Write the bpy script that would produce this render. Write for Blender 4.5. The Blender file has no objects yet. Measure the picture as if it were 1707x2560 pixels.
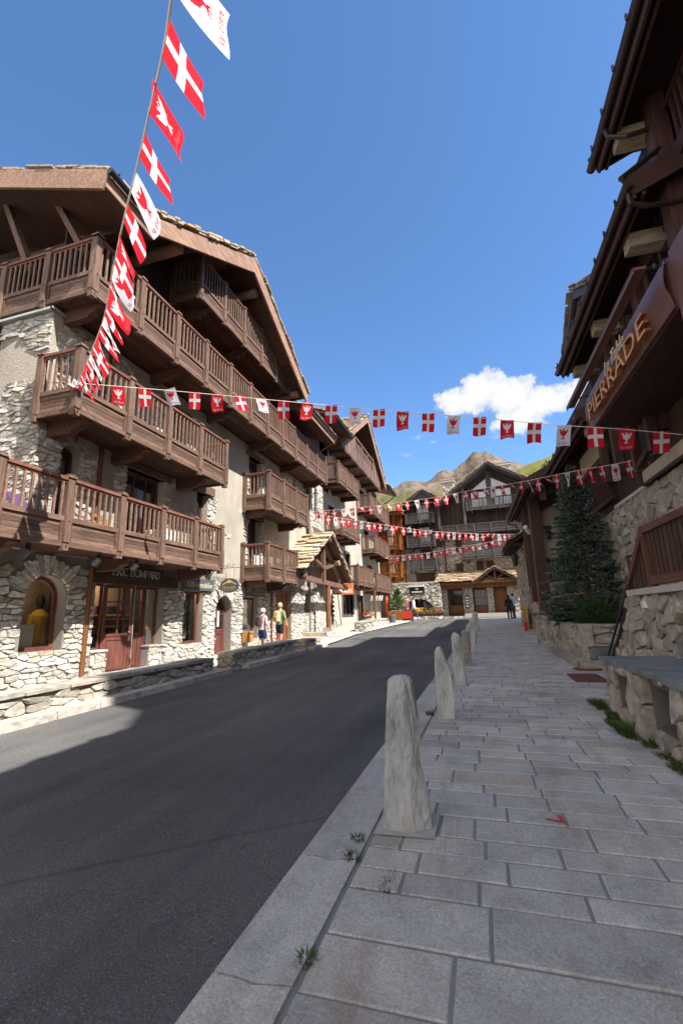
import bpy, bmesh, math, random
from mathutils import Vector, Matrix, noise
PI = math.pi
RNG = random.Random(7)
SC = bpy.context.scene
COL = SC.collection
# ------------------------------------------------------------------ frames
class Frame:
    """u, v, d axes -> world (or chalet-row) coordinates"""
    def __init__(s, o, U, V, N):
        s.o, s.U, s.V, s.N = Vector(o), Vector(U), Vector(V), Vector(N)
    def __call__(s, u, v, d):
        return s.o + s.U*u + s.V*v + s.N*d
WORLD = Frame((0,0,0), (1,0,0), (0,1,0), (0,0,1))
ROT_R = Matrix.Rotation(math.radians(1.7), 4, 'Z')
CC = math.radians(-3.47)
MAT_C = Matrix.Translation((2.657,43.84,0)) @ Matrix.Rotation(CC, 4, 'Z')
FM = {'W': Matrix.Identity(4), 'R': ROT_R, 'C': MAT_C}
def ground(y):
    pts = [(-60,-.8),(-10,-.12),(0,0),(5,.07),(10,.12),(15,.19),(20,.36),(25,.6),(30,.8),(37,1.03),(45,1.3),(60,1.8),(120,4)]
    for (a,za),(b,zb) in zip(pts, pts[1:]):
        if y <= b:
            t = (y-a)/(b-a); return za+(zb-za)*t
    return pts[-1][1]
# ------------------------------------------------------------------ mesh builder
class MB:
    def __init__(s, F=WORLD): s.v, s.f, s.m, s.F = [], [], [], F
    def add(s, pts, faces, m=0):
        n = len(s.v)
        s.v += [s.F(*p) for p in pts]
        for f in faces:
            s.f.append([n+i for i in f]); s.m.append(m)
    def raw(s, pts, faces, m=0):
        n = len(s.v); s.v += [Vector(p) for p in pts]
        for f in faces: s.f.append([n+i for i in f]); s.m.append(m)
    def box(s, a0, a1, b0, b1, c0, c1, m=0):
        s.add([(a0,b0,c0),(a1,b0,c0),(a1,b1,c0),(a0,b1,c0),(a0,b0,c1),(a1,b0,c1),(a1,b1,c1),(a0,b1,c1)],
              [(0,3,2,1),(4,5,6,7),(0,1,5,4),(1,2,6,5),(2,3,7,6),(3,0,4,7)], m)
    def quad(s, a, b, c, d, m=0): s.add([a,b,c,d], [(0,1,2,3)], m)
    def poly(s, pts, m=0): s.add(pts, [tuple(range(len(pts)))], m)
    def prism(s, pts, axis, a, b, m=0):
        """extrude polygon (2-D) along axis 0/1/2 from a to b"""
        n = len(pts)
        def P(p, t):
            q = list(p); q.insert(axis, t); return tuple(q)
        s.add([P(p,a) for p in pts]+[P(p,b) for p in pts],
              [tuple(range(n-1,-1,-1)), tuple(range(n,2*n))]+[(i,(i+1)%n,n+(i+1)%n,n+i) for i in range(n)], m)
    def bar(s, p, q, w, h, m=0, up=(0,0,1), taper=1.0):
        p, q = s.F(*p), s.F(*q); up = Vector(up)
        t = (q-p).normalized()
        r = t.cross(up)
        if r.length < 1e-4: r = t.cross(Vector((1,0,0)))
        r.normalize(); u = r.cross(t).normalized()
        o = []
        for c, k in ((p,1.0),(q,taper)):
            for a, b in ((-1,-1),(1,-1),(1,1),(-1,1)): o.append(c+r*(a*w*k/2)+u*(b*h*k/2))
        s.raw(o, [(0,3,2,1),(4,5,6,7),(0,1,5,4),(1,2,6,5),(2,3,7,6),(3,0,4,7)], m)
    def tube(s, pts, rad, n=8, m=0, caps=True):
        """swept tube through points (frame coords); rad scalar or list"""
        P = [s.F(*p) for p in pts]; R = rad if isinstance(rad, (list,tuple)) else [rad]*len(P)
        base = len(s.v); ref = None
        for i, p in enumerate(P):
            t = (P[min(i+1,len(P)-1)]-P[max(i-1,0)]).normalized()
            if ref is None:
                ref = t.cross(Vector((0,0,1)))
                if ref.length < .05: ref = t.cross(Vector((1,0,0)))
            ref = (ref - t*ref.dot(t)).normalized(); b = t.cross(ref)
            for k in range(n):
                a = 2*PI*k/n; s.v.append(p+(ref*math.cos(a)+b*math.sin(a))*R[i])
        for i in range(len(P)-1):
            for k in range(n):
                s.f.append([base+i*n+k, base+i*n+(k+1)%n, base+(i+1)*n+(k+1)%n, base+(i+1)*n+k]); s.m.append(m)
        if caps:
            s.f.append([base+k for k in range(n-1,-1,-1)]); s.m.append(m)
            e = base+(len(P)-1)*n; s.f.append([e+k for k in range(n)]); s.m.append(m)
    def lathe(s, c, prof, n=14, m=0):
        """prof: [(r, z)] about vertical axis through c"""
        base = len(s.v)
        for r, z in prof:
            for k in range(n):
                a = 2*PI*k/n; s.v.append(s.F(c[0]+r*math.cos(a), c[1]+r*math.sin(a), c[2]+z))
        for i in range(len(prof)-1):
            for k in range(n):
                s.f.append([base+i*n+k, base+i*n+(k+1)%n, base+(i+1)*n+(k+1)%n, base+(i+1)*n+k]); s.m.append(m)
        s.f.append([base+k for k in range(n-1,-1,-1)]); s.m.append(m)
        e = base+(len(prof)-1)*n; s.f.append([e+k for k in range(n)]); s.m.append(m)
    def obox(s, p, q, z0, z1, o0, o1, m=0):
        """plan-oriented box: p,q are (u,d) points, v is height (frame u,v,d)"""
        du, dd = q[0]-p[0], q[1]-p[1]; L = math.hypot(du,dd); nu, nd = -dd/L, du/L
        a = [(p[0]+nu*o0, p[1]+nd*o0), (q[0]+nu*o0, q[1]+nd*o0), (q[0]+nu*o1, q[1]+nd*o1), (p[0]+nu*o1, p[1]+nd*o1)]
        s.add([(u,z0,d) for u,d in a]+[(u,z1,d) for u,d in a],
              [(0,3,2,1),(4,5,6,7),(0,1,5,4),(1,2,6,5),(2,3,7,6),(3,0,4,7)], m)
BASE = {}
def setp(o, label=None, cat=None, group=None, kind=None):
    if label: o['label'] = label
    if cat: o['category'] = cat
    if group: o['group'] = group
    if kind: o['kind'] = kind
def thing(name, label, cat, base=(0,0,0), M='W', group=None):
    o = bpy.data.objects.new(name, None); COL.objects.link(o)
    o.matrix_world = FM[M] @ Matrix.Translation(base); o.empty_display_size = .2
    setp(o, label, cat, group); BASE[o] = Vector(base); return o
def mkmesh(mb, name, mats, base, smooth=False, recalc=True):
    me = bpy.data.meshes.new(name)
    me.from_pydata([tuple(v-base) for v in mb.v], [], mb.f)
    for m in mats: me.materials.append(MATS[m] if isinstance(m, str) else m)
    me.polygons.foreach_set('material_index', mb.m)
    if smooth: me.polygons.foreach_set('use_smooth', [True]*len(mb.f))
    if recalc:
        bm = bmesh.new(); bm.from_mesh(me); bmesh.ops.recalc_face_normals(bm, faces=bm.faces); bm.to_mesh(me); bm.free()
    me.update(); return me
def part(mb, name, mats, parent, label=None, smooth=False, kind=None):
    if isinstance(mats, str): mats = [mats]
    o = bpy.data.objects.new(name, mkmesh(mb, name, mats, BASE[parent], smooth)); COL.objects.link(o)
    o.parent = parent; BASE[o] = BASE[parent]
    if label: o['label'] = label
    if kind: o['kind'] = kind
    return o
def solo(mb, name, mats, label=None, cat=None, base=None, M='W', group=None, kind=None, smooth=False):
    if isinstance(mats, str): mats = [mats]
    if base is None:
        c = sum(mb.v, Vector())/max(1,len(mb.v)); base = Vector((c.x, c.y, min(v.z for v in mb.v)))
    base = Vector(base)
    o = bpy.data.objects.new(name, mkmesh(mb, name, mats, base, smooth)); COL.objects.link(o)
    o.matrix_world = FM[M] @ Matrix.Translation(base); BASE[o] = base
    setp(o, label, cat, group, kind); return o
# ------------------------------------------------------------------ materials
MATS = {}
class NT:
    def __init__(s, name):
        m = bpy.data.materials.new(name); m.use_nodes = True; s.m = m; s.t = m.node_tree; s.t.nodes.clear()
        s.out = s.t.nodes.new('ShaderNodeOutputMaterial'); MATS[name] = m
        s.b = s.n('ShaderNodeBsdfPrincipled'); s.l(s.b.outputs[0], s.out.inputs[0])
    def n(s, t, **k):
        x = s.t.nodes.new(t)
        for a, b in k.items(): setattr(x, a, b)
        return x
    def l(s, a, b): s.t.links.new(a, b)
    def coord(s, scale=(1,1,1), kind='Object', rot=(0,0,0)):
        c = s.n('ShaderNodeTexCoord'); mp = s.n('ShaderNodeMapping'); s.l(c.outputs[kind], mp.inputs[0])
        mp.inputs['Scale'].default_value = scale; mp.inputs['Rotation'].default_value = rot; return mp.outputs[0]
    def noise(s, vec, scale, detail=4, rough=.6, out=0):
        x = s.n('ShaderNodeTexNoise'); s.l(vec, x.inputs['Vector']); x.inputs['Scale'].default_value = scale
        x.inputs['Detail'].default_value = detail; x.inputs['Roughness'].default_value = rough; return x.outputs[out]
    def ramp(s, fac, stops, interp='LINEAR'):
        r = s.n('ShaderNodeValToRGB'); s.l(fac, r.inputs[0]); e = r.color_ramp.elements; r.color_ramp.interpolation = interp
        while len(e) < len(stops): e.new(.5)
        for el, (p, c) in zip(e, stops): el.position = p; el.color = (*c, 1) if len(c) == 3 else c
        return r.outputs[0]
    def mix(s, fac, a, b, mode='MIX'):
        x = s.n('ShaderNodeMix', data_type='RGBA', blend_type=mode)
        for v, i in ((fac,0),(a,6),(b,7)):
            if isinstance(v, (int,float)): x.inputs[i].default_value = v
            elif isinstance(v, tuple): x.inputs[i].default_value = (*v, 1) if len(v) == 3 else v
            else: s.l(v, x.inputs[i])
        return x.outputs[2]
    def math(s, op, a, b=0., c=0.):
        x = s.n('ShaderNodeMath', operation=op)
        for v, i in ((a,0),(b,1),(c,2)):
            if isinstance(v, (int,float)): x.inputs[i].default_value = v
            else: s.l(v, x.inputs[i])
        return x.outputs[0]
    def island(s):
        return s.n('ShaderNodeNewGeometry').outputs['Random Per Island']
    def bump(s, h, strength=.5, dist=.02):
        x = s.n('ShaderNodeBump'); s.l(h, x.inputs['Height']); x.inputs['Strength'].default_value = strength
        x.inputs['Distance'].default_value = dist; s.l(x.outputs[0], s.b.inputs['Normal'])
    def set(s, col=None, rough=None, spec=None, metal=None):
        if col is not None:
            if isinstance(col, tuple): s.b.inputs['Base Color'].default_value = (*col, 1)
            else: s.l(col, s.b.inputs['Base Color'])
        if rough is not None:
            if isinstance(rough, (int,float)): s.b.inputs['Roughness'].default_value = rough
            else: s.l(rough, s.b.inputs['Roughness'])
        if spec is not None: s.b.inputs['Specular IOR Level'].default_value = spec
        if metal is not None: s.b.inputs['Metallic'].default_value = metal
def sc(c, k): return tuple(min(1, x*k) for x in c)
def sc2(v, k): return tuple(x*k for x in v)
def wood(name, col, grain=(3,.35,3), var=.35, rough=.65, bump=.4, weather=None):
    t = NT(name)
    g = t.noise(t.coord(grain), 9, 6, .65); big = t.noise(t.coord((.7,.7,.7)), 1.3, 3)
    g2 = t.noise(t.coord(sc2(grain, .45)), 9, 5, .7)
    c = t.ramp(g, [(.25, sc(col,.5)), (.52, col), (.8, sc(col,1.5))])
    c = t.mix(1, c, t.ramp(g2, [(.3,(.66,.63,.61)),(.55,(1.02,1.0,.98)),(.75,(1.2,1.22,1.24))]), 'MULTIPLY')
    c = t.mix(t.math('MULTIPLY', t.island(), 1.0), t.mix(1.0, c, (1.12,1.1,1.06), 'MULTIPLY'), t.mix(1.0, c, sc((1,.97,.95), 1-var) , 'MULTIPLY'))
    c = t.mix(t.ramp(big, [(.38,(0,0,0)),(.7,(.65,.65,.65))]), c, t.mix(1, c, (.72,.74,.76), 'MULTIPLY'))
    t.set(c, rough, .3); t.bump(g, bump, .012); return t
def plain(name, col, rough=.6, spec=.3, metal=0., nz=.15, nscale=8):
    t = NT(name); n = t.noise(t.coord(), nscale, 4)
    t.set(t.mix(n, sc(col,1-nz), sc(col,1+nz)), rough, spec, metal); return t
def stone(name, cols, mortar=False, nscale=6, bump=.8, dist=.03, ochre=(.36,.2,.08), och=.5):
    t = NT(name)
    n = t.noise(t.coord((1,1,1.6)), nscale, 7, .65); f = t.noise(t.coord((1,1,3)), 28, 4, .7)
    k = len(cols); c = t.ramp(t.island(), [(i/max(1,k-1), q) for i, q in enumerate(cols)])
    c = t.mix(1, c, t.ramp(n, [(.28,(.5,.5,.5)),(.55,(1,1,1)),(.8,(1.3,1.28,1.22))]), 'MULTIPLY')
    c = t.mix(t.math('MULTIPLY', t.ramp(t.noise(t.coord(), 1.7, 5, .7), [(.55,(0,0,0)),(.75,(1,1,1))]), och), c, ochre)
    t.set(c, .85, .2)
    t.bump(t.math('ADD', n, t.math('MULTIPLY', f, .35)), bump, dist); return t
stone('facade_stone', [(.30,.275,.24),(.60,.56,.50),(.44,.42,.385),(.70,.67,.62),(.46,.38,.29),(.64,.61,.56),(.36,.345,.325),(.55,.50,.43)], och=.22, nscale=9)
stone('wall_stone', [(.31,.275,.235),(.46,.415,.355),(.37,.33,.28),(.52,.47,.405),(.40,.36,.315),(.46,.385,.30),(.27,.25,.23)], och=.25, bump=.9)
stone('grey_stone', [(.30,.28,.25),(.42,.40,.36),(.36,.32,.27),(.48,.45,.40),(.26,.25,.23)], och=.2)
t = NT('bollard_stone'); v = t.noise(t.coord((6,6,1.3), 'Object', (.12,.2,0)), 1.5, 9, .74); v2 = t.noise(t.coord((1,1,.5)), 4, 8, .75); o_ = t.noise(t.coord((3,3,1)), 1.5, 6, .75)
c = t.ramp(v, [(.26,(.22,.22,.215)),(.40,(.44,.445,.44)),(.55,(.56,.565,.56)),(.75,(.70,.705,.70))])
c = t.mix(1, c, t.ramp(v2, [(.3,(.58,.57,.55)),(.5,(1,1,1)),(.75,(1.12,1.12,1.12))]), 'MULTIPLY')
c = t.mix(t.math('MULTIPLY', t.ramp(o_, [(.56,(0,0,0)),(.72,(1,1,1))]), .75), c, (.30,.17,.08)); t.set(c, .8, .25)
t.bump(t.math('ADD', t.math('ADD', v, t.math('MULTIPLY', v2, .8)), t.math('MULTIPLY', t.noise(t.coord(), 60, 5, .7), .25)), 1, .045)
stone('slate', [(.16,.18,.19),(.2,.215,.22)], nscale=3, och=.1, bump=.4)
stone('roof_slab', [(.42,.32,.20),(.52,.43,.30),(.36,.29,.20),(.58,.5,.38),(.45,.30,.15),(.40,.36,.30)], nscale=5, och=.45, ochre=(.45,.24,.08))
stone('roof_slab_grey', [(.24,.2,.15),(.3,.26,.2),(.2,.17,.13),(.36,.3,.22)], nscale=5, och=.3)
t = NT('mortar'); n = t.noise(t.coord(), 22, 6, .7)
t.set(t.mix(n, (.14,.125,.105), (.26,.235,.2)), .95, .1); t.bump(n, .8, .03)
t = NT('mortar_light'); n = t.noise(t.coord(), 22, 6, .7)
t.set(t.mix(n, (.17,.15,.13), (.31,.28,.245)), .95, .1); t.bump(n, .8, .03)
t = NT('plaster'); n = t.noise(t.coord(), 26, 8, .72); b = t.noise(t.coord((1,1,.6)), .9, 5, .65)
t.set(t.mix(1, t.mix(n, (.36,.325,.27), (.58,.535,.46)), t.ramp(b, [(.3,(.72,.70,.68)),(.6,(1.06,1.05,1.04))]), 'MULTIPLY'), .95, .1); t.bump(n, 1, .05)
t = NT('beige_plaster'); n = t.noise(t.coord(), 30, 6, .7); b = t.noise(t.coord(), .8, 4)
t.set(t.mix(b, (.42,.35,.27), (.5,.43,.34)), .9, .1); t.bump(n, .5, .02)
wood('wood_y', (.238,.148,.112), (3,.3,3), .55); wood('wood_z', (.236,.15,.118), (3,3,.3), .55); wood('wood_x', (.225,.138,.105), (.3,3,3), .55)
wood('handrail_wood', (.235,.105,.072), (3,.3,3), var=.2)
wood('fascia_wood', (.35,.218,.16), (2,.25,2), var=.12, bump=.15)
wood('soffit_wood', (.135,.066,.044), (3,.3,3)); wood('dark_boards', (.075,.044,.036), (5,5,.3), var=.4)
wood('door_wood', (.15,.055,.042), (5,5,.4), var=.15, bump=.15); wood('orange_wood', (.34,.12,.03), (4,4,.4), var=.4)
wood('plank_door', (.26,.10,.045), (5,5,.3), var=.4)
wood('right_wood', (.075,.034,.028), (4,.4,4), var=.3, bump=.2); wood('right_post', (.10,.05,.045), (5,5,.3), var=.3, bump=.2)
wood('slat_wood', (.095,.047,.032), (6,6,.3), var=.3); wood('rail_brown', (.16,.07,.045), (4,.4,4), var=.2)
wood('grey_wood', (.115,.108,.112), (4,4,4), var=.3); wood('cream_wood', (.45,.37,.26), (.4,4,4), var=.1, bump=.2)
wood('shutter_wood', (.082,.036,.028), (5,5,.3), var=.3); wood('porch_wood', (.24,.10,.045), (4,4,.5), var=.3)
wood('pale_wood', (.5,.25,.08), (4,4,.5), var=.3)
wood('truss_wood', (.22,.13,.10), (4,4,.5), var=.35)
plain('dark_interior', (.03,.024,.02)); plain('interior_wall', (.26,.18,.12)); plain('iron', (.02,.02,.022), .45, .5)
plain('gutter_metal', (.05,.03,.026), .4, .5, .3); plain('copper_pipe', (.21,.082,.03), .4, .5, .3); plain('zinc', (.42,.45,.43), .4, .5, .4)
plain('white_paint', (.75,.74,.72), .5); plain('cream_panel', (.42,.36,.25), .7); plain('coping', (.5,.46,.4), .8)
plain('black_gloss', (.012,.012,.018), .25, .5); plain('dark_sign', (.045,.035,.033), .4); plain('slate_sign', (.085,.095,.1), .5)
plain('cream_letter', (.72,.6,.38), .5); plain('silver_letter', (.62,.6,.58), .35, .5, .4); plain('gold_letter', (.68,.44,.16), .5)
plain('orange_sign', (.62,.11,.02), .5); plain('rust_steel', (.17,.082,.062), .5, .5, .1, .35, 3); plain('letter_edge', (.30,.09,.025), .5)
plain('letter_face', (.66,.40,.24), .5)
plain('yellow_paint', (.62,.36,.03), .5); plain('black_paint', (.02,.02,.02), .5); plain('red_paint', (.5,.03,.02), .4)
plain('flag_red', (.62,.02,.03), .8, .1, 0, .08); plain('flag_white', (.78,.77,.76), .8, .1, 0, .04)
for nm in ('flag_red','flag_white'):
    m = MATS[nm]; nt = m.node_tree; bs = [x for x in nt.nodes if x.type == 'BSDF_PRINCIPLED'][0]; ou = [x for x in nt.nodes if x.type == 'OUTPUT_MATERIAL'][0]
    tr = nt.nodes.new('ShaderNodeBsdfTranslucent'); mx = nt.nodes.new('ShaderNodeMixShader'); mx.inputs[0].default_value = .55
    tr.inputs[0].default_value = (.8,.03,.05,1) if nm == 'flag_red' else (.8,.8,.82,1)
    nt.links.new(bs.outputs[0], mx.inputs[1]); nt.links.new(tr.outputs[0], mx.inputs[2]); nt.links.new(mx.outputs[0], ou.inputs[0])
plain('cord_white', (.85,.78,.66), .8)
plain('skin', (.52,.29,.2), .55, .3, 0, .06); plain('blond_hair', (.58,.45,.26), .6, .3, 0, .3, 40); plain('white_hair', (.68,.63,.58), .6, .3, 0, .2, 40)
plain('dark_hair', (.018,.012,.01), .5); plain('pink_shirt', (.55,.36,.42), .8); plain('denim', (.03,.045,.12), .85, .1, 0, .3, 14); plain('green_shirt', (.17,.23,.13), .85)
plain('navy_cloth', (.014,.016,.028), .8); plain('backpack_grey', (.06,.05,.055), .8); plain('beige_bag', (.55,.42,.24), .8, .1, 0, .35, 9)
plain('shoe_white', (.6,.58,.55), .6); plain('black_cloth', (.016,.014,.016), .8); plain('blue_shirt', (.28,.36,.5), .8); plain('white_cloth', (.7,.68,.64), .8)
plain('maroon_cloth', (.22,.05,.08), .8); plain('grey_cloth', (.06,.06,.075), .8); plain('yellow_knit', (.45,.27,.015), .9); plain('paper_bag', (.68,.7,.6), .8)
plain('purple_cloth', (.10,.05,.14), .8); plain('rust_plate', (.16,.06,.045), .7, .3, .3, .5, 20); plain('flower_red', (.75,.03,.02), .6); plain('flower_orange', (.8,.30,.02), .6)
plain('blue_poster', (.05,.16,.35), .5, .3, 0, .8, 14); plain('landscape_poster', (.36,.34,.2), .5, .3, 0, .7, 14)
plain('leaf_light', (.10,.15,.035), .7, .2, 0, .5, 3); plain('leaf_green', (.035,.065,.02), .7, .2, 0, .5, 3); plain('grass', (.07,.10,.025), .8, .1, 0, .6, 5)
plain('soil', (.06,.045,.03), .95); plain('pot_grey', (.10,.10,.10), .7); plain('bark', (.10,.07,.05), .9, .1, 0, .4, 12); plain('blind_white', (.62,.62,.64), .8)
t = NT('spruce_needles'); isl = t.island()
t.set(t.ramp(isl, [(0,(.022,.036,.024)),(.4,(.055,.085,.066)),(.75,(.13,.17,.15)),(1,(.25,.31,.295))]), .75, .15)
t = NT('glass'); gl = t.n('ShaderNodeBsdfGlossy'); gl.inputs['Roughness'].default_value = .03; trn = t.n('ShaderNodeBsdfTransparent'); trn.inputs[0].default_value = (.9,.92,.92,1)
lw = t.n('ShaderNodeLayerWeight'); lw.inputs[0].default_value = .35; mx = t.n('ShaderNodeMixShader')
t.l(t.math('ADD', t.math('MULTIPLY', lw.outputs['Fresnel'], .8), .06), mx.inputs[0]); t.l(trn.outputs[0], mx.inputs[1]); t.l(gl.outputs[0], mx.inputs[2]); t.l(mx.outputs[0], t.out.inputs[0])
t = NT('dark_glass'); t.set((.015,.017,.02), .06, .7)
t = NT('bright_glass'); t.set(t.mix(t.noise(t.coord((6,6,.6)), 2.5, 3), (.42,.46,.52), (.78,.8,.84)), .1, .7)
t = NT('lit_lamp'); t.set((.9,.9,.85), .4)
# asphalt
t = NT('asphalt'); co = t.coord((1,1,1), 'Object')
f1 = t.mix(.5, t.noise(co, 210, 2, .5), t.noise(co, 95, 3, .6)); big = t.noise(co, .35, 5, .6); st = t.noise(t.coord((2.2,.12,1)), .8, 4, .6)
c = t.ramp(f1, [(.34,(.036,.035,.035)),(.48,(.084,.082,.081)),(.58,(.125,.122,.12)),(.65,(.27,.264,.26)),(.72,(.42,.41,.4))])
c = t.mix(1, c, t.ramp(big, [(.3,(.66,.66,.68)),(.5,(.95,.95,.95)),(.7,(1.25,1.24,1.22))]), 'MULTIPLY')
c = t.mix(1, c, t.ramp(st, [(.35,(.80,.80,.81)),(.65,(1.16,1.15,1.13))]), 'MULTIPLY')
vr = t.n('ShaderNodeTexVoronoi', feature='DISTANCE_TO_EDGE'); t.l(t.mix(.12, co, t.noise(co, 1.1, 6, .7, 1)), vr.inputs['Vector']); vr.inputs['Scale'].default_value = .16
c = t.mix(t.math('MULTIPLY', t.ramp(vr.outputs[0], [(0,(1,1,1)),(.0018,(0,0,0))]), .35), c, (.012,.012,.013))
t.set(c, .8, .25); t.bump(f1, .55, .006)
# granite paving
t = NT('granite'); co = t.coord(); f1 = t.mix(.5, t.noise(co, 170, 3, .6), t.noise(co, 70, 4, .65)); f2 = t.noise(co, 2.6, 8, .75)
c = t.ramp(t.island(), [(0,(.33,.31,.28)),(.2,(.46,.435,.395)),(.4,(.38,.36,.335)),(.55,(.50,.46,.40)),(.75,(.41,.395,.375)),(.9,(.53,.50,.46)),(1,(.42,.36,.29))])
c = t.mix(1, c, t.ramp(f1, [(.36,(.62,.63,.64)),(.5,(.98,1,1.03)),(.64,(1.34,1.36,1.39))]), 'MULTIPLY')
c = t.mix(1, c, t.ramp(f2, [(.28,(.62,.61,.6)),(.5,(.95,.95,.95)),(.7,(1.14,1.14,1.13))]), 'MULTIPLY')
c = t.mix(t.math('MULTIPLY', t.ramp(t.noise(t.coord((3,.7,1)), 1.2, 6, .75), [(.53,(0,0,0)),(.70,(1,1,1))]), .5), c, (.27,.165,.085))
t.set(c, .75, .3); t.bump(t.math('ADD', f1, t.math('MULTIPLY', t.noise(co, 30, 4), 1.5)), .6, .006)
t = NT('joint'); n = t.noise(t.coord(), 6, 7, .7); t.set(t.mix(n, (.15,.147,.143), (.30,.295,.285)), .95, .1); t.bump(n, .4, .01)
t = NT('terrace'); n = t.noise(t.coord(), 60, 4); b = t.noise(t.coord(), 1.1, 5)
t.set(t.mix(1, t.mix(n, (.32,.29,.25), (.46,.43,.38)), t.ramp(b, [(.3,(.75,.73,.7)),(.65,(1.05,1.05,1.05))]), 'MULTIPLY'), .9, .2); t.bump(n, .3, .005)
plain('concrete', (.36,.345,.32), .9, .2, 0, .22, 14); plain('line_paint', (.6,.58,.54), .8, .2, 0, .2, 20)
# far slopes
t = NT('rock_slope'); co = t.coord((1,1,1)); n = t.noise(co, .009, 9, .7); m2 = t.noise(co, .03, 8, .72)
sp_ = t.n('ShaderNodeSeparateXYZ'); t.l(co, sp_.inputs[0])
c = t.ramp(n, [(.3,(.07,.058,.05)),(.5,(.17,.135,.105)),(.7,(.26,.215,.17))])
gz = t.math('ADD', t.math('MULTIPLY', t.math('SUBTRACT', 790., sp_.outputs[2]), .0038), t.math('MULTIPLY', t.math('SUBTRACT', m2, .5), 1.6))
c = t.mix(t.ramp(gz, [(.35,(0,0,0)),(.65,(.9,.9,.9))]), c, t.mix(n, (.055,.07,.022), (.15,.15,.06)))
c = t.mix(1, c, t.ramp(m2, [(.35,(.45,.45,.47)),(.5,(1,1,1))]), 'MULTIPLY'); t.set(c, .95, .05)
t.bump(m2, 1, 22)
t = NT('meadow_slope'); co = t.coord(); n = t.noise(co, .012, 8, .7); m2 = t.noise(co, .05, 6, .7)
c = t.ramp(n, [(.3,(.045,.06,.015)),(.5,(.12,.125,.032)),(.72,(.21,.18,.065))])
c = t.mix(t.ramp(m2, [(.60,(0,0,0)),(.70,(.9,.9,.9))]), c, (.27,.24,.2)); t.set(c, .95, .05); t.bump(m2, .6, 4)
t = NT('conifer_far'); isl = t.island(); t.set(t.ramp(isl, [(0,(.014,.028,.012)),(.6,(.03,.05,.018)),(1,(.055,.075,.025))]), .9, .05)
# ------------------------------------------------------------------ generators
def clip(poly, a, b, c):
    """keep a*x+b*y <= c"""
    out = []
    for i in range(len(poly)):
        p, q = poly[i], poly[(i+1) % len(poly)]
        dp, dq = a*p[0]+b*p[1]-c, a*q[0]+b*q[1]-c
        if dp <= 0: out.append(p)
        if dp*dq < 0:
            t = dp/(dp-dq); out.append((p[0]+(q[0]-p[0])*t, p[1]+(q[1]-p[1])*t))
    return out
def cells(u0, u1, v0, v1, su, sv, rng, drop=.2, jit=.46):
    """irregular convex cells tiling a rectangle (metric stretched by su, sv)"""
    nu, nv = max(1, round((u1-u0)/su)), max(1, round((v1-v0)/sv)); su, sv = (u1-u0)/nu, (v1-v0)/nv
    S = {}
    for i in range(-2, nu+2):
        for j in range(-2, nv+2):
            if rng.random() > drop: S[i,j] = ((i+.5+(.5 if j % 2 else 0)+rng.uniform(-jit,jit)), (j+.5+rng.uniform(-jit,jit)*.8))
    res = []
    for (i,j), (x,y) in S.items():
        P = [(x-2.2,y-2.2),(x+2.2,y-2.2),(x+2.2,y+2.2),(x-2.2,y+2.2)]
        for a in range(-3, 4):
            for b in range(-2, 3):
                q = S.get((i+a, j+b))
                if q is None or (a == 0 and b == 0): continue
                dx, dy = q[0]-x, q[1]-y
                P = clip(P, dx, dy, (q[0]**2+q[1]**2-x*x-y*y)/2)
                if len(P) < 3: break
            if len(P) < 3: break
        if len(P) < 3: continue
        P = [(u0+p[0]*su, v0+p[1]*sv) for p in P]
        for cl in ((-1,0,-u0),(1,0,u1),(0,-1,-v0),(0,1,v1)):
            P = clip(P, *cl)
            if len(P) < 3: break
        if len(P) >= 3: res.append(P)
    return res
def stone_block(mb, P, depth, rng, gap=.018, m=0, d0=0.0, rough=.3):
    cx = sum(p[0] for p in P)/len(P); cy = sum(p[1] for p in P)/len(P)
    Q = []
    for p in P:
        L = math.hypot(p[0]-cx, p[1]-cy)
        if L < gap*1.5: return
        k = 1-gap*rng.uniform(.6,1.5)/L; Q.append((cx+(p[0]-cx)*k, cy+(p[1]-cy)*k))
    # corner cut so that stones are not knife-edged polygons
    R = []
    n = len(Q)
    for i in range(n):
        p, a, b = Q[i], Q[i-1], Q[(i+1) % n]
        ck = rng.uniform(.05,.17); R.append((p[0]+(a[0]-p[0])*ck, p[1]+(a[1]-p[1])*ck)); R.append((p[0]+(b[0]-p[0])*ck, p[1]+(b[1]-p[1])*ck))
    n = len(R); dep = depth*rng.uniform(.35,1.0); tx, ty = rng.uniform(-.2,.2), rng.uniform(-.25,.25)
    top = [(cx+(x-cx)*.92+rng.uniform(-.006,.006), cy+(y-cy)*.9+rng.uniform(-.006,.006)) for x, y in R]
    pts = [(x,y,d0-.01) for x, y in R]+[(x,y,d0+dep*.7) for x, y in R]+[(x,y,d0+dep*(1+rng.uniform(-rough,rough)*.3)+(x-cx)*tx+(y-cy)*ty) for x, y in top]
    pts.append((cx+rng.uniform(-.05,.05), cy+rng.uniform(-.03,.03), d0+dep*rng.uniform(.95,1.12)))
    f = []
    for i in range(n):
        j = (i+1) % n
        f += [(i,j,n+j,n+i), (n+i,n+j,2*n+j,2*n+i), (2*n+i,2*n+j,3*n)]
    mb.add(pts, f, m)
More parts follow.
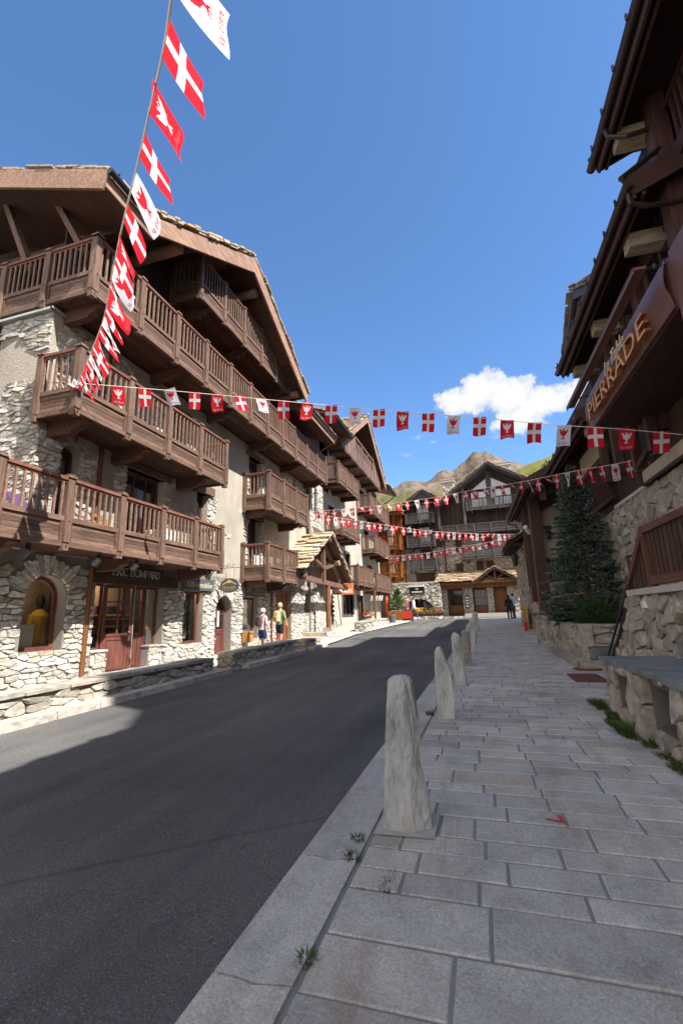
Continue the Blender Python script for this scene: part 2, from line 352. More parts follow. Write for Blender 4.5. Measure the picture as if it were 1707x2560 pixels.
def stones(mb, rect, size, depth, rng, holes=(), arches=(), gap=.018, m=0, keep=None, drop=.2, d0=0.):
    u0,u1,v0,v1 = rect
    for P in cells(u0,u1,v0,v1,size[0],size[1],rng,drop):
        cx = sum(p[0] for p in P)/len(P); cy = sum(p[1] for p in P)/len(P)
        if keep and not keep(cx,cy): continue
        bad = False
        for a0,a1,b0,b1 in holes:
            if a0 < cx < a1 and b0 < cy < b1: bad = True; break
            if max(p[0] for p in P) > a0 and min(p[0] for p in P) < a1 and max(p[1] for p in P) > b0 and min(p[1] for p in P) < b1:
                s = max((a0-cx,(1,0,a0)),(cx-a1,(-1,0,-a1)),(b0-cy,(0,1,b0)),(cy-b1,(0,-1,-b1)))
                P = clip(P, *s[1])
                if len(P) < 3: bad = True; break
        if bad: continue
        for ac, az, ar in arches:
            if cy > az-.02 and math.hypot(cx-ac, cy-az) < ar: bad = True; break
        if bad: continue
        stone_block(mb, P, depth, rng, gap, m, d0)
def arch_ring(mb, uc, zc, r0, r1, n, depth, rng, m=0, a0=0, a1=PI, d0=0.):
    for k in range(n):
        A, B = a0+(a1-a0)*k/n, a0+(a1-a0)*(k+1)/n; rr = r1*rng.uniform(.93,1.12)
        P = [(uc+r*math.cos(a), zc+r*math.sin(a)) for r, a in ((r0,A),(rr,A),(rr,B),(r0,B))]
        stone_block(mb, P, depth, rng, .012, m, d0)
def grid_wall(mb, rect, holes, m=0, d=0., reveal=.3, mr=None):
    """flat wall with rectangular openings and reveals, in the frame's u,v plane"""
    u0,u1,v0,v1 = rect; mr = m if mr is None else mr
    us = sorted({u0,u1}|{x for h in holes for x in h[:2] if u0 < x < u1}); vs = sorted({v0,v1}|{x for h in holes for x in h[2:4] if v0 < x < v1})
    for a, b in zip(us, us[1:]):
        for c, e in zip(vs, vs[1:]):
            x, y = (a+b)/2, (c+e)/2
            if any(h[0] < x < h[1] and h[2] < y < h[3] for h in holes): continue
            mb.quad((a,c,d),(b,c,d),(b,e,d),(a,e,d), m)
    for h in holes:
        a,b,c,e = h[:4]; r = d-reveal
        mb.quad((a,c,d),(a,e,d),(a,e,r),(a,c,r),mr); mb.quad((b,c,d),(b,c,r),(b,e,r),(b,e,d),mr)
        mb.quad((a,c,d),(a,c,r),(b,c,r),(b,c,d),mr); mb.quad((a,e,d),(b,e,d),(b,e,r),(a,e,r),mr)
def arch_fill(mb, u0, u1, zs, z1, m=0, d=0., reveal=.3, n=12, rise=None):
    """closes the corners of a rectangular opening above an arch springing at zs"""
    uc, r = (u0+u1)/2, (u1-u0)/2; rise = rise or r
    A = [(uc-r*math.cos(PI*k/n), zs+rise*math.sin(PI*k/n)) for k in range(n+1)]
    for p, q in zip(A, A[1:]):
        mb.quad((p[0],p[1],d),(q[0],q[1],d),(q[0],z1,d),(p[0],z1,d),m)
        mb.quad((p[0],p[1],d),(p[0],p[1],d-reveal),(q[0],q[1],d-reveal),(q[0],q[1],d),m)
def window(parent, F, u0, u1, z0, z1, d, frame='door_wood', pane='dark_glass', mu=1, mv=2, fw=.07, name='window', panel=0, arch=0, sill=None, pane_name='pane'):
    """frame with bars; pane as sub-part; panel = height of the solid lower part"""
    b = MB(F); th = .06
    b.box(u0,u0+fw,z0,z1-arch,d-th,d); b.box(u1-fw,u1,z0,z1-arch,d-th,d); b.box(u0+fw,u1-fw,z0,z0+fw,d-th,d)
    if arch:
        uc, r = (u0+u1)/2, (u1-u0)/2
        for k in range(14):
            A, B = PI*k/14, PI*(k+1)/14
            b.add([(uc+rr*math.cos(a), z1-arch+rr*arch/r*math.sin(a), dd) for dd in (d-th,d) for rr, a in ((r-fw,A),(r,A),(r,B),(r-fw,B))],
                  [(0,1,2,3),(7,6,5,4),(0,4,5,1),(2,6,7,3),(1,5,6,2),(0,3,7,4)])
    else: b.box(u0+fw,u1-fw,z1-fw,z1,d-th,d)
    zp = z0+panel
    if panel:
        b.box(u0+fw,u1-fw,z0+fw,zp,d-th+.01,d-.015); b.box(u0+fw,u1-fw,zp,zp+fw*.8,d-th+.004,d+.002)
        w = (u1-u0-2*fw)
        for zz in (z0+fw+.08, zp-.09): b.box(u0+fw+.06,u1-fw-.06,zz,zz+.02,d-.015,d+.004)
        b.box(u0+fw+.06,u0+fw+.08,z0+fw+.1,zp-.09,d-.015,d+.004); b.box(u1-fw-.08,u1-fw-.06,z0+fw+.1,zp-.09,d-.015,d+.004)
    zt = z1-(arch*.35 if arch else fw)
    for i in range(1, mu+1):
        x = u0+(u1-u0)*i/(mu+1)
        if mu: b.box(x-.022,x+.022,zp+fw*.5,zt if i*2 == mu+1 or not arch else z1-arch,d-th+.012,d-.008)
    for j in range(1, mv+1):
        z = zp+(z1-zp)*j/(mv+1)
        if z < z1-arch*.6: b.box(u0+fw,u1-fw,z-.018,z+.018,d-th+.014,d-.010)
    o = part(b, name, frame, parent)
    p = MB(F)
    if arch:
        uc, r = (u0+u1)/2, (u1-u0)/2-.02
        A = [(uc+r*math.cos(PI*k/14), z1-arch+(arch-.02)*math.sin(PI*k/14), d-.035) for k in range(15)]
        p.poly([(u0+.02,zp+.02,d-.035),(u1-.02,zp+.02,d-.035)]+A)
    else: p.quad((u0+.02,zp+.02,d-.035),(u1-.02,zp+.02,d-.035),(u1-.02,z1-.02,d-.035),(u0+.02,z1-.02,d-.035))
    part(p, pane_name, pane, o)
    if sill:
        s = MB(F); s.box(u0-.05,u1+.05,z0-.06,z0,d-.05,d+sill); part(s, 'sill', 'facade_stone', o)
    return o
def balcony(parent, F, u0, u1, zb, zr, dep, nb, ends=(1,1), mats=None, pan=.52, nbal=8, brk=None, brkstyle=0, capped=True, d0=.0, nend=1, skirt=True):
    """timber balcony: floor + handrail, posts, railing bays, brackets as its pieces"""
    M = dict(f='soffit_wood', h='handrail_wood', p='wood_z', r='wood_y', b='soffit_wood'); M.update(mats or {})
    fl = MB(F); n = max(1, round((dep-d0)/.145)); w = (dep-.05-d0)/n
    for i in range(n): fl.box(u0+.02,u1-.02,zb+.07,zb+.13,d0+i*w+.004,d0+(i+1)*w-.004)
    fl.box(u0+.02,u1-.02,zb+.13,zb+.2,d0,dep-.06)
    fl.box(u0,u1,zb+.02,zb+.17,dep-.08,dep-.03)
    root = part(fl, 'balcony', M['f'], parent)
    segs = []
    if ends[0]: segs.append(((u0,d0),(u0,dep),nend))
    segs.append(((u0,dep),(u1,dep),nb))
    if ends[1]: segs.append(((u1,dep),(u1,d0),nend))
    hr = MB(F)
    for (p,q,k) in segs:
        hr.obox(p,q,zr-.065,zr,-.075,.05); hr.obox(p,q,zr-.11,zr-.065,-.03,.02)
    part(hr, 'handrail', M['h'], root)
    done = set()
    for (p,q,k) in segs:
        L = math.hypot(q[0]-p[0], q[1]-p[1])
        du, dd = (q[0]-p[0])/L, (q[1]-p[1])/L
        for i in range(k+1):
            c = (p[0]+du*L*i/k, p[1]+dd*L*i/k); key = (round(c[0],2), round(c[1],2))
            if key in done or (c[1] <= d0+.01 and c[1] < .01 and False): continue
            done.add(key); b = MB(F); cu = min(max(c[0],u0+.0),u1); cd = max(c[1], d0+.075)
            b.box(cu-.07,cu+.07,zb-.06,zr-.04,cd-.08,cd+.065)
            b.box(cu-.075,cu+.075,zb+.1,zb+pan+.16,cd-.02,cd+.085)
            for zz in (zb+.03, zb+pan): b.box(cu-.014,cu+.014,zz,zz+.028,cd+.085,cd+.1)
            if capped: b.box(cu-.095,cu+.095,zr-.005,zr+.03,cd-.1,cd+.09); b.box(cu-.07,cu+.07,zr+.03,zr+.075,cd-.075,cd+.065)
            part(b, 'post', M['p'], root)
        for i in range(k):
            A = (p[0]+du*(L*i/k+.07), p[1]+dd*(L*i/k+.07)); B = (p[0]+du*(L*(i+1)/k-.07), p[1]+dd*(L*(i+1)/k-.07))
            b = MB(F); z0, z1 = zb+.0, zb+pan
            b.obox(A,B,z0+.02,z0+.13,-.03,.035); b.obox(A,B,z1,z1+.10,-.03,.04)       # rails round the panel
            LL = math.hypot(B[0]-A[0],B[1]-A[1]); eu, ed = (B[0]-A[0])/LL, (B[1]-A[1])/LL
            if skirt:
                b.obox(A,(A[0]+eu*.07,A[1]+ed*.07),z0+.13,z1,-.028,.03); b.obox((B[0]-eu*.07,B[1]-ed*.07),B,z0+.13,z1,-.028,.03)
            h = (z1-z0-.13); nbd = 4
            for j in range(nbd): b.obox(A,B,z0+.13+h*j/nbd+.004,z0+.13+h*(j+1)/nbd-.004,-.02,.004)
            m = max(3, round(LL/ (1.32/nbal)))
            for j in range(m):
                s = LL*(j+.5)/m
                b.obox((A[0]+eu*(s-.024),A[1]+ed*(s-.024)),(A[0]+eu*(s+.024),A[1]+ed*(s+.024)),z1+.10,zr-.1,-.02,.018)
            part(b, 'railing', M['r'], root)
    if brk is None: brk = [u0+.35+(u1-u0-.7)*i/max(1,round((u1-u0)/2.8)) for i in range(max(1,round((u1-u0)/2.8))+1)]
    for x in brk:
        b = MB(F)
        if brkstyle == 0:
            prof = [(-.05,zb+.07),(dep*.97,zb+.07),(dep*.97,zb-.02),(dep*.86,zb-.05),(dep*.80,zb-.13),(dep*.66,zb-.17),(dep*.6,zb-.24),(-.05,zb-.27)]
            F2 = F; q = MB(F); n = len(prof)
            b.add([(x-.09,z,d) for d,z in prof]+[(x+.09,z,d) for d,z in prof],[tuple(range(n)),tuple(range(2*n-1,n-1,-1))]+[(i,n+i,n+(i+1)%n,(i+1)%n) for i in range(n)])
        else: b.tube([(x,zb-.06,-.05),(x,zb-.06,dep*.92)], .13, 10)
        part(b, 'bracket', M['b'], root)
    return root
def lauze(mb, O, U, V, N, L, H, rng, tw=.55, th=.42, thick=.05, m=0, over=.06, rowfn=None):
    """irregular stone roofing slabs laid in lapped courses; O = eave corner, U along eave, V up slope, N outward"""
    F = Frame(O, U, V, N); sav = mb.F; mb.F = F
    rows = max(1, math.ceil(H/th)); th = H/rows
    for r in range(rows):
        u = -rng.uniform(0,.3); v = r*th
        lo, hi = (0, L) if rowfn is None else rowfn(v)
        u = lo-rng.uniform(0,.25*tw)
        while u < hi:
            w = tw*rng.uniform(.55,1.5); a, b = max(u, lo-over), min(u+w, hi+over)
            if b-a > .08:
                t = thick*rng.uniform(.6,1.5); s = v-over*rng.uniform(.2,1.6); e = v+th*1.35
                k = rng.uniform(.02,.12); lift = .03+t
                P = [(a+.008,s+rng.uniform(-.02,.05)),(a+(b-a)*rng.uniform(.3,.7),s-rng.uniform(0,.06)),(b-.008,s+rng.uniform(-.02,.05)),(b-.008,e),(a+.008,e)]
                n = len(P)
                hgt = lambda y: lift*(1-(y-s)/(e-s))
                mb.add([(x,y,hgt(y)+.002) for x,y in P]+[(x,y,hgt(y)+t) for x,y in P],
                       [tuple(range(n-1,-1,-1)), tuple(range(n,2*n))]+[(i,(i+1)%n,n+(i+1)%n,n+i) for i in range(n)], m)
            u += w
    mb.F = sav
def edge_slabs(mb, p, q, out, rng, m=0, w=.5, dep=.35, thick=.05, layers=2):
    """row of stone slabs capping a roof edge from p to q; out = horizontal overhang direction"""
    p, q, out = Vector(p), Vector(q), Vector(out).normalized(); t = (q-p); L = t.length; t.normalize(); up = out.cross(t); 
    if up.z < 0: up = -up
    for k in range(layers):
        s = -rng.uniform(0,.2)
        while s < L:
            ww = w*rng.uniform(.5,1.4); a, b = max(0,s), min(L,s+ww)
            if b-a > .08:
                o = rng.uniform(.01,.10); h = thick*rng.uniform(.7,1.4); z = k*thick*1.15+rng.uniform(0,.02); tl = rng.uniform(-.02,.05)
                c = [p+t*x+out*y+up*(zz+(tl if y > 0 else 0)) for zz in (z,z+h) for x, y in ((a,-dep),(b,-dep),(b-rng.uniform(0,.06),o),(a+rng.uniform(0,.06),o))]
                mb.raw(c, [(0,3,2,1),(4,5,6,7),(0,1,5,4),(1,2,6,5),(2,3,7,6),(3,0,4,7)], m)
            s += ww
# ------------------------------------------------------------------ lettering
def font_polys(text, shear=0.):
    cu = bpy.data.curves.new('lettering', 'FONT'); cu.body = text; cu.size = 1; cu.shear = shear; cu.resolution_u = 3
    ob = bpy.data.objects.new('lettering', cu); COL.objects.link(ob)
    dg = bpy.context.evaluated_depsgraph_get(); me = ob.evaluated_get(dg).to_mesh()
    V = [(v.co.x, v.co.y) for v in me.vertices]; Fc = [tuple(p.vertices) for p in me.polygons]
    ob.evaluated_get(dg).to_mesh_clear(); bpy.data.objects.remove(ob); bpy.data.curves.remove(cu)
    x0 = min(v[0] for v in V); x1 = max(v[0] for v in V); y0 = min(v[1] for v in V); y1 = max(v[1] for v in V)
    return [((x-x0), (y-y0)) for x, y in V], Fc, x1-x0, y1-y0
def letter(mb, text, u0, u1, v0, v1, d0, d1=None, m=0, shear=0., flip=False, m_side=None):
    """flat or raised sans lettering fitted into a rectangle of the frame"""
    V, Fc, w, h = font_polys(text, shear); L = u1-u0
    fx = (lambda x: u1-x*L/w) if flip else (lambda x: u0+x*L/w)
    fy = lambda y: v0+y*(v1-v0)/h
    mb.add([(fx(x),fy(y),d1 if d1 is not None else d0) for x,y in V], Fc, m)
    if d1 is not None:
        cnt = {}
        for f in Fc:
            for a, b in zip(f, f[1:]+f[:1]):
                k = (min(a,b),max(a,b)); cnt[k] = cnt.get(k,0)+1
        E = [k for k, c in cnt.items() if c == 1]
        for a, b in E:
            p, q = V[a], V[b]
            mb.add([(fx(p[0]),fy(p[1]),d0),(fx(q[0]),fy(q[1]),d0),(fx(q[0]),fy(q[1]),d1),(fx(p[0]),fy(p[1]),d1)], [(0,1,2,3)], m if m_side is None else m_side)
def arcp(cx, cy, rx, ry, a, b, n=8): return [(cx+rx*math.cos(math.radians(a+(b-a)*i/n)), cy+ry*math.sin(math.radians(a+(b-a)*i/n))) for i in range(n+1)]
SERIF = {  # strokes (polyline, weight) on a unit-high cap; width
 'E': ([([(.1,0),(.1,1)],2),([(.1,.97),(.58,.97),(.58,.84)],1),([(.1,.52),(.46,.52)],1),([(.1,.03),(.62,.03),(.62,.18)],1)],.70),
 'R': ([([(.1,0),(.1,1)],2),([(.1,.97)]+arcp(.32,.74,.24,.23,90,-90)+[(.1,.51)],1.5),([(.32,.5),(.70,.0)],2)],.76),
 'I': ([([(.14,0),(.14,1)],2)],.30), 'L': ([([(.1,0),(.1,1)],2),([(.1,.03),(.58,.03),(.58,.2)],1)],.64),
 'C': ([(arcp(.45,.5,.38,.48,50,310,14),1.7)],.82), 'O': ([(arcp(.47,.5,.39,.48,0,360,18),1.7)],.94),
 'B': ([([(.1,0),(.1,1)],2),([(.1,.97)]+arcp(.32,.75,.2,.22,90,-90)+[(.1,.53)],1.4),([(.1,.53)]+arcp(.34,.28,.25,.25,90,-90)+[(.1,.03)],1.5)],.72),
 'M': ([([(.08,0),(.14,1)],1),([(.14,1),(.47,.1)],2),([(.47,.1),(.80,1)],1),([(.80,1),(.86,0)],2)],.96),
 'P': ([([(.1,0),(.1,1)],2),([(.1,.97)]+arcp(.32,.72,.24,.25,90,-90)+[(.1,.47)],1.5)],.66),
 'A': ([([(.04,0),(.38,1)],1),([(.38,1),(.74,0)],2),([(.17,.35),(.6,.35)],1)],.78),
 'D': ([([(.1,0),(.1,1)],2),([(.1,.97),(.28,.97)]+arcp(.28,.5,.42,.47,90,-90)+[(.1,.03)],1.5)],.80),
 'S': ([(arcp(.31,.74,.22,.23,30,270,9)+arcp(.31,.27,.24,.24,90,-150,9),1.7)],.62),
 'N': ([([(.1,0),(.1,1)],1.1),([(.1,1),(.68,0)],2),([(.68,0),(.68,1)],1.1)],.80), ' ': ([],.35)}
def serif(mb, text, u0, u1, v0, v1, d, m=0, wt=.05, flip=False, d1=None):
    W = sum(SERIF[c][1] for c in text); k = (u1-u0)/W; h = v1-v0; x = 0
    th = (d1-d) if d1 else 0
    def seg(p, q, w):
        P = lambda a: ((u1-(x+a[0])*k) if flip else (u0+(x+a[0])*k), v0+a[1]*h)
        p, q = P(p), P(q); L = math.hypot(q[0]-p[0], q[1]-p[1]) or 1e-6; nx, ny = -(q[1]-p[1])/L*w*h/2, (q[0]-p[0])/L*w*h/2
        e = w*h*.18; ex, ey = (q[0]-p[0])/L*e, (q[1]-p[1])/L*e
        a = [(p[0]+nx-ex,p[1]+ny-ey),(p[0]-nx-ex,p[1]-ny-ey),(q[0]-nx+ex,q[1]-ny+ey),(q[0]+nx+ex,q[1]+ny+ey)]
        mb.add([(*t,d) for t in a]+[(*t,d+.012+th) for t in a], [(0,1,2,3),(4,7,6,5),(0,4,5,1),(1,5,6,2),(2,6,7,3),(3,7,4,0)], m)
    for c in text:
        st, w = SERIF[c]
        for pl, wgt in st:
            for p, q in zip(pl, pl[1:]): seg(p, q, wt*wgt)
            for e, o in ((pl[0],pl[1]),(pl[-1],pl[-2])):
                if abs(e[0]-o[0]) < .12 and (e[1] < .02 or e[1] > .98): seg((e[0]-.085,e[1] and .98 or .02),(e[0]+.085,e[1] and .98 or .02), wt)
        x += w
# ================================================================== SETTING
def strip(xs, ys, zf, name, mat, dz=0.):
    b = MB(); n = len(xs)
    pts = [(x, y, zf(x, y)+dz) for y in ys for x in xs]
    f = [(j*n+i, j*n+i+1, (j+1)*n+i+1, (j+1)*n+i) for j in range(len(ys)-1) for i in range(n-1)]
    b.add(pts, f); return solo(b, name, mat, base=(0,0,0), kind='structure', smooth=True)
terr_pts = [(-60,.0),(0,.13),(7,.19),(13,.22),(15.5,.32),(18,.40),(21,.46),(26,.76),(33,.9),(45,1.36)]
def terr(y):
    for (a,za),(b,zb) in zip(terr_pts, terr_pts[1:]):
        if y <= b: return za+(zb-za)*(y-a)/(b-a)
    return terr_pts[-1][1]
YS = [-60,-25,-10,-5]+[i*.5 for i in range(0,121)]
strip([-6000,-300,-60,-12,12,60,300,6000], [-6000,-600]+YS+[200,600,1500], lambda x,y: (ground(y) if -60 <= y <= 120 else (-.8 if y < 0 else ground(120)))-.12, 'ground', 'concrete')
strip([-7.0+i*.5 for i in range(0,26)], YS, lambda x,y: ground(y)+.008*math.sin(x*1.3+y*.4), 'road', 'asphalt')
KX = lambda y: -1.25+.008*y
# terrace in front of the left-hand shops
b = MB(); E = [(y, -6.75 if y < 17 else (-6.75+.0*(y-17) if y < 24 else -6.6+.11*(y-24) if y < 33 else -5.6)) for y in YS if -25 <= y <= 44]
for (ya,xa),(yb,xb) in zip(E, E[1:]):
    b.quad((-10.6,ya,terr(ya)),(xa,ya,terr(ya) if ya < 16 else ground(ya)+.06),(xb,yb,terr(yb) if yb < 16 else ground(yb)+.06),(-10.6,yb,terr(yb)))
solo(b, 'terrace', 'terrace', base=(0,0,0), kind='structure')
# pale edging strip where road meets the sunlit forecourt
b = MB()
for (ya,xa),(yb,xb) in zip(E, E[1:]):
    if ya >= 18.6: b.quad((xa-.05,ya,ground(ya)+.066),(xa+.32,ya,ground(ya)+.05),(xb+.32,yb,ground(yb)+.05),(xb-.05,yb,ground(yb)+.066))
solo(b, 'road_edging', 'granite', base=(0,0,0), kind='structure')
# pavement slabs
rng = random.Random(11)
b = MB()
for (ya,yb) in zip([-3]+[i*1. for i in range(0,37)], [0]+[i*1. for i in range(1,38)]):
    b.quad((KX(ya)+.33,ya,ground(ya)+.023),(3.4,ya,ground(ya)+.023),(3.4,yb,ground(yb)+.023),(KX(yb)+.33,yb,ground(yb)+.023))
solo(b, 'pavement_bed', 'joint', base=(0,0,0), kind='structure')
rows = [-.9,-.5,-.1,.3,.67,1.0,1.34,1.68,2.02,2.37,2.74,2.95,3.19,3.42,3.73,3.96,4.21,4.39,4.71,4.94,5.14,5.37,5.66,5.92,6.12,6.35]
while rows[-1] < 36.5: rows.append(rows[-1]+rng.choice((.18,.2,.22,.22,.24,.25,.31)))
b = MB()
for ya, yb in zip(rows, rows[1:]):
    h = yb-ya; x = KX(ya)+.37-(rng.uniform(0,.3)); first = True
    tl = .80 if h > .33 else .62 if h > .275 else .46
    while x < 3.3:
        w = tl*rng.uniform(.8,1.2); a, e = max(x, KX(ya)+.385), min(x+w, 3.35); x += w
        if e-a < .08: continue
        g = .0085; z = ground((ya+yb)/2)+.030+rng.uniform(-.0025,.0025); t = rng.uniform(-.0025,.0025); r = .006
        if 3.33 < (ya+yb)/2 < 3.75 and a < -.45:   # concrete patch round the first bollard
            if e < -.35: continue
            a = max(a,-.42)
        za, zb = ground(ya)+.030+t, ground(yb)+.030+t
        P = lambda i: [(a+g+i,ya+g+i),(e-g-i,ya+g+i),(e-g-i,yb-g-i),(a+g+i,yb-g-i)]
        Z = lambda y: ground(y)+.030+t
        o, q = P(0), P(r)
        b.add([(px,py,Z(py)-.025) for px,py in o]+[(px,py,Z(py)-.005) for px,py in o]+[(px+rng.uniform(-.002,.002),py+rng.uniform(-.002,.002),Z(py)) for px,py in q],
              [(i,(i+1)%4,4+(i+1)%4,4+i) for i in range(4)]+[(4+i,4+(i+1)%4,8+(i+1)%4,8+i) for i in range(4)]+[(8,9,10,11)])
solo(b, 'pavement', 'granite', base=(0,0,0), kind='structure')
b = MB(); b.poly([(KX(3.5)+.385,3.33,ground(3.5)+.034),(-.44,3.35,ground(3.5)+.034),(-.43,3.74,ground(3.7)+.034),(KX(3.5)+.385,3.74,ground(3.7)+.034)])
solo(b, 'pavement_patch', 'concrete', base=(0,0,0), kind='structure')
# dished kerb stones
b = MB(); y = -1.2; prof = [(0,.004),(.012,.03),(.12,.028),(.2,.018),(.29,.03),(.365,.036),(.37,.0)]
js = [-1.2,-.1,1.03,2.03,3.0,3.98,4.83]
while js[-1] < 36: js.append(js[-1]+rng.uniform(.85,1.1))
for ya, yb in zip(js, js[1:]):
    n = len(prof); A = [(KX(ya)+x,ya+.008,ground(ya)+z) for x,z in prof]; B = [(KX(yb)+x,yb-.008,ground(yb)+z) for x,z in prof]
    b.add(A+B, [(i,i+1,n+i+1,n+i) for i in range(n-1)]+[tuple(range(n)), tuple(range(2*n-1,n-1,-1))])
solo(b, 'kerb', 'granite', base=(0,0,0), kind='structure')
# low kerb below the left-hand walls
def left_kerb(ya, yb, name='kerb'):
    b = MB(); y = ya
    while y < yb-.1:
        e = min(yb, y+rng.uniform(.7,1.1)); w = .28; x0 = -6.34
        b.add([(x0-w,y+.008,ground(y)-.02),(x0,y+.008,ground(y)-.02),(x0,e-.008,ground(e)-.02),(x0-w,e-.008,ground(e)-.02),
               (x0-w,y+.008,ground(y)+.13),(x0-.02,y+.008,ground(y)+.115),(x0-.02,e-.008,ground(e)+.115),(x0-w,e-.008,ground(e)+.13)],
              [(0,3,2,1),(4,5,6,7),(0,1,5,4),(1,2,6,5),(2,3,7,6),(3,0,4,7)]); y = e
    solo(b, name, 'wall_stone', base=(-6.4,ya,0), kind='structure')
left_kerb(-3, 11.0); left_kerb(11.9, 16.3); left_kerb(17.0, 18.7)
# painted mark and metal plates on the pavement
b = MB(); z = ground(3.8)+.036
b.poly([(.28,3.80,z),(.40,3.77,z),(.40,3.80,z),(.285,3.825,z)]); b.poly([(.372,3.80,z),(.40,3.80,z),(.385,3.90,z),(.362,3.90,z)])
solo(b, 'paint_mark', 'red_paint', 'small red painted tick on a pavement slab', 'paint mark')
b = MB(); b.box(1.56,2.14,10.1,11.2,ground(10.6)+.02,ground(10.6)+.05)
for i in range(9): b.box(1.60,2.10,10.16+i*.115,10.2+i*.115,ground(10.6)+.05,ground(10.6)+.054)
solo(b, 'access_cover', 'rust_plate', 'square rust red metal cover set in the pavement near the stairs', 'manhole cover')
b = MB(); b.lathe((2.12,12.0,ground(12)+.0), [(.30,.02),(.30,.046),(.27,.05),(.26,.045),(.0,.047)], 24)
solo(b, 'access_cover', 'rust_plate', 'round rusty manhole cover behind the square red one', 'manhole cover')
# ------------------------------------------------------------------ bollards
bol = [(-.66,3.48,1.03,.165,.10,'grey standing stone with deep twisted ridges and rust stains by a concrete patch'),
       (-.60,6.72,.97,.175,.085,'standing stone with a narrow top and long slanted shoulder, weed at its foot'),
       (-.56,9.62,1.0,.13,.105,'pale slim standing stone between the slant shouldered one and the brown one'),
       (-.53,12.6,.93,.13,.12,'brown speckled standing stone with a square top'),
       (-.50,15.6,.96,.13,.10,'tan flat topped standing stone just behind the brown speckled one'),
       (-.47,18.6,1.0,.13,.12,'bluish grey standing stone behind the tan flat topped one'),
       (-.44,21.6,1.05,.12,.09,'slim standing stone along the kerb, last but one of the row'),
       (-.41,24.6,.95,.13,.08,'last standing stone of the row towards the timber doors')]
for i, (x, y, h, r0, r1, lab) in enumerate(bol):
    rr = random.Random(40+i); b = MB(); NA, NH = 48, 60; g = ground(y)+.02
    ph = rr.uniform(0,6); lean = rr.uniform(-.03,.03); cut = rr.uniform(.0,.5)
    fac = [(rr.uniform(0,2*PI), rr.uniform(.72,.98)) for _ in range(6)]
    for j in range(NH+1):
        t = j/NH
        rad = r0+(r1-r0)*t
        if i == 1: rad = r0*(1-.12*t*t)
        if t > .93: rad *= max(.25, 1-((t-.93)/.07)**2*.6)
        for k in range(NA):
            a = 2*PI*k/NA; q = 1.0
            for fa, fd in fac:
                c = math.cos(a-fa-.25*math.sin(t*4+fa))
                if c > .2: q = min(q, fd/c)
            tw_ = a+t*1.5*(1 if i % 2 == 0 else -.7); fr = abs(noise.noise((math.cos(tw_)*2.6+i*3, math.sin(tw_)*2.6, t*2.2))); q *= 1-.20*max(0,.16-fr)/.16+.20*noise.noise((math.cos(a)*2.2+i*9, math.sin(a)*2.2, t*3.2))+.12*abs(noise.noise((math.cos(a)*6+i, math.sin(a)*6, t*5+3)))+.07*noise.noise((math.cos(a)*13, math.sin(a)*13+i, t*9))
            rx, ry = rad*q*1.08, rad*q*.86
            px = x+rx*math.cos(a)+lean*t
            if i == 1 and t > .45: px = min(px, x+r0*.95-(t-.45)*.36)
            b.v.append(Vector((px, y+ry*math.sin(a), g-.03+h*t+ (.03*noise.noise((px*9,i,1)) if t > .9 else 0))))
    for j in range(NH):
        for k in range(NA): b.f.append([j*NA+k, j*NA+(k+1)%NA, (j+1)*NA+(k+1)%NA, (j+1)*NA+k]); b.m.append(0)
    b.f.append([NH*NA+k for k in range(NA)]); b.m.append(0)
    rc = random.Random(90+i)
    for _ in range(9):        # flat split faces with crisp edges
        al, tl_ = rc.uniform(0,2*PI), rc.uniform(-.07,.10); n_ = Vector((math.cos(al),math.sin(al),tl_)).normalized(); hz_ = rc.uniform(.05,1.0)
        rl = r0+(r1-r0)*hz_; c_ = Vector((x+lean*hz_,y,g+h*hz_))+n_*rl*rc.uniform(.80,1.0)
        for v_ in b.v:
            dd_ = n_.dot(v_-c_)
            if dd_ > 0: v_ -= n_*dd_*.93
    solo(b, 'stone_bollard', 'bollard_stone' if i != 3 else 'grey_stone', lab, 'bollard', (x,y,g), group='standing stones along the kerb')
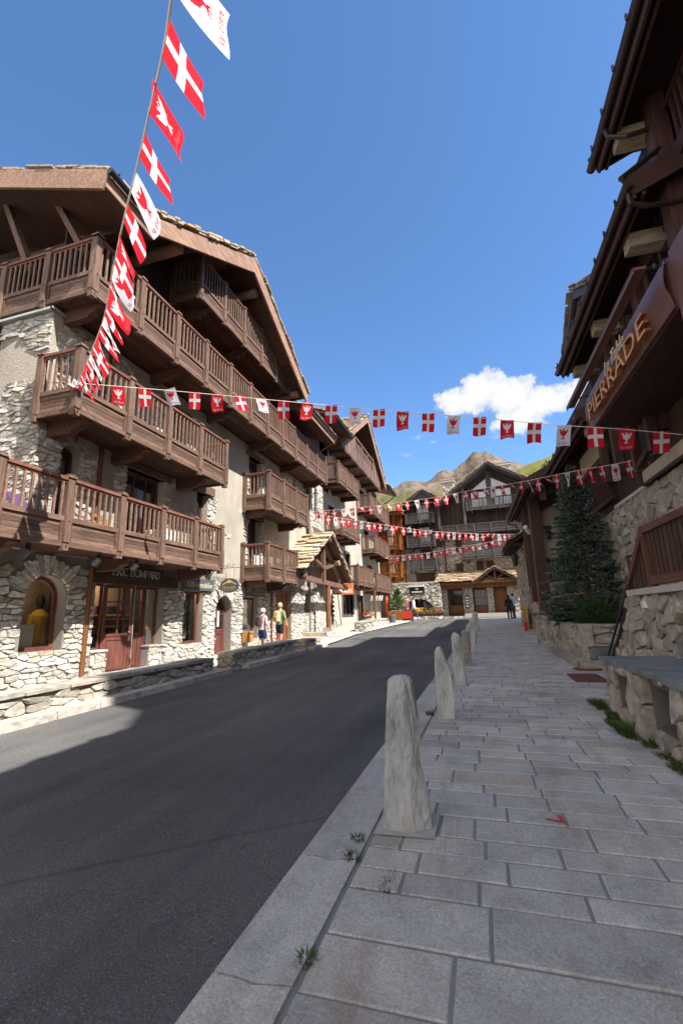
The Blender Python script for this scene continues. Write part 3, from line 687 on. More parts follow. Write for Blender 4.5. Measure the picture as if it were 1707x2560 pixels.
# ------------------------------------------------------------------ low walls on the left
def low_wall(x0, x1, ya, yb, ztop, lab, seed, mat='wall_stone'):
    rr = random.Random(seed); z0 = ground(ya)-.05
    root = thing('low_stone_wall', lab, 'wall', ((x0+x1)/2, (ya+yb)/2, z0), group='low rubble walls edging the forecourt')
    zt = lambda y: ztop[0]+(ztop[1]-ztop[0])*(y-ya)/(yb-ya)
    b = MB(); b.add([(x0+.02,ya,z0),(x1-.03,ya,z0),(x1-.03,yb,z0),(x0+.02,yb,z0),(x0+.02,ya,zt(ya)-.04),(x1-.03,ya,zt(ya)-.04),(x1-.03,yb,zt(yb)-.04),(x0+.02,yb,zt(yb)-.04)],
          [(0,3,2,1),(4,5,6,7),(0,1,5,4),(1,2,6,5),(2,3,7,6),(3,0,4,7)])
    b.F = Frame((x1-.03,0,0),(0,1,0),(0,0,1),(1,0,0)); stones(b,(ya,yb,z0,max(ztop)),(.27,.105),.07,rr,m=1,gap=.012,keep=lambda u,v: v < zt(u)-.07,drop=.3)
    for yy, sg in ((ya,-1),(yb,1)):
        b.F = Frame((0,yy,0),(1,0,0),(0,0,1),(0,sg,0)); stones(b,(x0,x1,z0,zt(yy)-.02),(.22,.11),.06,rr,m=1,gap=.012)
    part(b, 'wall', ['mortar',mat], root)
    b = MB(); y = ya-.03                                  # capping slabs
    while y < yb:
        e = min(yb+.04, y+rr.uniform(.5,1.1)); j = [rr.uniform(-.025,.025) for _ in range(4)]
        P = [(x0-.02+j[0],y+.006),(x1+.035+j[1],y+.006),(x1+.035+j[2],e-.006),(x0-.02+j[3],e-.006)]
        t = rr.uniform(.045,.07)
        b.add([(px,py,zt(py)-.045) for px,py in P]+[(px,py,zt(py)-.045+t) for px,py in P],[(0,3,2,1),(4,5,6,7),(0,1,5,4),(1,2,6,5),(2,3,7,6),(3,0,4,7)]); y = e
    part(b, 'coping', 'grey_stone', root)
low_wall(-7.15,-6.62,-3.0,10.5,(.46,.55),'long low rubble wall below the arched shop window and the open shop door',3)
low_wall(-7.1,-6.62,11.5,15.75,(.60,.70),'low rubble wall in shade in front of the two walkers',4)
low_wall(-7.1,-6.62,16.9,18.55,(.66,.64),'short low rubble wall half in sun by the stone roofed porch',5)
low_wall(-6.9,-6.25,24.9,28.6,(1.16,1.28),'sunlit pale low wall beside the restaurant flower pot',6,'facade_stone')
# ================================================================== RIGHT SIDE
FR = lambda x: Frame((x,0,0),(0,-1,0),(0,0,1),(-1,0,0))          # u = -Y
rr = random.Random(21)
# bench
root = thing('stone_bench', 'rough stone bench with slate top before the retaining wall', 'bench', (2.0,6.3,.1), 'R')
b = MB(FR(1.80)); H = [(-7.0,-6.4,.30,.70),(-5.85,-5.15,.28,.70)]
grid_wall(b,(-7.3,-4.0,.0,.80),H,0,0,.5); b.F = WORLD; b.box(2.3,2.55,4.0,7.3,.0,.8); b.box(1.82,2.55,7.28,7.3,0,.8)
b.F = FR(1.80); stones(b,(-7.3,-4.0,.06,.80),(.25,.30),.12,rr,holes=H,m=1,gap=.014,drop=.1)
b.F = Frame((0,7.3,0),(1,0,0),(0,0,1),(0,1,0)); stones(b,(1.75,2.5,.06,.8),(.25,.25),.07,rr,m=1)
part(b,'base',['mortar','wall_stone'],root)
b = MB(); ys = [3.4,4.75,6.0,7.37]
for ya, yb in zip(ys, ys[1:]):
    L = [(1.69+rr.uniform(-.03,.04), ya+(yb-ya)*k/6+.006*(1 if k == 0 else -1 if k == 6 else 0)) for k in range(7)]
    P = L+[(2.56,yb-.006),(2.56,ya+.006)]; n = len(P)
    b.add([(x,y,.80) for x,y in P]+[(x+(.012 if i < 7 else 0),y,.862+rr.uniform(-.004,.004)) for i,(x,y) in enumerate(P)],[tuple(range(n-1,-1,-1)),tuple(range(n,2*n))]+[(i,(i+1)%n,n+(i+1)%n,n+i) for i in range(n)])
part(b,'seat','slate',root)
# retaining wall with balustrade and stairs
root = thing('retaining_wall', 'stone retaining wall with brown slatted balustrade beside the stairs', 'wall', (2.9,7,.1), 'R')
top = lambda y: 1.74 if y < 8.62 else 1.74-(y-8.62)*.78
b = MB(); b.prism([(2.0,-.1),(10.15,-.1),(10.15,.5),(8.62,1.70),(2.0,1.70)],0,2.59,2.9,0)
b.F = FR(2.59); stones(b,(-10.15,-2.5,.05,1.72),(.30,.22),.055,rr,m=1,gap=.013,keep=lambda u,v: v < top(-u)-.06,drop=.22)
b.F = Frame((0,10.15,0),(1,0,0),(0,0,1),(0,1,0)); stones(b,(2.59,2.9,.05,.5),(.2,.2),.05,rr,m=1)
part(b,'wall',['mortar','wall_stone'],root)
b = MB(); b.box(2.53,2.95,2.0,8.62,1.70,1.79); part(b,'coping','coping',root)
b = MB()
for k in range(9): b.box(2.9,4.05,8.1+k*.27,8.37+k*.27,.0,1.76-k*.19)
part(b,'stairs','concrete',root)
bal = MB(); F = FR(2.66)
bal.F = F; bal.box(-7.78,-2.0,2.60,2.70,-.07,.05,0); bal.box(-7.78,-2.0,1.83,1.95,-.06,.04,0); bal.box(-7.86,-7.76,1.80,2.72,-.07,.05,0)
rail = part(bal,'balustrade','rail_brown',root)
b = MB(F); u = -7.72
while u < -2.1: b.box(u,u+.115,1.95,2.60,-.025,.01); u += .155
part(b,'slats','slat_wood',rail)
b = MB(); b.bar((2.65,7.82,2.62),(2.65,9.42,1.40),.09,.10); b.bar((2.65,7.82,1.84),(2.65,8.75,1.15),.06,.08)
part(b,'raking_rail','rail_brown',root)
b = MB(F)
for k in range(7):
    y = 7.93+k*.155; b.box(-y-.05,-y+.05,1.80-(y-7.82)*.76+.02,2.60-(y-7.82)*.765,-.02,.01)
part(b,'raking_slats','slat_wood',root)
b = MB(); b.tube([(2.55,8.55,1.86),(2.53,9.2,1.36),(2.5,10.1,.66),(2.47,10.2,.5),(2.46,10.22,.12)],.022,8)
b.tube([(2.56,8.85,1.5),(2.54,9.3,1.1),(2.52,10.0,.6)],.03,6)
part(b,'grab_rail','iron',root)
b = MB(F); b.box(-8.02,-7.92,1.5,1.60,0.02,.13); b.box(-7.99,-7.95,1.6,1.64,.05,.1); solo(b,'floodlight','white_paint','small white floodlight fixed under the balustrade coping','lamp',M='R')
# planter wall
root = thing('planter_wall', 'rubble planter wall with kerb under the blue spruce', 'planter', (2.9,15,.15), 'R')
b = MB(); b.box(2.6,3.9,12.15,20.5,-.1,1.1); b.F = FR(2.6); stones(b,(-20.5,-12.15,.2,1.14),(.30,.42),.08,rr,m=1,gap=.018,drop=.15)
b.F = Frame((0,12.15,0),(1,0,0),(0,0,1),(0,-1,0)); stones(b,(2.6,3.9,.3,.66),(.8,.36),.05,rr,m=2,gap=.014,drop=0); stones(b,(2.72,3.9,.66,1.1),(.5,.2),.05,rr,m=1,gap=.014,drop=.1)
b.F = WORLD; b.box(2.56,2.72,12.08,12.3,.66,1.14,1)
part(b,'wall',['mortar','wall_stone','slate'],root)
b = MB(); y = 12.1
while y < 20.4:
    e = y+rr.uniform(.5,.9); b.box(2.54,2.9,y+.005,min(e,20.5)-.005,1.1,1.16+rr.uniform(0,.02)); y = e
b.box(2.9,3.9,12.08,12.3,1.1,1.16); part(b,'coping','grey_stone',root)
b = MB(); y = 12.0
while y < 18.5:
    e = min(18.5,y+rr.uniform(.8,1.2)); b.box(2.33,2.6,y+.006,e-.006,0,ground(y)+.2); y = e
b.box(2.33,3.3,11.95,12.13,0,.36); part(b,'kerb','rust_plate' if False else 'grey_stone',root)
b = MB(); b.box(2.9,3.88,12.3,20.4,1.0,1.12); part(b,'soil','soil',root)
# ------------------------------------------------------------------ chalets on the right
def eave(root, x, z, ya, yb, pitch=.42, depth=6.2, xin=4.15, near=True, tiles='roof_slab_grey'):
    """stepped eave: roof slab, two fascia boards, gutter with hooks, soffit"""
    zb = z-.10
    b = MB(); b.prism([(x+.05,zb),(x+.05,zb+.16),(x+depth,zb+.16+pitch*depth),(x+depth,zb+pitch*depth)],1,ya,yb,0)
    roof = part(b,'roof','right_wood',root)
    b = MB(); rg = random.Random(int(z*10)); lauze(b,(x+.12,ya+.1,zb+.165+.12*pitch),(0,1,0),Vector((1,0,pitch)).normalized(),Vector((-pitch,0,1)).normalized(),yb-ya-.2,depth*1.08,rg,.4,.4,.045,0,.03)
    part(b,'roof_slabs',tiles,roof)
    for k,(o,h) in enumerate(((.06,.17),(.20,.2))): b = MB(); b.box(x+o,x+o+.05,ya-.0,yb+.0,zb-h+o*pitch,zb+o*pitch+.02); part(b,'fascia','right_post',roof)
    for s in (ya, yb): b = MB(); b.bar((x+.0,s,zb+.08),(x+depth,s,zb+.08+pitch*depth),.06,.40); part(b,'verge_board','right_wood',roof)
    b = MB(); n = 8
    P = [(x-.02-.085*math.cos(PI*k/n)*1., z-.085*math.sin(PI*k/n)*1.15) for k in range(n+1)]
    P2 = [(x-.02-.075*math.cos(PI*k/n), z-.075*math.sin(PI*k/n)*1.15) for k in range(n,-1,-1)]
    Q = P+P2; nn = len(Q)
    b.add([(px,ya-.1,pz) for px,pz in Q]+[(px,yb+.12,pz) for px,pz in Q],[(i,(i+1)%nn,nn+(i+1)%nn,nn+i) for i in range(nn)])
    b.add([(px,ya-.1,pz) for px,pz in P]+[(px,yb+.12,pz) for px,pz in P],[tuple(range(n+1)),tuple(range(2*n+1,n,-1))])
    gut = part(b,'gutter','gutter_metal',root)
    y = max(ya,1.0)+.3
    while y < yb: b = MB(); b.box(x-.135,x+.1,y-.018,y+.018,z-.01,z+.02); b.box(x-.135,x-.105,y-.018,y+.018,z-.06,z-.01); b.box(x-.135,x-.105,y-.018,y+.018,z+.02,z+.06); part(b,'gutter_hook','iron',gut); y += .72
    return roof
def cream_beam(root, y, z, x0, x1=4.3, s=.24):
    b = MB(); b.box(x0,x1,y-s/2,y+s/2,z-s,z); part(b,'beam','cream_wood',root)
def post(root, x, y, z0, z1, w=.26, name='post'):
    b = MB(); b.box(x-w/2,x+w/2,y-w/2,y+w/2,z0,z1); part(b,name,'right_post',root)
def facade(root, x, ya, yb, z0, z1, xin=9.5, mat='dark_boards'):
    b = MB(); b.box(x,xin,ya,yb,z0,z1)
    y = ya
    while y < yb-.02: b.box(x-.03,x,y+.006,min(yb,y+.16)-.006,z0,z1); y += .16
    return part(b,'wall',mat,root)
def slat_rail(root, x, ya, yb, z0, z1, gap=.13, name='balustrade', mat='right_wood'):
    b = MB(); b.box(x-.06,x+.05,ya,yb,z1-.08,z1); b.box(x-.06,x+.05,ya,yb,z0,z0+.12); y = ya+.08
    while y < yb-.05: b.box(x-.025,x+.02,y,y+.06,z0+.12,z1-.08); y += gap
    return part(b,name,mat,root)
def downpipe(root, pts, r=.045, mat='gutter_metal'):
    b = MB(); b.tube(pts,r,10); part(b,'downpipe',mat,root)
R1 = thing('timber_chalet','highest dark timber chalet, with slatted balcony above the rust brown canopy','chalet',(6,2,0),'R','stepped dark chalets on the right')
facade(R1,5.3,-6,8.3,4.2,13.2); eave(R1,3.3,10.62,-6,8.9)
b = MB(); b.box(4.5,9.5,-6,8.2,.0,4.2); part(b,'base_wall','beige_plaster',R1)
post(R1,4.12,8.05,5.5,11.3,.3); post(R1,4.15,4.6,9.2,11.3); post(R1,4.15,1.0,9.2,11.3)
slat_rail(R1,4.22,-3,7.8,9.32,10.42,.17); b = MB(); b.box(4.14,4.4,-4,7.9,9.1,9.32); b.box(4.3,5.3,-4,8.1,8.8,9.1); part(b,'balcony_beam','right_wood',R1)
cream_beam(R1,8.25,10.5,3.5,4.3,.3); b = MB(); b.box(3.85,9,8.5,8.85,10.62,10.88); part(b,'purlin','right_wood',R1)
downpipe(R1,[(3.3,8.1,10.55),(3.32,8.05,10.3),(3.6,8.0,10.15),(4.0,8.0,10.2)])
window(R1,FR(5.26),-7.9,-6.2,9.3,10.6,.05,'right_post','dark_glass',1,0); window(R1,FR(5.26),-4.6,-2.8,9.3,10.6,.05,'right_post','dark_glass',1,0)
R2 = thing('timber_chalet','dark timber chalet with roof dormer behind the restaurant sign','chalet',(6,11,0),'R','stepped dark chalets on the right')
facade(R2,4.2,8.3,14.0,4.2,10.6); eave(R2,3.3,8.7,7.65,14.15)
for y in (10.0,12.25,13.9): post(R2,4.12,y,5.0,9.0,.2)
cream_beam(R2,8.75,8.55,3.55,4.25,.3); cream_beam(R2,11.55,8.55,3.6,4.25,.3); cream_beam(R2,13.75,8.55,3.6,4.25,.28)
for a in (-11.9,-9.7): window(R2,FR(4.16),a,a+1.5,7.2,8.5,.03,'door_wood','dark_glass',1,0,.09)
slat_rail(R2,4.0,8.4,13.9,6.2,7.25,.15)
downpipe(R2,[(3.3,7.7,8.66),(3.33,7.75,8.45),(3.6,7.8,8.36),(4.2,7.9,8.4)]); downpipe(R2,[(3.2,7.6,8.85),(3.5,7.75,9.15),(4.05,7.95,9.65)],.05)
dm = MB(); dm.prism([(10.75,9.0),(12.45,9.98),(13.85,9.15),(13.85,8.95),(10.75,8.85)],0,3.62,3.7,0)
for k in range(9): dm.box(3.59,3.62,11.2+k*.27,11.24+k*.27,9.0,9.45+.2*(1-abs(k-4)/4))
d0 = part(dm,'dormer','right_wood',R2)
b = MB()
for p,q in (((10.6,8.98),(12.45,10.07)),((12.45,10.07),(13.98,9.12))): b.bar((3.55,p[0],p[1]),(3.55,q[0],q[1]),.1,.2)
b.add([(3.5,10.55,9.06),(3.5,12.45,10.18),(8,12.45,10.18),(8,10.55,9.06)],[(0,1,2,3)]); b.add([(3.5,12.45,10.18),(3.5,14.05,9.2),(8,14.05,9.2),(8,12.45,10.18)],[(0,1,2,3)])
part(b,'dormer_roof','grey_wood',d0)
b = MB(); rg = random.Random(5); edge_slabs(b,(3.5,10.5,9.06),(3.5,12.45,10.2),(-1,0,0),rg,w=.4); edge_slabs(b,(3.5,12.45,10.2),(3.5,14.1,9.2),(-1,0,0),rg,w=.4); part(b,'roof_slabs','roof_slab_grey',d0)
# cream bay and timber underside below
b = MB(); b.box(3.92,4.2,5.0,11.0,4.16,4.42,0); b.box(3.9,4.25,4.98,11.05,4.10,4.16,1); bay = part(b,'bay_panel',['cream_panel','right_wood'],R2)
b = MB(); 
for y0_,z0_ in ((10.0,4.6),(10.95,4.42),(12.1,4.7)): b = MB(); b.box(3.8,3.98,y0_,y0_+.17,z0_,6.2); part(b,'strut','right_post',R2)
b = MB(); b.bar((3.85,11.0,4.5),(4.1,10.2,5.1),.1,.1); part(b,'brace','right_post',R2)
R3 = thing('timber_chalet','low dark timber chalet with cream beam ends behind the spruce','chalet',(6,16,0),'R','stepped dark chalets on the right')
facade(R3,4.2,14.0,18.6,4.15,8.4); eave(R3,3.3,6.65,12.9,18.4)
post(R3,3.95,13.45,4.85,6.7,.18); post(R3,4.0,16.95,4.2,7.2,.3); post(R3,3.7,18.2,2.6,6.6,.2); slat_rail(R3,4.05,13.5,17,4.4,5.7,.2)
cream_beam(R3,13.3,6.5,3.55,4.25,.28); cream_beam(R3,18.2,6.55,3.5,4.25,.28)
b = MB(); b.box(4.1,4.19,13.6,16.6,5.9,6.5); b.box(4.1,4.19,17.2,18.6,5.9,6.7); part(b,'panel','cream_panel',R3)
b = MB(); b.box(4.05,4.5,5.0,18.6,0,4.1,0); b.F = FR(4.05); stones(b,(-18.6,-6.0,.6,4.1),(.34,.27),.06,rr,m=1,gap=.014,drop=.2)
terr_wall = part(b,'terrace_wall',['mortar','wall_stone'],R3)
b = MB(); b.box(3.98,4.45,9.0,13.4,4.1,4.18); part(b,'coping','coping',terr_wall)
b = MB(); b.box(4.0,4.06,12.0,13.2,.3,2.6,0); b.box(3.96,4.06,12.9,13.05,.3,2.9,1); part(b,'door_surround',['beige_plaster','rail_brown'],R3)
R4 = thing('plaster_chalet','beige and timber chalet with stone pier behind the blue spruce','chalet',(4.5,24,.5),'R')
b = MB(); b.box(3.35,9,21.5,30,.2,6.2); b.prism([(3.35,6.2),(9,6.2),(9,8.7)],1,21.5,30,0); part(b,'wall','beige_plaster',R4)
eave(R4,2.5,6.5,19.1,26.2,.5,6.5,tiles='roof_slab')
b = MB(); y = 19.2
while y < 26.2: b.box(2.42,3.3,y,y+.12,6.36,6.5); y += .42
part(b,'rafter_ends','right_post',R4)
post(R4,3.12,21.1,1.5,6.5,.42); post(R4,2.98,22.6,1.9,6.5,.3); post(R4,2.98,23.6,2.6,6.6,.24); post(R4,3.3,19.6,5.9,6.6,.2)
b = MB(); b.bar((3.1,21.2,5.9),(8.5,21.2,8.6),.25,.4); part(b,'rafter','right_wood',R4); b = MB(); b.box(2.9,3.2,19.2,26,6.25,6.45); part(b,'purlin','right_wood',R4)
b = MB(Frame((0,21.45,0),(1,0,0),(0,0,1),(0,-1,0)))
b.box(3.3,4.6,3.62,3.72,.02,.12); b.box(3.3,4.6,2.78,2.9,.02,.12)
for k in range(9): b.box(3.34+k*.14,3.40+k*.14,2.9,3.62,.05,.1)
part(b,'balustrade','right_wood',R4)
b = MB(Frame((0,21.45,0),(1,0,0),(0,0,1),(0,-1,0))); b.box(3.22,3.55,1.2,2.75,0,.06); part(b,'white_panel','white_paint',R4)
b = MB(); b.box(3.02,3.3,24.6,29.6,.3,4.9,0); b.box(3.05,3.35,20.5,24.6,.1,1.44,0); b.prism([(22.3,1.44),(24.6,1.44),(24.6,2.6)],0,3.05,3.35,2)
b.F = FR(3.02); stones(b,(-29.6,-24.6,.4,4.9),(.38,.24),.07,rr,m=1); b.F = FR(3.05); stones(b,(-24.6,-20.5,.3,1.44),(.38,.28),.07,rr,m=1)
b.F = Frame((0,24.6,0),(1,0,0),(0,0,1),(0,-1,0)); stones(b,(2.95,3.35,1.4,4.9),(.3,.2),.05,rr,m=1)
part(b,'stone_pier',['mortar_light','wall_stone','beige_plaster'],R4)
b = MB(); b.prism([(2.28,4.83),(2.28,4.95),(3.3,5.55),(3.3,5.40)],1,24.4,29.6,0); rg = random.Random(8)
y = 24.5
while y < 29.5: b.box(2.22,2.9,y,y+.10,4.80,4.88,0); y += .34
low = part(b,'canopy','right_wood',R4)
b = MB(); lauze(b,(2.25,24.35,4.97),(0,1,0),Vector((1,0,.58)).normalized(),Vector((-.58,0,1)).normalized(),5.3,1.2,rg,.4,.35,.045); part(b,'roof_slabs','roof_slab_grey',low)
downpipe(R4,[(2.45,26.2,6.45),(2.5,26.3,6.2),(2.9,26.3,6.1),(2.95,26.25,5.8),(2.95,26.2,4.9)],.045,'gutter_metal'); downpipe(R4,[(3.0,21.7,6.2),(2.98,21.7,1.5)],.05,'copper_pipe')
# unseen blocks added behind the street front, shaped to throw the street's long shade
sb = MB(); sb.prism([(-9,0),(.6,0),(.6,21.1),(-1.5,18.7),(-9,12)],0,10.3,17,0); part(sb,'shade_block','beige_plaster',R1)
sb = MB(); sb.prism([(.6,0),(11.4,0),(11.4,23.6),(.6,23.6)],0,10.35,17,0); part(sb,'shade_block','beige_plaster',R2)
sb = MB(); sb.prism([(11.4,0),(16.4,0),(16.4,20.7),(11.4,20.7)],0,10.5,17,0); part(sb,'shade_block','beige_plaster',R3)
sb = MB(); sb.prism([(16.4,0),(31.9,0),(31.9,17.0),(16.4,17.7)],0,10.9,17,0); part(sb,'shade_block','beige_plaster',R4)
# restaurant sign on its steel canopy
cn = thing('sign_canopy','dark rust brown steel canopy box carrying the restaurant lettering','canopy',(3.5,8.4,5.3),'R')
b = MB(); b.box(3.02,4.2,6.2,10.55,5.40,6.10,0); part(b,'box','rust_steel',cn)
b = MB(); b.box(2.98,3.5,4.6,6.2,2.9,6.16,0); part(b,'side_panel','rust_steel',cn)
b = MB(); b.box(3.0,4.2,3.5,10.5,5.33,5.40); part(b,'soffit','right_wood',cn)
sg = thing('restaurant_sign','rust brown sign panel with raised copper letters ','sign',(3.0,8.4,5.4),'R')
b = MB(FR(2.985)); n = 8
for k in range(n):
    a, e = k/n, (k+1)/n; dd = lambda t: .03+.07*math.sin(PI*min(1,t*1.0))*(.6 if t < .3 else 1)
    b.add([(-10.62,5.37+.75*a,dd(a)),(-6.25,5.37+.75*a,dd(a)),(-6.25,5.37+.75*e,dd(e)),(-10.62,5.37+.75*e,dd(e))],[(0,1,2,3)])
b.box(-10.62,-6.25,5.37,6.12,-.02,.0)
part(b,'panel','rust_steel',sg)
b = MB(FR(2.985)); letter(b,'PIERRADE',-10.15,-6.88,5.445,5.775,.09,.17,0,m_side=1); part(b,'lettering',['letter_face','letter_edge'],sg)
b = MB(FR(2.985)); letter(b,'La Table',-9.0,-7.85,5.83,6.07,.10,.115,0,.45); part(b,'script_lettering','cream_letter',sg)
b = MB(); b.box(2.55,2.72,6.25,10.75,6.02,6.06); b.box(2.55,2.57,6.25,10.75,5.97,6.06); lb = part(b,'light_bar','rust_steel',sg)
for y in (6.35,7.8,9.2,10.35): b = MB(); b.tube([(3.0,y,6.08),(2.85,y,6.10),(2.7,y,6.05)],.014,6); b.lathe((2.86,y,6.06),[(.02,0),(.028,.02),(.02,.07)],8); part(b,'arm','iron',lb)
# small fixtures on the right
b = MB(); b.tube([(2.95,22.0,4.98),(2.78,21.75,5.18)],.10,14); b.tube([(2.78,21.75,5.18),(2.75,21.7,5.22)],[.11,.095],14); b.tube([(2.95,22.0,5.1),(3.1,22.1,5.2)],.03,6)
solo(b,'spotlight','white_paint','white cylindrical spotlight on the dark post by the spruce','lamp',(2.8,21.9,4.95),'R',smooth=False)
ln = thing('wall_lantern','black wall lantern hanging under the little canopy at the street end','lantern',(2.5,25.0,3.7),'R')
b = MB(); b.lathe((2.5,25.0,3.75),[(.04,0),(.10,.03),(.17,.42),(.19,.44),(.23,.46),(.14,.60),(.05,.68),(.03,.76)],8); b.tube([(2.5,25,4.45),(2.5,25,4.6),(2.8,25,4.75),(3.0,25,4.6)],.02,6); part(b,'lantern_body','iron',ln)
b = MB(); b.lathe((2.5,25.0,3.80),[(.095,0),(.155,.34)],8); part(b,'pane','bright_glass',ln)
ln = thing('wall_lantern','small dark lantern on the beige gable wall behind the spruce','lantern',(3.6,21.4,4.6),'R')
b = MB(); b.lathe((3.62,21.3,4.55),[(.03,0),(.1,.05),(.13,.24),(.15,.26),(.05,.38)],8); b.tube([(3.62,21.3,4.93),(3.62,21.3,5.05),(3.62,21.5,5.1)],.02,6); b.box(3.45,3.8,21.42,21.48,5.0,5.15); part(b,'lantern_body','iron',ln)
hz = thing('hazard_board','yellow and black striped hazard board standing at the stone pier','hazard board',(2.7,25.6,.6),'R')
b = MB(FR(2.75)); b.box(-26.2,-24.6,.72,1.74,0,.04); b.box(-26.1,-26.0,.55,.72,0,.04); b.box(-24.8,-24.7,.55,.72,0,.04); part(b,'panel','yellow_paint',hz)
b = MB(FR(2.75))
for k in range(8):
    z = .78+k*.125; b.add([(-26.18,z+.1,.043),(-24.62,z-.03,.043),(-24.62,min(1.72,z+.03),.043),(-26.18,min(1.72,z+.16),.043)],[(0,1,2,3)])
part(b,'stripes','black_paint',hz)
b = MB(); b.lathe((2.55,24.0,ground(24)),[(.09,0),(.09,.05),(.07,.06),(.07,.36),(.085,.38),(.08,.44),(.03,.48)],10); b.tube([(2.45,24,ground(24)+.28),(2.65,24,ground(24)+.28)],.035,8)
solo(b,'hydrant','red_paint','small red hydrant at the foot of the stone pier beside the hazard board','hydrant',M='R')
# ================================================================== LEFT: FIRST CHALET
FA = Frame((-9,0,0),(0,1,0),(0,0,1),(1,0,0))
rr = random.Random(31)
A = thing('stone_chalet','large stone and timber chalet with four tiers of long balconies above the sweater shop','chalet',(-9.5,14,.1))
Hg = [(5.1,6.35,.9,2.55),(7.2,8.2,.94,2.54),(9.0,11.55,.15,2.47),(12.5,13.55,.78,2.43),(14.32,15.4,.1,2.32),(16.26,17.5,.72,2.34),(19.3,21.0,.34,2.72),(22.75,23.85,1.72,2.75)]
Hu = [(7.65,8.15,3.05,5.6),(9.7,11.25,3.05,5.65),(12.95,13.6,3.9,5.8),(16.55,17.6,3.05,5.62),(7.9,9.1,6.0,7.9),(11.0,12.2,6.0,8.1),(16.55,17.65,6.0,8.3),(20.5,21.3,6.2,8.2)]
b = MB(FA); grid_wall(b,(-3,23.4,-.1,3.0),Hg,0,0,.32); part_m = b
for h in (Hg[0],Hg[1],Hg[4]): arch_fill(b,h[0],h[1],h[3]-(h[1]-h[0])/2,h[3],0,0,.32)
arch_fill(b,22.75,23.85,2.35,2.75,0,0,.32,rise=.4)
grid_wall(b,(7.05,23.4,3.0,8.75),Hu,1,0,.28)
arch_fill(b,7.65,8.15,5.35,5.6,1,0,.28); arch_fill(b,7.9,9.1,7.45,7.9,1,0,.28,rise=.45); arch_fill(b,20.5,21.3,7.8,8.2,1,0,.28)
b.F = WORLD
b.quad((-9,7.05,3.0),(-24,7.05,3.0),(-24,7.05,8.72),(-9,7.05,8.72),1)                 # gable end facing the camera
b.box(-24,-9.02,-3,7.05,2.9,3.0,1); b.quad((-9,-3,-.1),(-24,-3,-.1),(-24,-3,3),(-9,-3,3),1)
b.box(-9.05,-9.0,-3,7.05,3.0,3.02,1)
wallA = part(b,'wall',['mortar_light','plaster'],A)
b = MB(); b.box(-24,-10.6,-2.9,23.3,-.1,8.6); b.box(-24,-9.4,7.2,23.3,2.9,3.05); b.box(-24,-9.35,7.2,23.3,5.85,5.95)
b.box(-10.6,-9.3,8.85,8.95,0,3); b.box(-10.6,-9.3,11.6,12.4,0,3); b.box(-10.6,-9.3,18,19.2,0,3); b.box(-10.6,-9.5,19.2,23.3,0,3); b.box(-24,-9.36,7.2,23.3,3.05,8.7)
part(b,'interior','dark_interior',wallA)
# stonework of the ground floor
b = MB(FA)
hs = [(h[0]-.0,h[1]+.0,h[2],h[3]) for h in Hg]+[(8.8,12.05,2.4,3.0),(12.3,14.05,2.42,2.86)]
AR = [((h[0]+h[1])/2,h[3]-(h[1]-h[0])/2,(h[1]-h[0])/2+.40) for h in (Hg[0],Hg[1])]+[(14.86,1.78,.54+.26),(23.3,2.35,.72)]
stones(b,(-2.5,23.4,.0,2.86),(.27,.105),.05,rr,holes=hs,arches=AR,gap=.015,drop=.22,keep=lambda u,v: v < 2.75-.12*math.sin(u*3) and not (17.6 < u < 22.6 and v > 2.6))
for (ac,az,ar),w in zip(AR[:2],(.40,.40)): arch_ring(b,ac,az,ar-.39,ar,19,.10,rr)
arch_ring(b,14.86,1.78,.55,.82,13,.08,rr); arch_ring(b,23.3,2.35,.56,.78,9,.08,rr)
for uq in (7.2,8.2): pass
part(b,'stonework','facade_stone',wallA)
# quoins and exposed stones in the plaster of the upper floors
b = MB(FA)
def quoin(u0,u1,v0,v1,wob=.12,seed=0):
    q = random.Random(seed); ph = q.uniform(0,6)
    stones(b,(u0-.1,u1+.1,v0,v1),(.24,.105),.06,q,holes=Hu,gap=.012,drop=.15,keep=lambda u,v: u0+wob*.6*math.sin(v*5+ph) < u < u1+wob*math.sin(v*4.1+ph*2))
for i,(a,c,e,f) in enumerate([(9.35,9.7,3.1,5.8),(11.25,11.65,3.1,5.8),(12.7,12.95,3.6,5.75),(13.6,14.05,3.5,5.8),(16.25,16.55,3.1,5.8),(17.6,18.15,3.1,5.8),(16.25,16.55,6.0,8.4),(17.65,18.1,6.0,8.4),(20.2,20.5,6.0,8.5),(21.3,22.6,6.2,8.6),(7.1,7.65,4.2,5.8),(8.15,8.6,3.6,5.8),(7.3,7.9,6.4,8.6),(9.1,9.6,6.3,8.6),(10.7,11.0,6.0,8.3),(12.2,12.6,6.0,8.3)]): quoin(a,c,e,f,seed=i)
arch_ring(b,7.9,5.3,.30,.78,13,.09,rr); arch_ring(b,8.5,7.42,.62,1.15,13,.09,rr); arch_ring(b,20.9,7.8,.42,.75,9,.08,rr)
q = random.Random(77)
for _ in range(46):
    cu, cv = q.uniform(7.2,23), q.uniform(3.2,8.5)
    if any(h[0]-.3 < cu < h[1]+.3 and h[2]-.2 < cv < h[3]+.3 for h in Hu): continue
    for _ in range(q.choice((1,2,3))):
        x, y = cu+q.uniform(-.2,.2), cv+q.uniform(-.15,.15); w, h = q.uniform(.07,.17), q.uniform(.04,.08); a = q.uniform(-.5,.5)
        P = [(x+w*math.cos(t)*math.cos(a)-h*math.sin(t)*math.sin(a), y+w*math.cos(t)*math.sin(a)+h*math.sin(t)*math.cos(a)) for t in (0,1.1,2.2,3.3,4.4,5.4)]
        stone_block(b,P,.03,q,.008)
b.F = Frame((0,7.05,0),(1,0,0),(0,0,1),(0,-1,0))
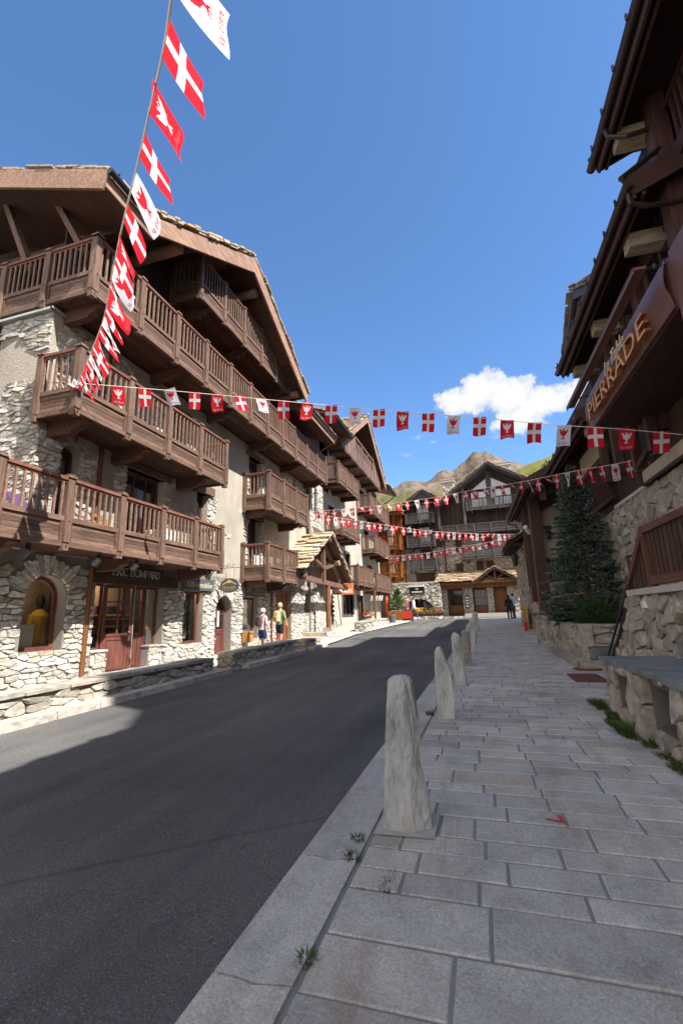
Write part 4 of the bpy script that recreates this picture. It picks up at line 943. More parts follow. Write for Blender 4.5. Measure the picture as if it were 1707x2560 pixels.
ns = lambda u,v: noise.noise((u*.55+3,v*.5,2))+.42*max(0,1-(-8.98-u)/1.3)+(.5 if v > 8.2 else 0) > .17
stones(b,(-16,-9.0,3.05,8.62),(.26,.095),.05,q,gap=.012,drop=.25,keep=ns)
part(b,'exposed_stones','facade_stone',wallA)
b = MB(); b.box(-24,-8.95,6.93,7.05,8.66,8.72); b.box(-9.0,-8.93,6.93,7.6,8.66,8.72); part(b,'coping','zinc',A)
# lintels
for q_ in ((12.69,13.86,5.8,6.08,-.3,.13),(16.3,17.9,5.62,5.8,-.2,.06),(16.3,17.9,8.3,8.5,-.2,.06),(9.5,11.5,5.65,5.85,-.2,.08),(19.0,21.3,2.72,2.95,-.3,.1),(10.8,12.4,8.1,8.3,-.2,.06)): b = MB(FA); b.box(*q_); part(b,'lintel','wood_y',A)
b = MB(FA); b.box(8.8,12.05,2.46,2.74,-.28,.10); part(b,'shop_lintel','dark_boards',A)
# windows and doors of the first chalet
window(A,FA,7.2,8.2,.94,2.54,-.26,'door_wood','glass',0,0,.09,arch=.5); window(A,FA,5.1,6.35,.9,2.55,-.26,'door_wood','glass',0,0,.09,arch=.6)
window(A,FA,12.5,13.55,.78,2.43,-.2,'door_wood','glass',0,0,.08); window(A,FA,16.26,17.5,.72,2.34,-.2,'door_wood','glass',0,0,.08)
window(A,FA,9.0,9.5,.84,2.47,-.24,'door_wood','glass',0,1,.06); window(A,FA,11.03,11.55,.82,2.47,-.24,'door_wood','glass',0,0,.06)
for a_, e_ in ((9.0,9.5),(11.03,11.55)): b = MB(FA); b.box(a_,e_,.1,.83,-.25,-.02,0); stones(b,(a_,e_,.12,.83),(.25,.13),.06,rr,m=1,d0=-.02); b.box(a_-.02,e_+.02,.81,.85,-.25,.05,1); part(b,'dwarf_wall',['mortar_light','facade_stone'],A)
dR = window(A,FA,10.27,11.03,.17,2.47,-.26,'door_wood','glass',1,2,.085,name='door',panel=.98)
Fd = Frame((-9.22,9.52,0),Vector((math.sin(.42),math.cos(.42),0)),(0,0,1),Vector((math.cos(.42),-math.sin(.42),0)))
dL = window(A,Fd,0,.78,.17,2.45,.0,'door_wood','glass',1,2,.085,name='door',panel=.98)
b = MB(Fd); b.box(.785,.80,.17,2.45,-.06,.0); b.lathe((.69,1.25,.04),[(.03,0)],8); b.box(.68,.73,1.02,1.16,0,.03); part(b,'handle','zinc',dL)
dC = window(A,FA,14.32,15.4,.12,2.32,-.27,'door_wood','dark_glass',1,1,.11,name='door',panel=.95,arch=.54)
b = MB(FA); b.box(14.60,15.12,1.16,1.95,-.255,-.25) if False else None; b.box(14.88,15.0,1.25,1.8,-.262,-.255,0); b.box(14.45,14.7,1.35,1.42,-.262,-.255,0); b.box(14.45,14.7,1.25,1.31,-.262,-.255,0); part(b,'notice','white_paint',dC)
b = MB(FA); b.tube([(14.42,1.0,-.27),(14.42,1.0,-.2),(14.52,1.0,-.2)],.015,6); b.box(14.65,14.85,.78,.85,-.268,-.255); part(b,'handle','zinc',dC)
b = MB(FA); n = 9
for i in range(n): b.box(19.42+i*1.46/n+.006,19.42+(i+1)*1.46/n-.006,.36,2.66,-.28,-.22+.012*(i%2))
b.box(19.3,19.42,.34,2.72,-.3,-.14); b.box(20.88,21.0,.34,2.72,-.3,-.14); b.box(19.42,20.88,2.6,2.72,-.3,-.14); part(b,'plank_door','plank_door',A)
b = MB(FA); b.box(22.7,23.9,1.66,1.74,-.3,.06); part(b,'sill','facade_stone',A)
window(A,FA,22.78,23.82,1.74,2.72,-.28,'dark_boards','dark_glass',0,0,.06)
for (u0,u1,z0,z1),(mu,mv) in zip(Hu,((0,3),(2,2),(0,1),(1,2),(0,2),(1,2),(1,2),(0,2))): window(A,FA,u0+.02,u1-.02,z0,z1-(.03),-.2,'door_wood','dark_glass',mu,mv,.08)
# balconies
lowM = dict(h='handrail_wood')
balA = [balcony(A,FA,1.2,12.7,2.97,4.40,1.15,8,(0,1),brk=[1.6,3.0,6.0,8.95,12.2]),
        balcony(A,FA,6.87,12.8,5.82,7.36,1.15,4,(1,1),brk=[7.3,9.2,11.9]),
        balcony(A,FA,6.98,23.3,8.76,10.32,1.15,11,(0,1),brk=[7.4,10.4,13.4,16.6,19.8,22.9]),
        balcony(A,FA,10.97,18.1,11.66,13.26,1.15,5,(1,1),brk=[11.6,14.2,17.6]),
        balcony(A,FA,16.05,19.0,2.92,4.38,1.15,2,(1,1),brk=[16.35,18.5]),
        balcony(A,FA,16.1,20.3,5.76,7.32,1.15,3,(1,1),brk=[16.4,19.6])]
# wrap of the third balcony along the gable end
FE = Frame((0,7.7,0),(1,0,0),(0,0,1),(0,-1,0))
balcony(A,FE,-22,-7.85,8.80,10.32,.72,10,(0,0),brk=[],nbal=8)
# timber upper storey, gable, roof
b = MB(FA); y = 7.1
tw = lambda y: 15.0-abs(y-13.3)*.6 if 8.2 < y < 18.6 else 11.2
while y < 23.3:
    b.box(y+.004,min(y+.15,23.3)-.004,8.75,max(11.0,tw(y)-.35),-.03,0); y += .15
b.F = WORLD; b.box(-24,-9.03,8.7,23.3,8.75,11.1)
x = -9.0
while x > -22: b.box(x-.146,x-.004,8.62,8.7,8.75,12.9); x -= .15
part(b,'timber_storey','dark_boards',A)
for u0,u1,z0,z1 in ((8.6,9.6,8.9,10.9),(12.0,13.3,8.9,10.9),(16,17.2,8.9,10.9),(20,21.2,8.9,10.9),(12.2,13.2,11.8,13.6),(14.4,15.6,11.8,13.6)):
    window(A,FA,u0,u1,z0,z1,.05,'door_wood','dark_glass',1,1,.08)
b = MB()
ex, ez, rx, rz = -7.15, 11.32, -15.5, 14.36
sl = (rz-ez)/(ex-rx)*-1
def roofpoly(x0): return [(x0,ez+(ex-x0)*.364-.42),(x0,ez+(ex-x0)*.364),(rx,rz),(2*rx-ex,ez),(2*rx-ex,ez-.42),(rx,rz-.42)]
b.prism(roofpoly(ex),1,6.42,7.95,0); b.prism(roofpoly(ex),1,18.6,22.9,0); b.prism(roofpoly(-10.2),1,7.95,18.6,0)
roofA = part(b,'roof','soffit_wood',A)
b = MB(); b.bar((ex+.03,6.40,ez-.24),(rx,6.40,rz-.24),.07,.50); part(b,'fascia','fascia_wood',roofA)
for y0_,y1_ in ((6.4,7.95),(18.6,22.9)): b = MB(); b.box(ex-.02,ex+.02,y0_,y1_,ez-.42,ez-.02); part(b,'eave_board','fascia_wood',roofA)
b = MB(); edge_slabs(b,(ex+.05,6.42,ez+.03),(rx,6.42,rz+.03),(0,-1,0),rr,0,.5,.4,.045,2); edge_slabs(b,(ex,6.42,ez+.03),(ex,7.95,ez+.03),(1,0,0),rr,0,.5,.4,.045,2); edge_slabs(b,(ex,18.6,ez+.03),(ex,22.9,ez+.03),(1,0,0),rr,0,.5,.4,.045,2)
part(b,'roof_slabs','roof_slab',roofA)
# street gable
gx = -7.2; ap = (13.3,14.92); gl = (7.75,11.48); gr = (18.75,11.90)
b = MB()
for (y0,z0),(y1,z1) in ((gl,ap),(ap,gr)):
    b.add([(gx,y0,z0),(gx,y1,z1),(-16,y1,z1),(-16,y0,z0),(gx,y0,z0-.2),(gx,y1,z1-.2),(-16,y1,z1-.2),(-16,y0,z0-.2)],[(0,1,2,3),(7,6,5,4),(0,4,5,1),(1,5,6,2),(2,6,7,3),(3,7,4,0)])
    n = 10
    for i in range(n):   # soffit boards
        t0,t1 = i/n,(i+1)/n; p = lambda t: (y0+(y1-y0)*t, z0+(z1-z0)*t-.21)
        a,c = p(t0+.004),p(t1-.004); b.add([(gx-.02,a[0],a[1]),(gx-.02,c[0],c[1]),(-9,c[0],c[1]),(-9,a[0],a[1]),(gx-.02,a[0],a[1]-.02),(gx-.02,c[0],c[1]-.02),(-9,c[0],c[1]-.02),(-9,a[0],a[1]-.02)],[(0,1,2,3),(7,6,5,4),(0,4,5,1),(1,5,6,2),(2,6,7,3),(3,7,4,0)])
gabA = part(b,'gable_roof','soffit_wood',A)
for (y0,z0),(y1,z1) in ((gl,ap),(gr,ap)):
    b = MB(); b.add([(gx+.05,y0,z0),(gx+.05,y1,z1),(gx+.05,y1,z1-.62),(gx+.05,y0,z0-.48),(gx-.03,y0,z0),(gx-.03,y1,z1),(gx-.03,y1,z1-.62),(gx-.03,y0,z0-.48)],[(0,1,2,3),(7,6,5,4),(0,4,5,1),(1,5,6,2),(2,6,7,3),(3,7,4,0)])
    part(b,'fascia','fascia_wood',gabA)
b = MB(); edge_slabs(b,(gx+.05,gl[0]-.1,gl[1]+.03),(gx+.05,ap[0],ap[1]+.06),(1,0,0),rr,0,.45,.45,.05,2); edge_slabs(b,(gx+.05,ap[0],ap[1]+.06),(gx+.05,gr[0]+.1,gr[1]+.03),(1,0,0),rr,0,.45,.45,.05,2)
part(b,'roof_slabs','roof_slab',gabA)
for y,z in ((9.33,11.98),(14.0,14.0),(18.3,11.75)):
    b = MB(); b.tube([(-9.5,y,z),(-7.42,y,z)],.17,14); part(b,'purlin','fascia_wood',A,smooth=False)
for (x0,z0,x1,z1) in ((-8.45,10.2,-9.64,12.35),(-10.2,10.2,-11.35,12.9),(-12.4,10.2,-13.5,13.5)):
    b = MB(); b.bar((x0,7.25,z0),(x1,7.0,z1),.14,.2,up=(0,1,0)); b.box(x1-.12,x1+.12,6.5,8.7,z1-.05,z1+.18); part(b,'brace','truss_wood',A)
def gutter(root, x, z, ya, yb):
    b = MB(); b.tube([(x,ya,z),(x,yb,z)],.075,10); y = ya+.2
    while y < yb: b.box(x-.13,x+.09,y-.015,y+.015,z+.05,z+.075); y += .65
    return part(b,'gutter','iron',root)
gutter(A,ex+.12,ez-.06,6.35,7.95); gutter(A,ex+.12,ez-.06,18.6,22.9)
downpipe(A,[(ex+.12,22.8,ez-.1),(ex+.05,22.8,ez-.3),(-8.8,22.6,9.9),(-8.9,22.6,9.0)],.045,'copper_pipe')
downpipe(A,[(-8.93,8.76,2.95),(-8.93,8.76,.2)],.055,'copper_pipe'); downpipe(A,[(-8.93,8.72,8.6),(-8.93,8.72,3.1)],.055,'door_wood'); downpipe(A,[(-8.93,18.72,2.9),(-8.93,18.72,.36)],.055,'copper_pipe'); downpipe(A,[(-8.9,23.15,8.9),(-8.9,23.15,4.9)],.06,'gutter_metal')
b = MB(); b.box(-12,-9.4,21.3,22.6,12.2,13.4,0); b.F = WORLD; rg = random.Random(4); lauze(b,(-9.2,21.1,13.5),(0,1,0),Vector((-1,0,.3)).normalized(),Vector((.3,0,1)).normalized(),1.8,1.6,rg,.5,.45,.06,1); part(b,'chimney',['fascia_wood','roof_slab'],A)
# interiors of the shop windows
b = MB(); b.box(-10.6,-9.30,6.9,8.55,.1,1.0,0); b.box(-10.6,-10.5,6.9,8.55,.86,2.9,1); b.box(-9.95,-9.9,6.9,8.55,.86,2.9,1); part(b,'display_plinth',['grey_wood','interior_wall'],A)
b = MB(); b.box(-10.55,-10.45,9.0,11.55,.2,2.7,0)
for k in range(16): b.box(-10.4,-10.15,9.1+k*.15,9.2+k*.15,.7,1.25,1+k%3)
for k in range(6): b.box(-10.4,-10.15,9.1+k*.42,9.4+k*.42,1.75,1.95,1+(k+1)%3)
b.box(-10.45,-10.1,9.0,11.55,1.36,1.41,4); b.box(-10.45,-10.1,9.0,11.55,1.68,1.73,4); part(b,'shelving',['interior_wall','maroon_cloth','denim','black_cloth','pale_wood'],A)
b = MB(); b.box(-9.75,-9.7,12.5,13.55,.7,2.5); b.box(-9.75,-9.7,16.2,17.6,.6,2.5); part(b,'back_board','blind_white',A)
def poster(y0,y1,z0,z1,mat,lab,x=-9.26):
    b = MB(); b.box(x,x+.012,y0-.05,y1+.05,z0-.06,z1+.05,0); b.box(x+.012,x+.016,y0,y1,z0,z1,1); b.box(x+.016,x+.019,y0+.02,y1-.02,z0+(z1-z0)*.28,z1-.02,2)
    solo(b,'window_poster',['black_gloss','white_paint',mat],lab,'poster')
poster(12.68,13.0,1.75,2.08,'blue_poster','framed blue photo card, topmost in the estate agent window by the arched door'); poster(12.68,12.95,1.38,1.64,'landscape_poster','framed landscape card in the middle of the estate agent window by the arched door'); poster(12.68,13.03,.93,1.26,'landscape_poster','framed landscape card at the bottom of the estate agent window by the arched door')
for i,(y,z,m,l) in enumerate(((16.42,1.7,'blue_poster','blue property card in the window behind the walkers, the one nearer the arched door'),(16.8,1.7,'blue_poster','blue property card in the window behind the walkers, the one farther from the arched door'),(16.42,1.25,'landscape_poster','brown landscape card under the blue card nearer the arched door'),(16.8,1.25,'landscape_poster','brown landscape card under the blue card farther from the arched door'))): poster(y,y+.24,z,z+.34,m,l)
b = MB(FA); b.box(16.15,16.62,.62,1.0,.06,.3,0); b.box(16.18,16.59,.96,1.03,.05,.33,0); solo(b,'letter_box','pale_wood','orange wooden box fixed on the wall under the window behind the walkers','box')
# shopping bag and mannequin
b = MB(FA); b.add([(7.36,1.0,-.33),(7.76,1.0,-.33),(7.76,1.0,-.47),(7.36,1.0,-.47),(7.34,1.5,-.33),(7.78,1.5,-.33),(7.78,1.5,-.48),(7.34,1.5,-.48)],[(0,3,2,1),(0,1,5,4),(1,2,6,5),(2,3,7,6),(3,0,4,7)])
solo(b,'shopping_bag','paper_bag','big pale green paper carrier bag in the arched shop window','bag')
mq = thing('mannequin','mannequin in a yellow sweater behind the arched shop window','mannequin',(-9.62,8.0,.86))
b = MB(); b.lathe((-9.62,8.10,.86),[(.16,.0),(.17,.25),(.15,.4),(.19,.72),(.20,.82),(.11,.93),(.07,.97)],14); b.tube([(-9.62,7.92,1.70),(-9.57,7.84,1.4),(-9.52,7.86,1.15)],[.07,.06,.05],8); b.tube([(-9.62,8.26,1.70),(-9.57,8.28,1.4),(-9.52,8.26,1.15)],[.07,.06,.05],8); part(b,'sweater','yellow_knit',mq)
b = MB(); b.lathe((-9.62,8.10,1.8),[(.06,0),(.055,.08),(.09,.14),(.1,.25),(.06,.34)],12); part(b,'head','dark_hair',mq)
b = MB(); b.lathe((-9.55,7.5,1.5),[(.08,0),(.12,.06),(.1,.13),(.02,.16)],10); solo(b,'red_hat','red_paint','red woollen hat above the carrier bag in the shop window','hat')
# ------------------------------------------------------------------ signs on the first chalet
s = thing('shop_sign','dark brown board with silver serif lettering over the open shop door','sign',(-8.85,10.2,2.6))
b = MB(FA); b.box(9.17,11.25,2.60,2.93,.10,.16); part(b,'board','dark_boards',s)
b = MB(FA); serif(b,'ERIC BOMPARD',9.33,11.12,2.665,2.865,.165,wt=.055); part(b,'lettering','silver_letter',s)
s = thing('agency_sign','dark grey board with cream lettering, half of it in sun, over the estate agent window','sign',(-8.9,13.1,2.45))
b = MB(FA); b.box(12.33,14.0,2.45,2.83,.04,.12); part(b,'board','slate_sign',s)
b = MB(FA); letter(b,'CIS',12.47,12.86,2.55,2.71,.124); letter(b,'Immobilier',12.95,13.93,2.54,2.72,.124); part(b,'lettering','cream_letter',s)
s = thing('hanging_sign','oval grey hanging sign with golden mountain outline before the arched door','sign',(-8.45,14.3,2.38))
F = Frame((-8.45,14.3,2.65),(1,0,0),(0,0,1),(0,-1,0)); b = MB(F); E = [(.37*math.cos(2*PI*k/28),.255*math.sin(2*PI*k/28)) for k in range(28)]
b.add([(x,y,-.02) for x,y in E]+[(x,y,.02) for x,y in E],[tuple(range(27,-1,-1)),tuple(range(28,56))]+[(i,(i+1)%28,28+(i+1)%28,28+i) for i in range(28)]); part(b,'board','slate_sign',s)
b = MB(F)
for sg_ in (-1,1): b.poly([(0,.21,.024),(sg_*.29,.04,.024),(sg_*.24,.03,.024),(sg_*.12,.09,.024),(sg_*.08,.12,.024),(sg_*.05,.07,.024),(0,.10,.024)])
letter(b,'CIS immobilier',-.26,.27,-.10,-.02,.024); letter(b,'LOCATION VENTE SYNDIC',-.23,.23,-.165,-.135,.024); part(b,'lettering','gold_letter',s)
b = MB(F); b.tube([(-.45,.62,0),(.45,.62,0)],.01,6); b.tube([(-.2,.62,0),(-.15,.24,0)],.006,5); b.tube([(.2,.62,0),(.15,.24,0)],.006,5)
for c,r in ((-.05,.07),(.15,.05)): b.tube([(c+r*math.cos(t*.6),.70+r*math.sin(t*.6),0) for t in range(9)],.008,5)
b.tube([(-.42,.64,0),(-.1,.70,0),(.1,.65,0)],.008,5); part(b,'bracket','iron',s)
s = thing('agency_sign','dark grey board with golden chevron and two lines of lettering under the short balcony','sign',(-8.9,17,2.4))
b = MB(FA); b.box(16.15,17.95,2.38,2.74,.04,.12); part(b,'board','slate_sign',s)
b = MB(FA)
for sg_ in (-1,1): b.poly([(16.55,2.69,.124),(16.55+sg_*.19,2.53,.124),(16.55+sg_*.13,2.53,.124),(16.55,2.61,.124)])
letter(b,'LOCATION',17.1,17.75,2.59,2.69,.124); letter(b,'VENTE SYNDIC',16.95,17.85,2.44,2.54,.124); part(b,'lettering','gold_letter',s)
ln = thing('wall_lantern','small white lantern with iron scroll bracket above the oval sign','lantern',(-8.6,13.9,3.1))
b = MB(); b.lathe((-8.72,13.75,3.15),[(.03,0),(.07,.03),(.09,.16),(.11,.17),(.04,.25)],6); b.tube([(-9,13.9,3.3),(-8.72,13.78,3.46),(-8.72,13.75,3.4)],.012,6); b.tube([(-9,13.9,2.95),(-8.8,13.8,3.1)],.02,5); part(b,'frame','iron',ln)
b = MB(); b.lathe((-8.72,13.75,3.18),[(.06,0),(.082,.13)],6); part(b,'pane','white_paint',ln)
for y,l in ((6.29,'floodlight under the lowest long balcony above the arched shop window'),(7.94,'floodlight under the lowest long balcony beside the copper downpipe'),(9.1,'floodlight under the lowest long balcony above the shop name'),(12.25,'floodlight under the lowest balcony end above the agency board'),(18.0,'small bright floodlight under the short balcony by the plank door')):
    b = MB(); b.box(-7.96,-7.90,y-.03,y+.03,2.86,2.97); b.bar((-7.93,y,2.86),(-8.02,y-.05,2.72),.13,.13); solo(b,'floodlight','iron',l,'lamp')
# things on the lowest balcony
b = MB(); b.bar((-8.3,6.65,3.2),(-8.75,6.5,4.05),.5,.03); b.bar((-8.75,6.55,3.35),(-8.05,6.7,3.45),.5,.03); solo(b,'deck_chair','purple_cloth','purple canvas deck chair on the lowest long balcony','chair')
ch = thing('wooden_chair','pale folding wooden chair on the lowest balcony before the french window','chair',(-8.45,8.75,3.17))
b = MB()
for y in (8.5,8.9): b.bar((-8.3,y,3.17),(-8.75,y-.12,4.05),.05,.04); b.bar((-8.75,y-.05,3.17),(-8.3,y,3.62),.04,.04)
part(b,'frame','pale_wood',ch)
b = MB(); b.box(-8.7,-8.25,8.48,8.92,3.6,3.64); part(b,'seat','pale_wood',ch)
b = MB()
for k in range(4): b.bar((-8.55-k*.06,8.46,3.72+k*.1),(-8.55-k*.06,8.84,3.72+k*.1),.02,.07)
part(b,'backrest','pale_wood',ch)
tb = thing('balcony_table','table with a cream cloth on the lowest balcony','table',(-8.45,10.6,3.17))
b = MB(); b.lathe((-8.45,10.55,3.17),[(.42,.32),(.46,.5),(.47,.73),(.44,.745)],22); part(b,'tablecloth','white_cloth',tb)
b = MB(); b.tube([(-8.45,10.55,3.17),(-8.45,10.55,3.85)],.04,8); part(b,'leg','pale_wood',tb)
for (x,y,z,l) in ((-8.5,16.8,3.12,'white garden chair on the short balcony above the agency signs'),(-8.45,17.5,3.12,'white garden chair beside the first on the short balcony')):
    c = thing('garden_chair',l,'chair',(x,y,z)); b = MB(); b.box(x-.2,x+.2,y-.2,y+.2,z+.42,z+.45); part(b,'seat','white_paint',c)
    b = MB(); b.box(x-.22,x-.18,y-.2,y+.2,z+.5,z+.9); part(b,'backrest','white_paint',c)
    for i in (-1,1):
        for j in (-1,1): b = MB(); b.tube([(x+i*.18,y+j*.18,z),(x+i*.18,y+j*.18,z+.44)],.018,6); part(b,'leg','white_paint',c)
# ================================================================== PORCH
pc = thing('stone_roofed_porch','timber porch with stone slab roof over the plank door','porch',(-8.2,22,.5))
py0, pya, py1, pz0, pza = 18.9, 22.9, 26.5, 3.45, 5.72
for nm,(y0,y1) in (('roof',(py0,pya)),('roof',(py1,pya))):
    b = MB(); b.add([(-9.05,y0,pz0),(-7.45,y0,pz0),(-7.45,y1,pza),(-9.05,y1,pza),(-9.05,y0,pz0+.08),(-7.45,y0,pz0+.08),(-7.45,y1,pza+.08),(-9.05,y1,pza+.08)],[(0,3,2,1),(4,5,6,7),(0,1,5,4),(1,2,6,5),(2,3,7,6),(3,0,4,7)])
    o = part(b,'roof','soffit_wood',pc); b = MB(); rg = random.Random(12); L = math.hypot(y1-y0,pza-pz0); dy, dz = (y1-y0)/L,(pza-pz0)/L
    lauze(b,(-9.05,y0,pz0+.08),(1,0,0),Vector((0,dy,dz)),Vector((0,-dz if dy > 0 else dz,abs(dy))),1.65,L,rg,.62,.36,.055); part(b,'roof_slabs','roof_slab',o)
T = -7.95; lf, rf, apx = (19.75,3.38),(26.35,3.30),(22.95,5.45)
def tbeam(p,q,w=.16,h=.2,x=T,name='rafter'):
    b = MB(); b.bar((x,p[0],p[1]),(x,q[0],q[1]),w,h,up=(1,0,0)); part(b,name,'truss_wood',pc)
tbeam((19.3,3.33),(26.7,3.2),.24,.2,name='tie_beam'); tbeam(lf,apx); tbeam(rf,apx); tbeam((22.95,3.25),(22.95,5.4),.22,.2,T-.01,'king_post')
tbeam((22.9,4.0),(21.3,4.4),.14,.16,T+.02,'strut'); tbeam((23.0,4.0),(24.7,4.35),.14,.16,T+.02,'strut')
tbeam((21.2,3.4),(22.2,4.75),.12,.16,T-.5,'strut'); tbeam((24.0,3.4),(23.5,4.9),.14,.16,T-.4,'strut'); tbeam((20.3,3.35),(20.4,3.9),.12,.14,T,'strut'); tbeam((25.6,3.3),(25.5,3.85),.12,.14,T,'strut')
b = MB(); b.tube([(-9.1,24.6,4.45),(-7.55,24.6,4.45)],.16,10); part(b,'purlin','cream_wood',pc); 
for y0_,z0_ in ((19.6,3.3),(26.4,3.2)): b = MB(); b.tube([(-9.1,y0_,z0_),(-7.6,y0_,z0_)],.13,10); part(b,'purlin','truss_wood',pc)
b = MB(); b.tube([(-9.1,22.92,5.5),(-7.5,22.92,5.5)],.13,10); part(b,'ridge_beam','truss_wood',pc)
b = MB(); b.tube([(T,23.6,.9),(T,23.6,3.2)],.13,12); part(b,'post','copper_pipe' if False else 'porch_wood',pc)
b = MB(); b.box(T-.25,T+.25,23.35,23.85,.4,.92); part(b,'post_base','grey_stone',pc)
b = MB()
for k in range(3): b.box(-9.4,-8.1+.0-k*.28+.3,18.9,21.4,.3,.42-.0+k*.0) if k == 0 else None
b.box(-9.3,-8.2,18.95,21.3,.2,.47); b.box(-9.3,-8.5,19.1,21.2,.2,.60) if False else None; part(b,'step','facade_stone',pc)
b = MB(); b.box(-9.3,-7.7,22.3,24.2,.3,.72); b.F = Frame((-7.7,0,0),(0,1,0),(0,0,1),(1,0,0)); stones(b,(22.3,24.2,.3,.72),(.4,.14),.04,rr,m=1); part(b,'landing',['facade_stone','facade_stone'],pc)
# ================================================================== SECOND CHALET
B = thing('gabled_chalet','plaster chalet farther along with plank gable and stacked short balconies','chalet',(-9.5,33,.8))
rr = random.Random(51)
Hb = [(24.12,24.58,7.3,8.9),(29.45,32.3,1.57,3.02),(27.0,28.0,6.3,8.5),(28.3,29.6,9.6,11.6),(30.6,31.6,3.6,5.8),(32.6,33.3,3.9,5.2),(36.2,37.6,6.4,8.5),(35.2,36.6,9.6,11.7),(37.0,38.2,3.5,5.6),(33.4,35.2,.9,3.0)]
b = MB(FA); grid_wall(b,(23.4,25.6,-.1,9.3),Hb,1,.12,.3); grid_wall(b,(25.6,42,-.1,12.4),Hb,0,0,.3)
b.quad((23.4,-.1,.12),(23.4,9.3,.12),(23.4,9.3,-.5),(23.4,-.1,-.5),1); b.quad((25.6,-.1,.12),(25.6,9.3,.12),(25.6,9.3,0),(25.6,-.1,0),1)
arch_fill(b,24.12,24.58,8.67,8.9,1,.12,.3)
b.F = WORLD; b.box(-24,-9.4,23.5,41.9,-.1,12.3,2); b.quad((-9,42,-.1),(-24,42,-.1),(-24,42,12.4),(-9,42,12.4),0)
wB = part(b,'wall',['plaster','mortar_light','dark_interior'],B)
b = MB(FA); stones(b,(23.45,25.6,4.2,9.25),(.27,.12),.06,rr,holes=Hb,gap=.012,d0=.12,drop=.2,keep=lambda u,v: v > 5.8 or u < 24.3+.3*math.sin(v*4))
arch_ring(b,24.35,8.67,.24,.5,9,.06,rr,d0=.12); part(b,'stonework','facade_stone',wB); b = MB(FA); stones(b,(23.4,26.3,.5,2.9),(.3,.14),.06,rr,holes=[(22.7,23.9,1.7,2.8),(24.6,26.3,2.4,3)],gap=.012,d0=.12)
part(b,'stonework','facade_stone',wB)
b = MB(FA); b.box(23.9,25.6,6.15,6.45,.05,.22); b.box(29.3,32.45,3.02,3.2,-.2,.05); b.box(30.5,31.7,5.8,6.0,-.2,.05); part(b,'lintel','wood_y',B)
for h,(mu,mv) in zip(Hb,((0,1),(3,0),(1,1),(1,1),(1,1),(0,0),(1,1),(1,1),(1,1),(2,2))): window(B,FA,h[0]+.02,h[1]-.02,h[2],h[3]-.02,-.2,'door_wood','dark_glass',mu,mv,.08)
mB = dict(r='wood_y')
for (y0,y1,zb,zr,nb,e) in ((25.75,30.5,9.55,10.9,3,(1,1)),(26.3,30.2,6.38,7.8,3,(1,1)),(34.2,41.5,9.5,10.95,4,(1,1)),(35.4,41.1,6.36,7.8,3,(1,1)),(29.7,34.1,3.5,4.84,3,(1,1)),(35.3,41.0,3.34,4.74,4,(1,1))):
    balcony(B,FA,y0,y1,zb,zr,1.15,nb,e,mats=mB,pan=.28,nbal=12,brk=[y0+.5+(y1-y0-1)*k for k in (0,.5,1)],brkstyle=1,skirt=False)
# plank gable storey
b = MB(FA); az = lambda y: 17.0-(33.3-y)*.63 if y < 33.3 else 17.0-(y-33.3)*.64
y = 26.8
while y < 38.5:
    t = az(y)-.35
    if 30.2 < y < 35.9: t = 13.3
    b.box(y+.004,min(y+.2,38.5)-.004,12.33,max(12.6,t),1.06,1.12); y += .2
b.box(26.8,38.5,12.25,12.45,.95,1.15); b.box(26.8,38.5,12.33,12.40,0,1.06,0)
b.box(26.75,26.85,12.33,13.1,0,1.1)
for yy in (30.2,32.1,34.0,35.9): b.box(yy-.07,yy+.07,12.4,14.3,1.02,1.16)
b.box(30.2,35.9,14.17,14.27,1.0,1.2); part(b,'gable_boarding','wood_z',B)
b = MB(FA); y = 30.3
while y < 35.9: b.box(y,y+.05,13.3,14.17,1.06,1.10); y += .13
part(b,'gable_railing','wood_z',B)
b = MB(FA); b.prism([(26.9,12.4),(38.4,12.4),(38.4,13.4),(33.3,16.6),(26.9,12.9)],2,-.1,.02); part(b,'gable_wall','dark_boards',B)
for y in (27.6,29.2,31.0,33.6,36.2,38.0):
    b = MB(FA); b.tube([(y,12.17,-.1),(y,12.17,1.22)],.13,10); part(b,'joist','wood_x',B)
gx = -7.6; ap = (33.3,17.25); gl = (26.9,13.2); gr = (39.7,13.0)
b = MB()
for (y0,z0),(y1,z1) in ((gl,ap),(ap,gr)):
    b.add([(gx,y0,z0),(gx,y1,z1),(-17,y1,z1),(-17,y0,z0),(gx,y0,z0-.18),(gx,y1,z1-.18),(-17,y1,z1-.18),(-17,y0,z0-.18)],[(0,1,2,3),(7,6,5,4),(0,4,5,1),(1,5,6,2),(2,6,7,3),(3,7,4,0)])
rB = part(b,'gable_roof','soffit_wood',B)
for (y0,z0),(y1,z1) in ((gl,ap),(gr,ap)):
    b = MB(); b.add([(gx+.05,y0,z0),(gx+.05,y1,z1),(gx+.05,y1,z1-.62),(gx+.05,y0,z0-.55),(gx-.03,y0,z0),(gx-.03,y1,z1),(gx-.03,y1,z1-.62),(gx-.03,y0,z0-.55)],[(0,1,2,3),(7,6,5,4),(0,4,5,1),(1,5,6,2),(2,6,7,3),(3,7,4,0)])
    part(b,'fascia','fascia_wood',rB)
b = MB(); rg = random.Random(9); L = math.hypot(ap[0]-gl[0],ap[1]-gl[1]); v = Vector((0,ap[0]-gl[0],ap[1]-gl[1]))/L
lauze(b,(-14,gl[0],gl[1]+.02),(1,0,0),v,Vector((0,-v.z,v.y)),14+gx+.1,L,rg,.6,.5,.06)
edge_slabs(b,(gx+.05,ap[0],ap[1]+.05),(gx+.05,gr[0]+.1,gr[1]+.05),(1,0,0),rg,0,.45,.4,.05,2); part(b,'roof_slabs','roof_slab',rB)
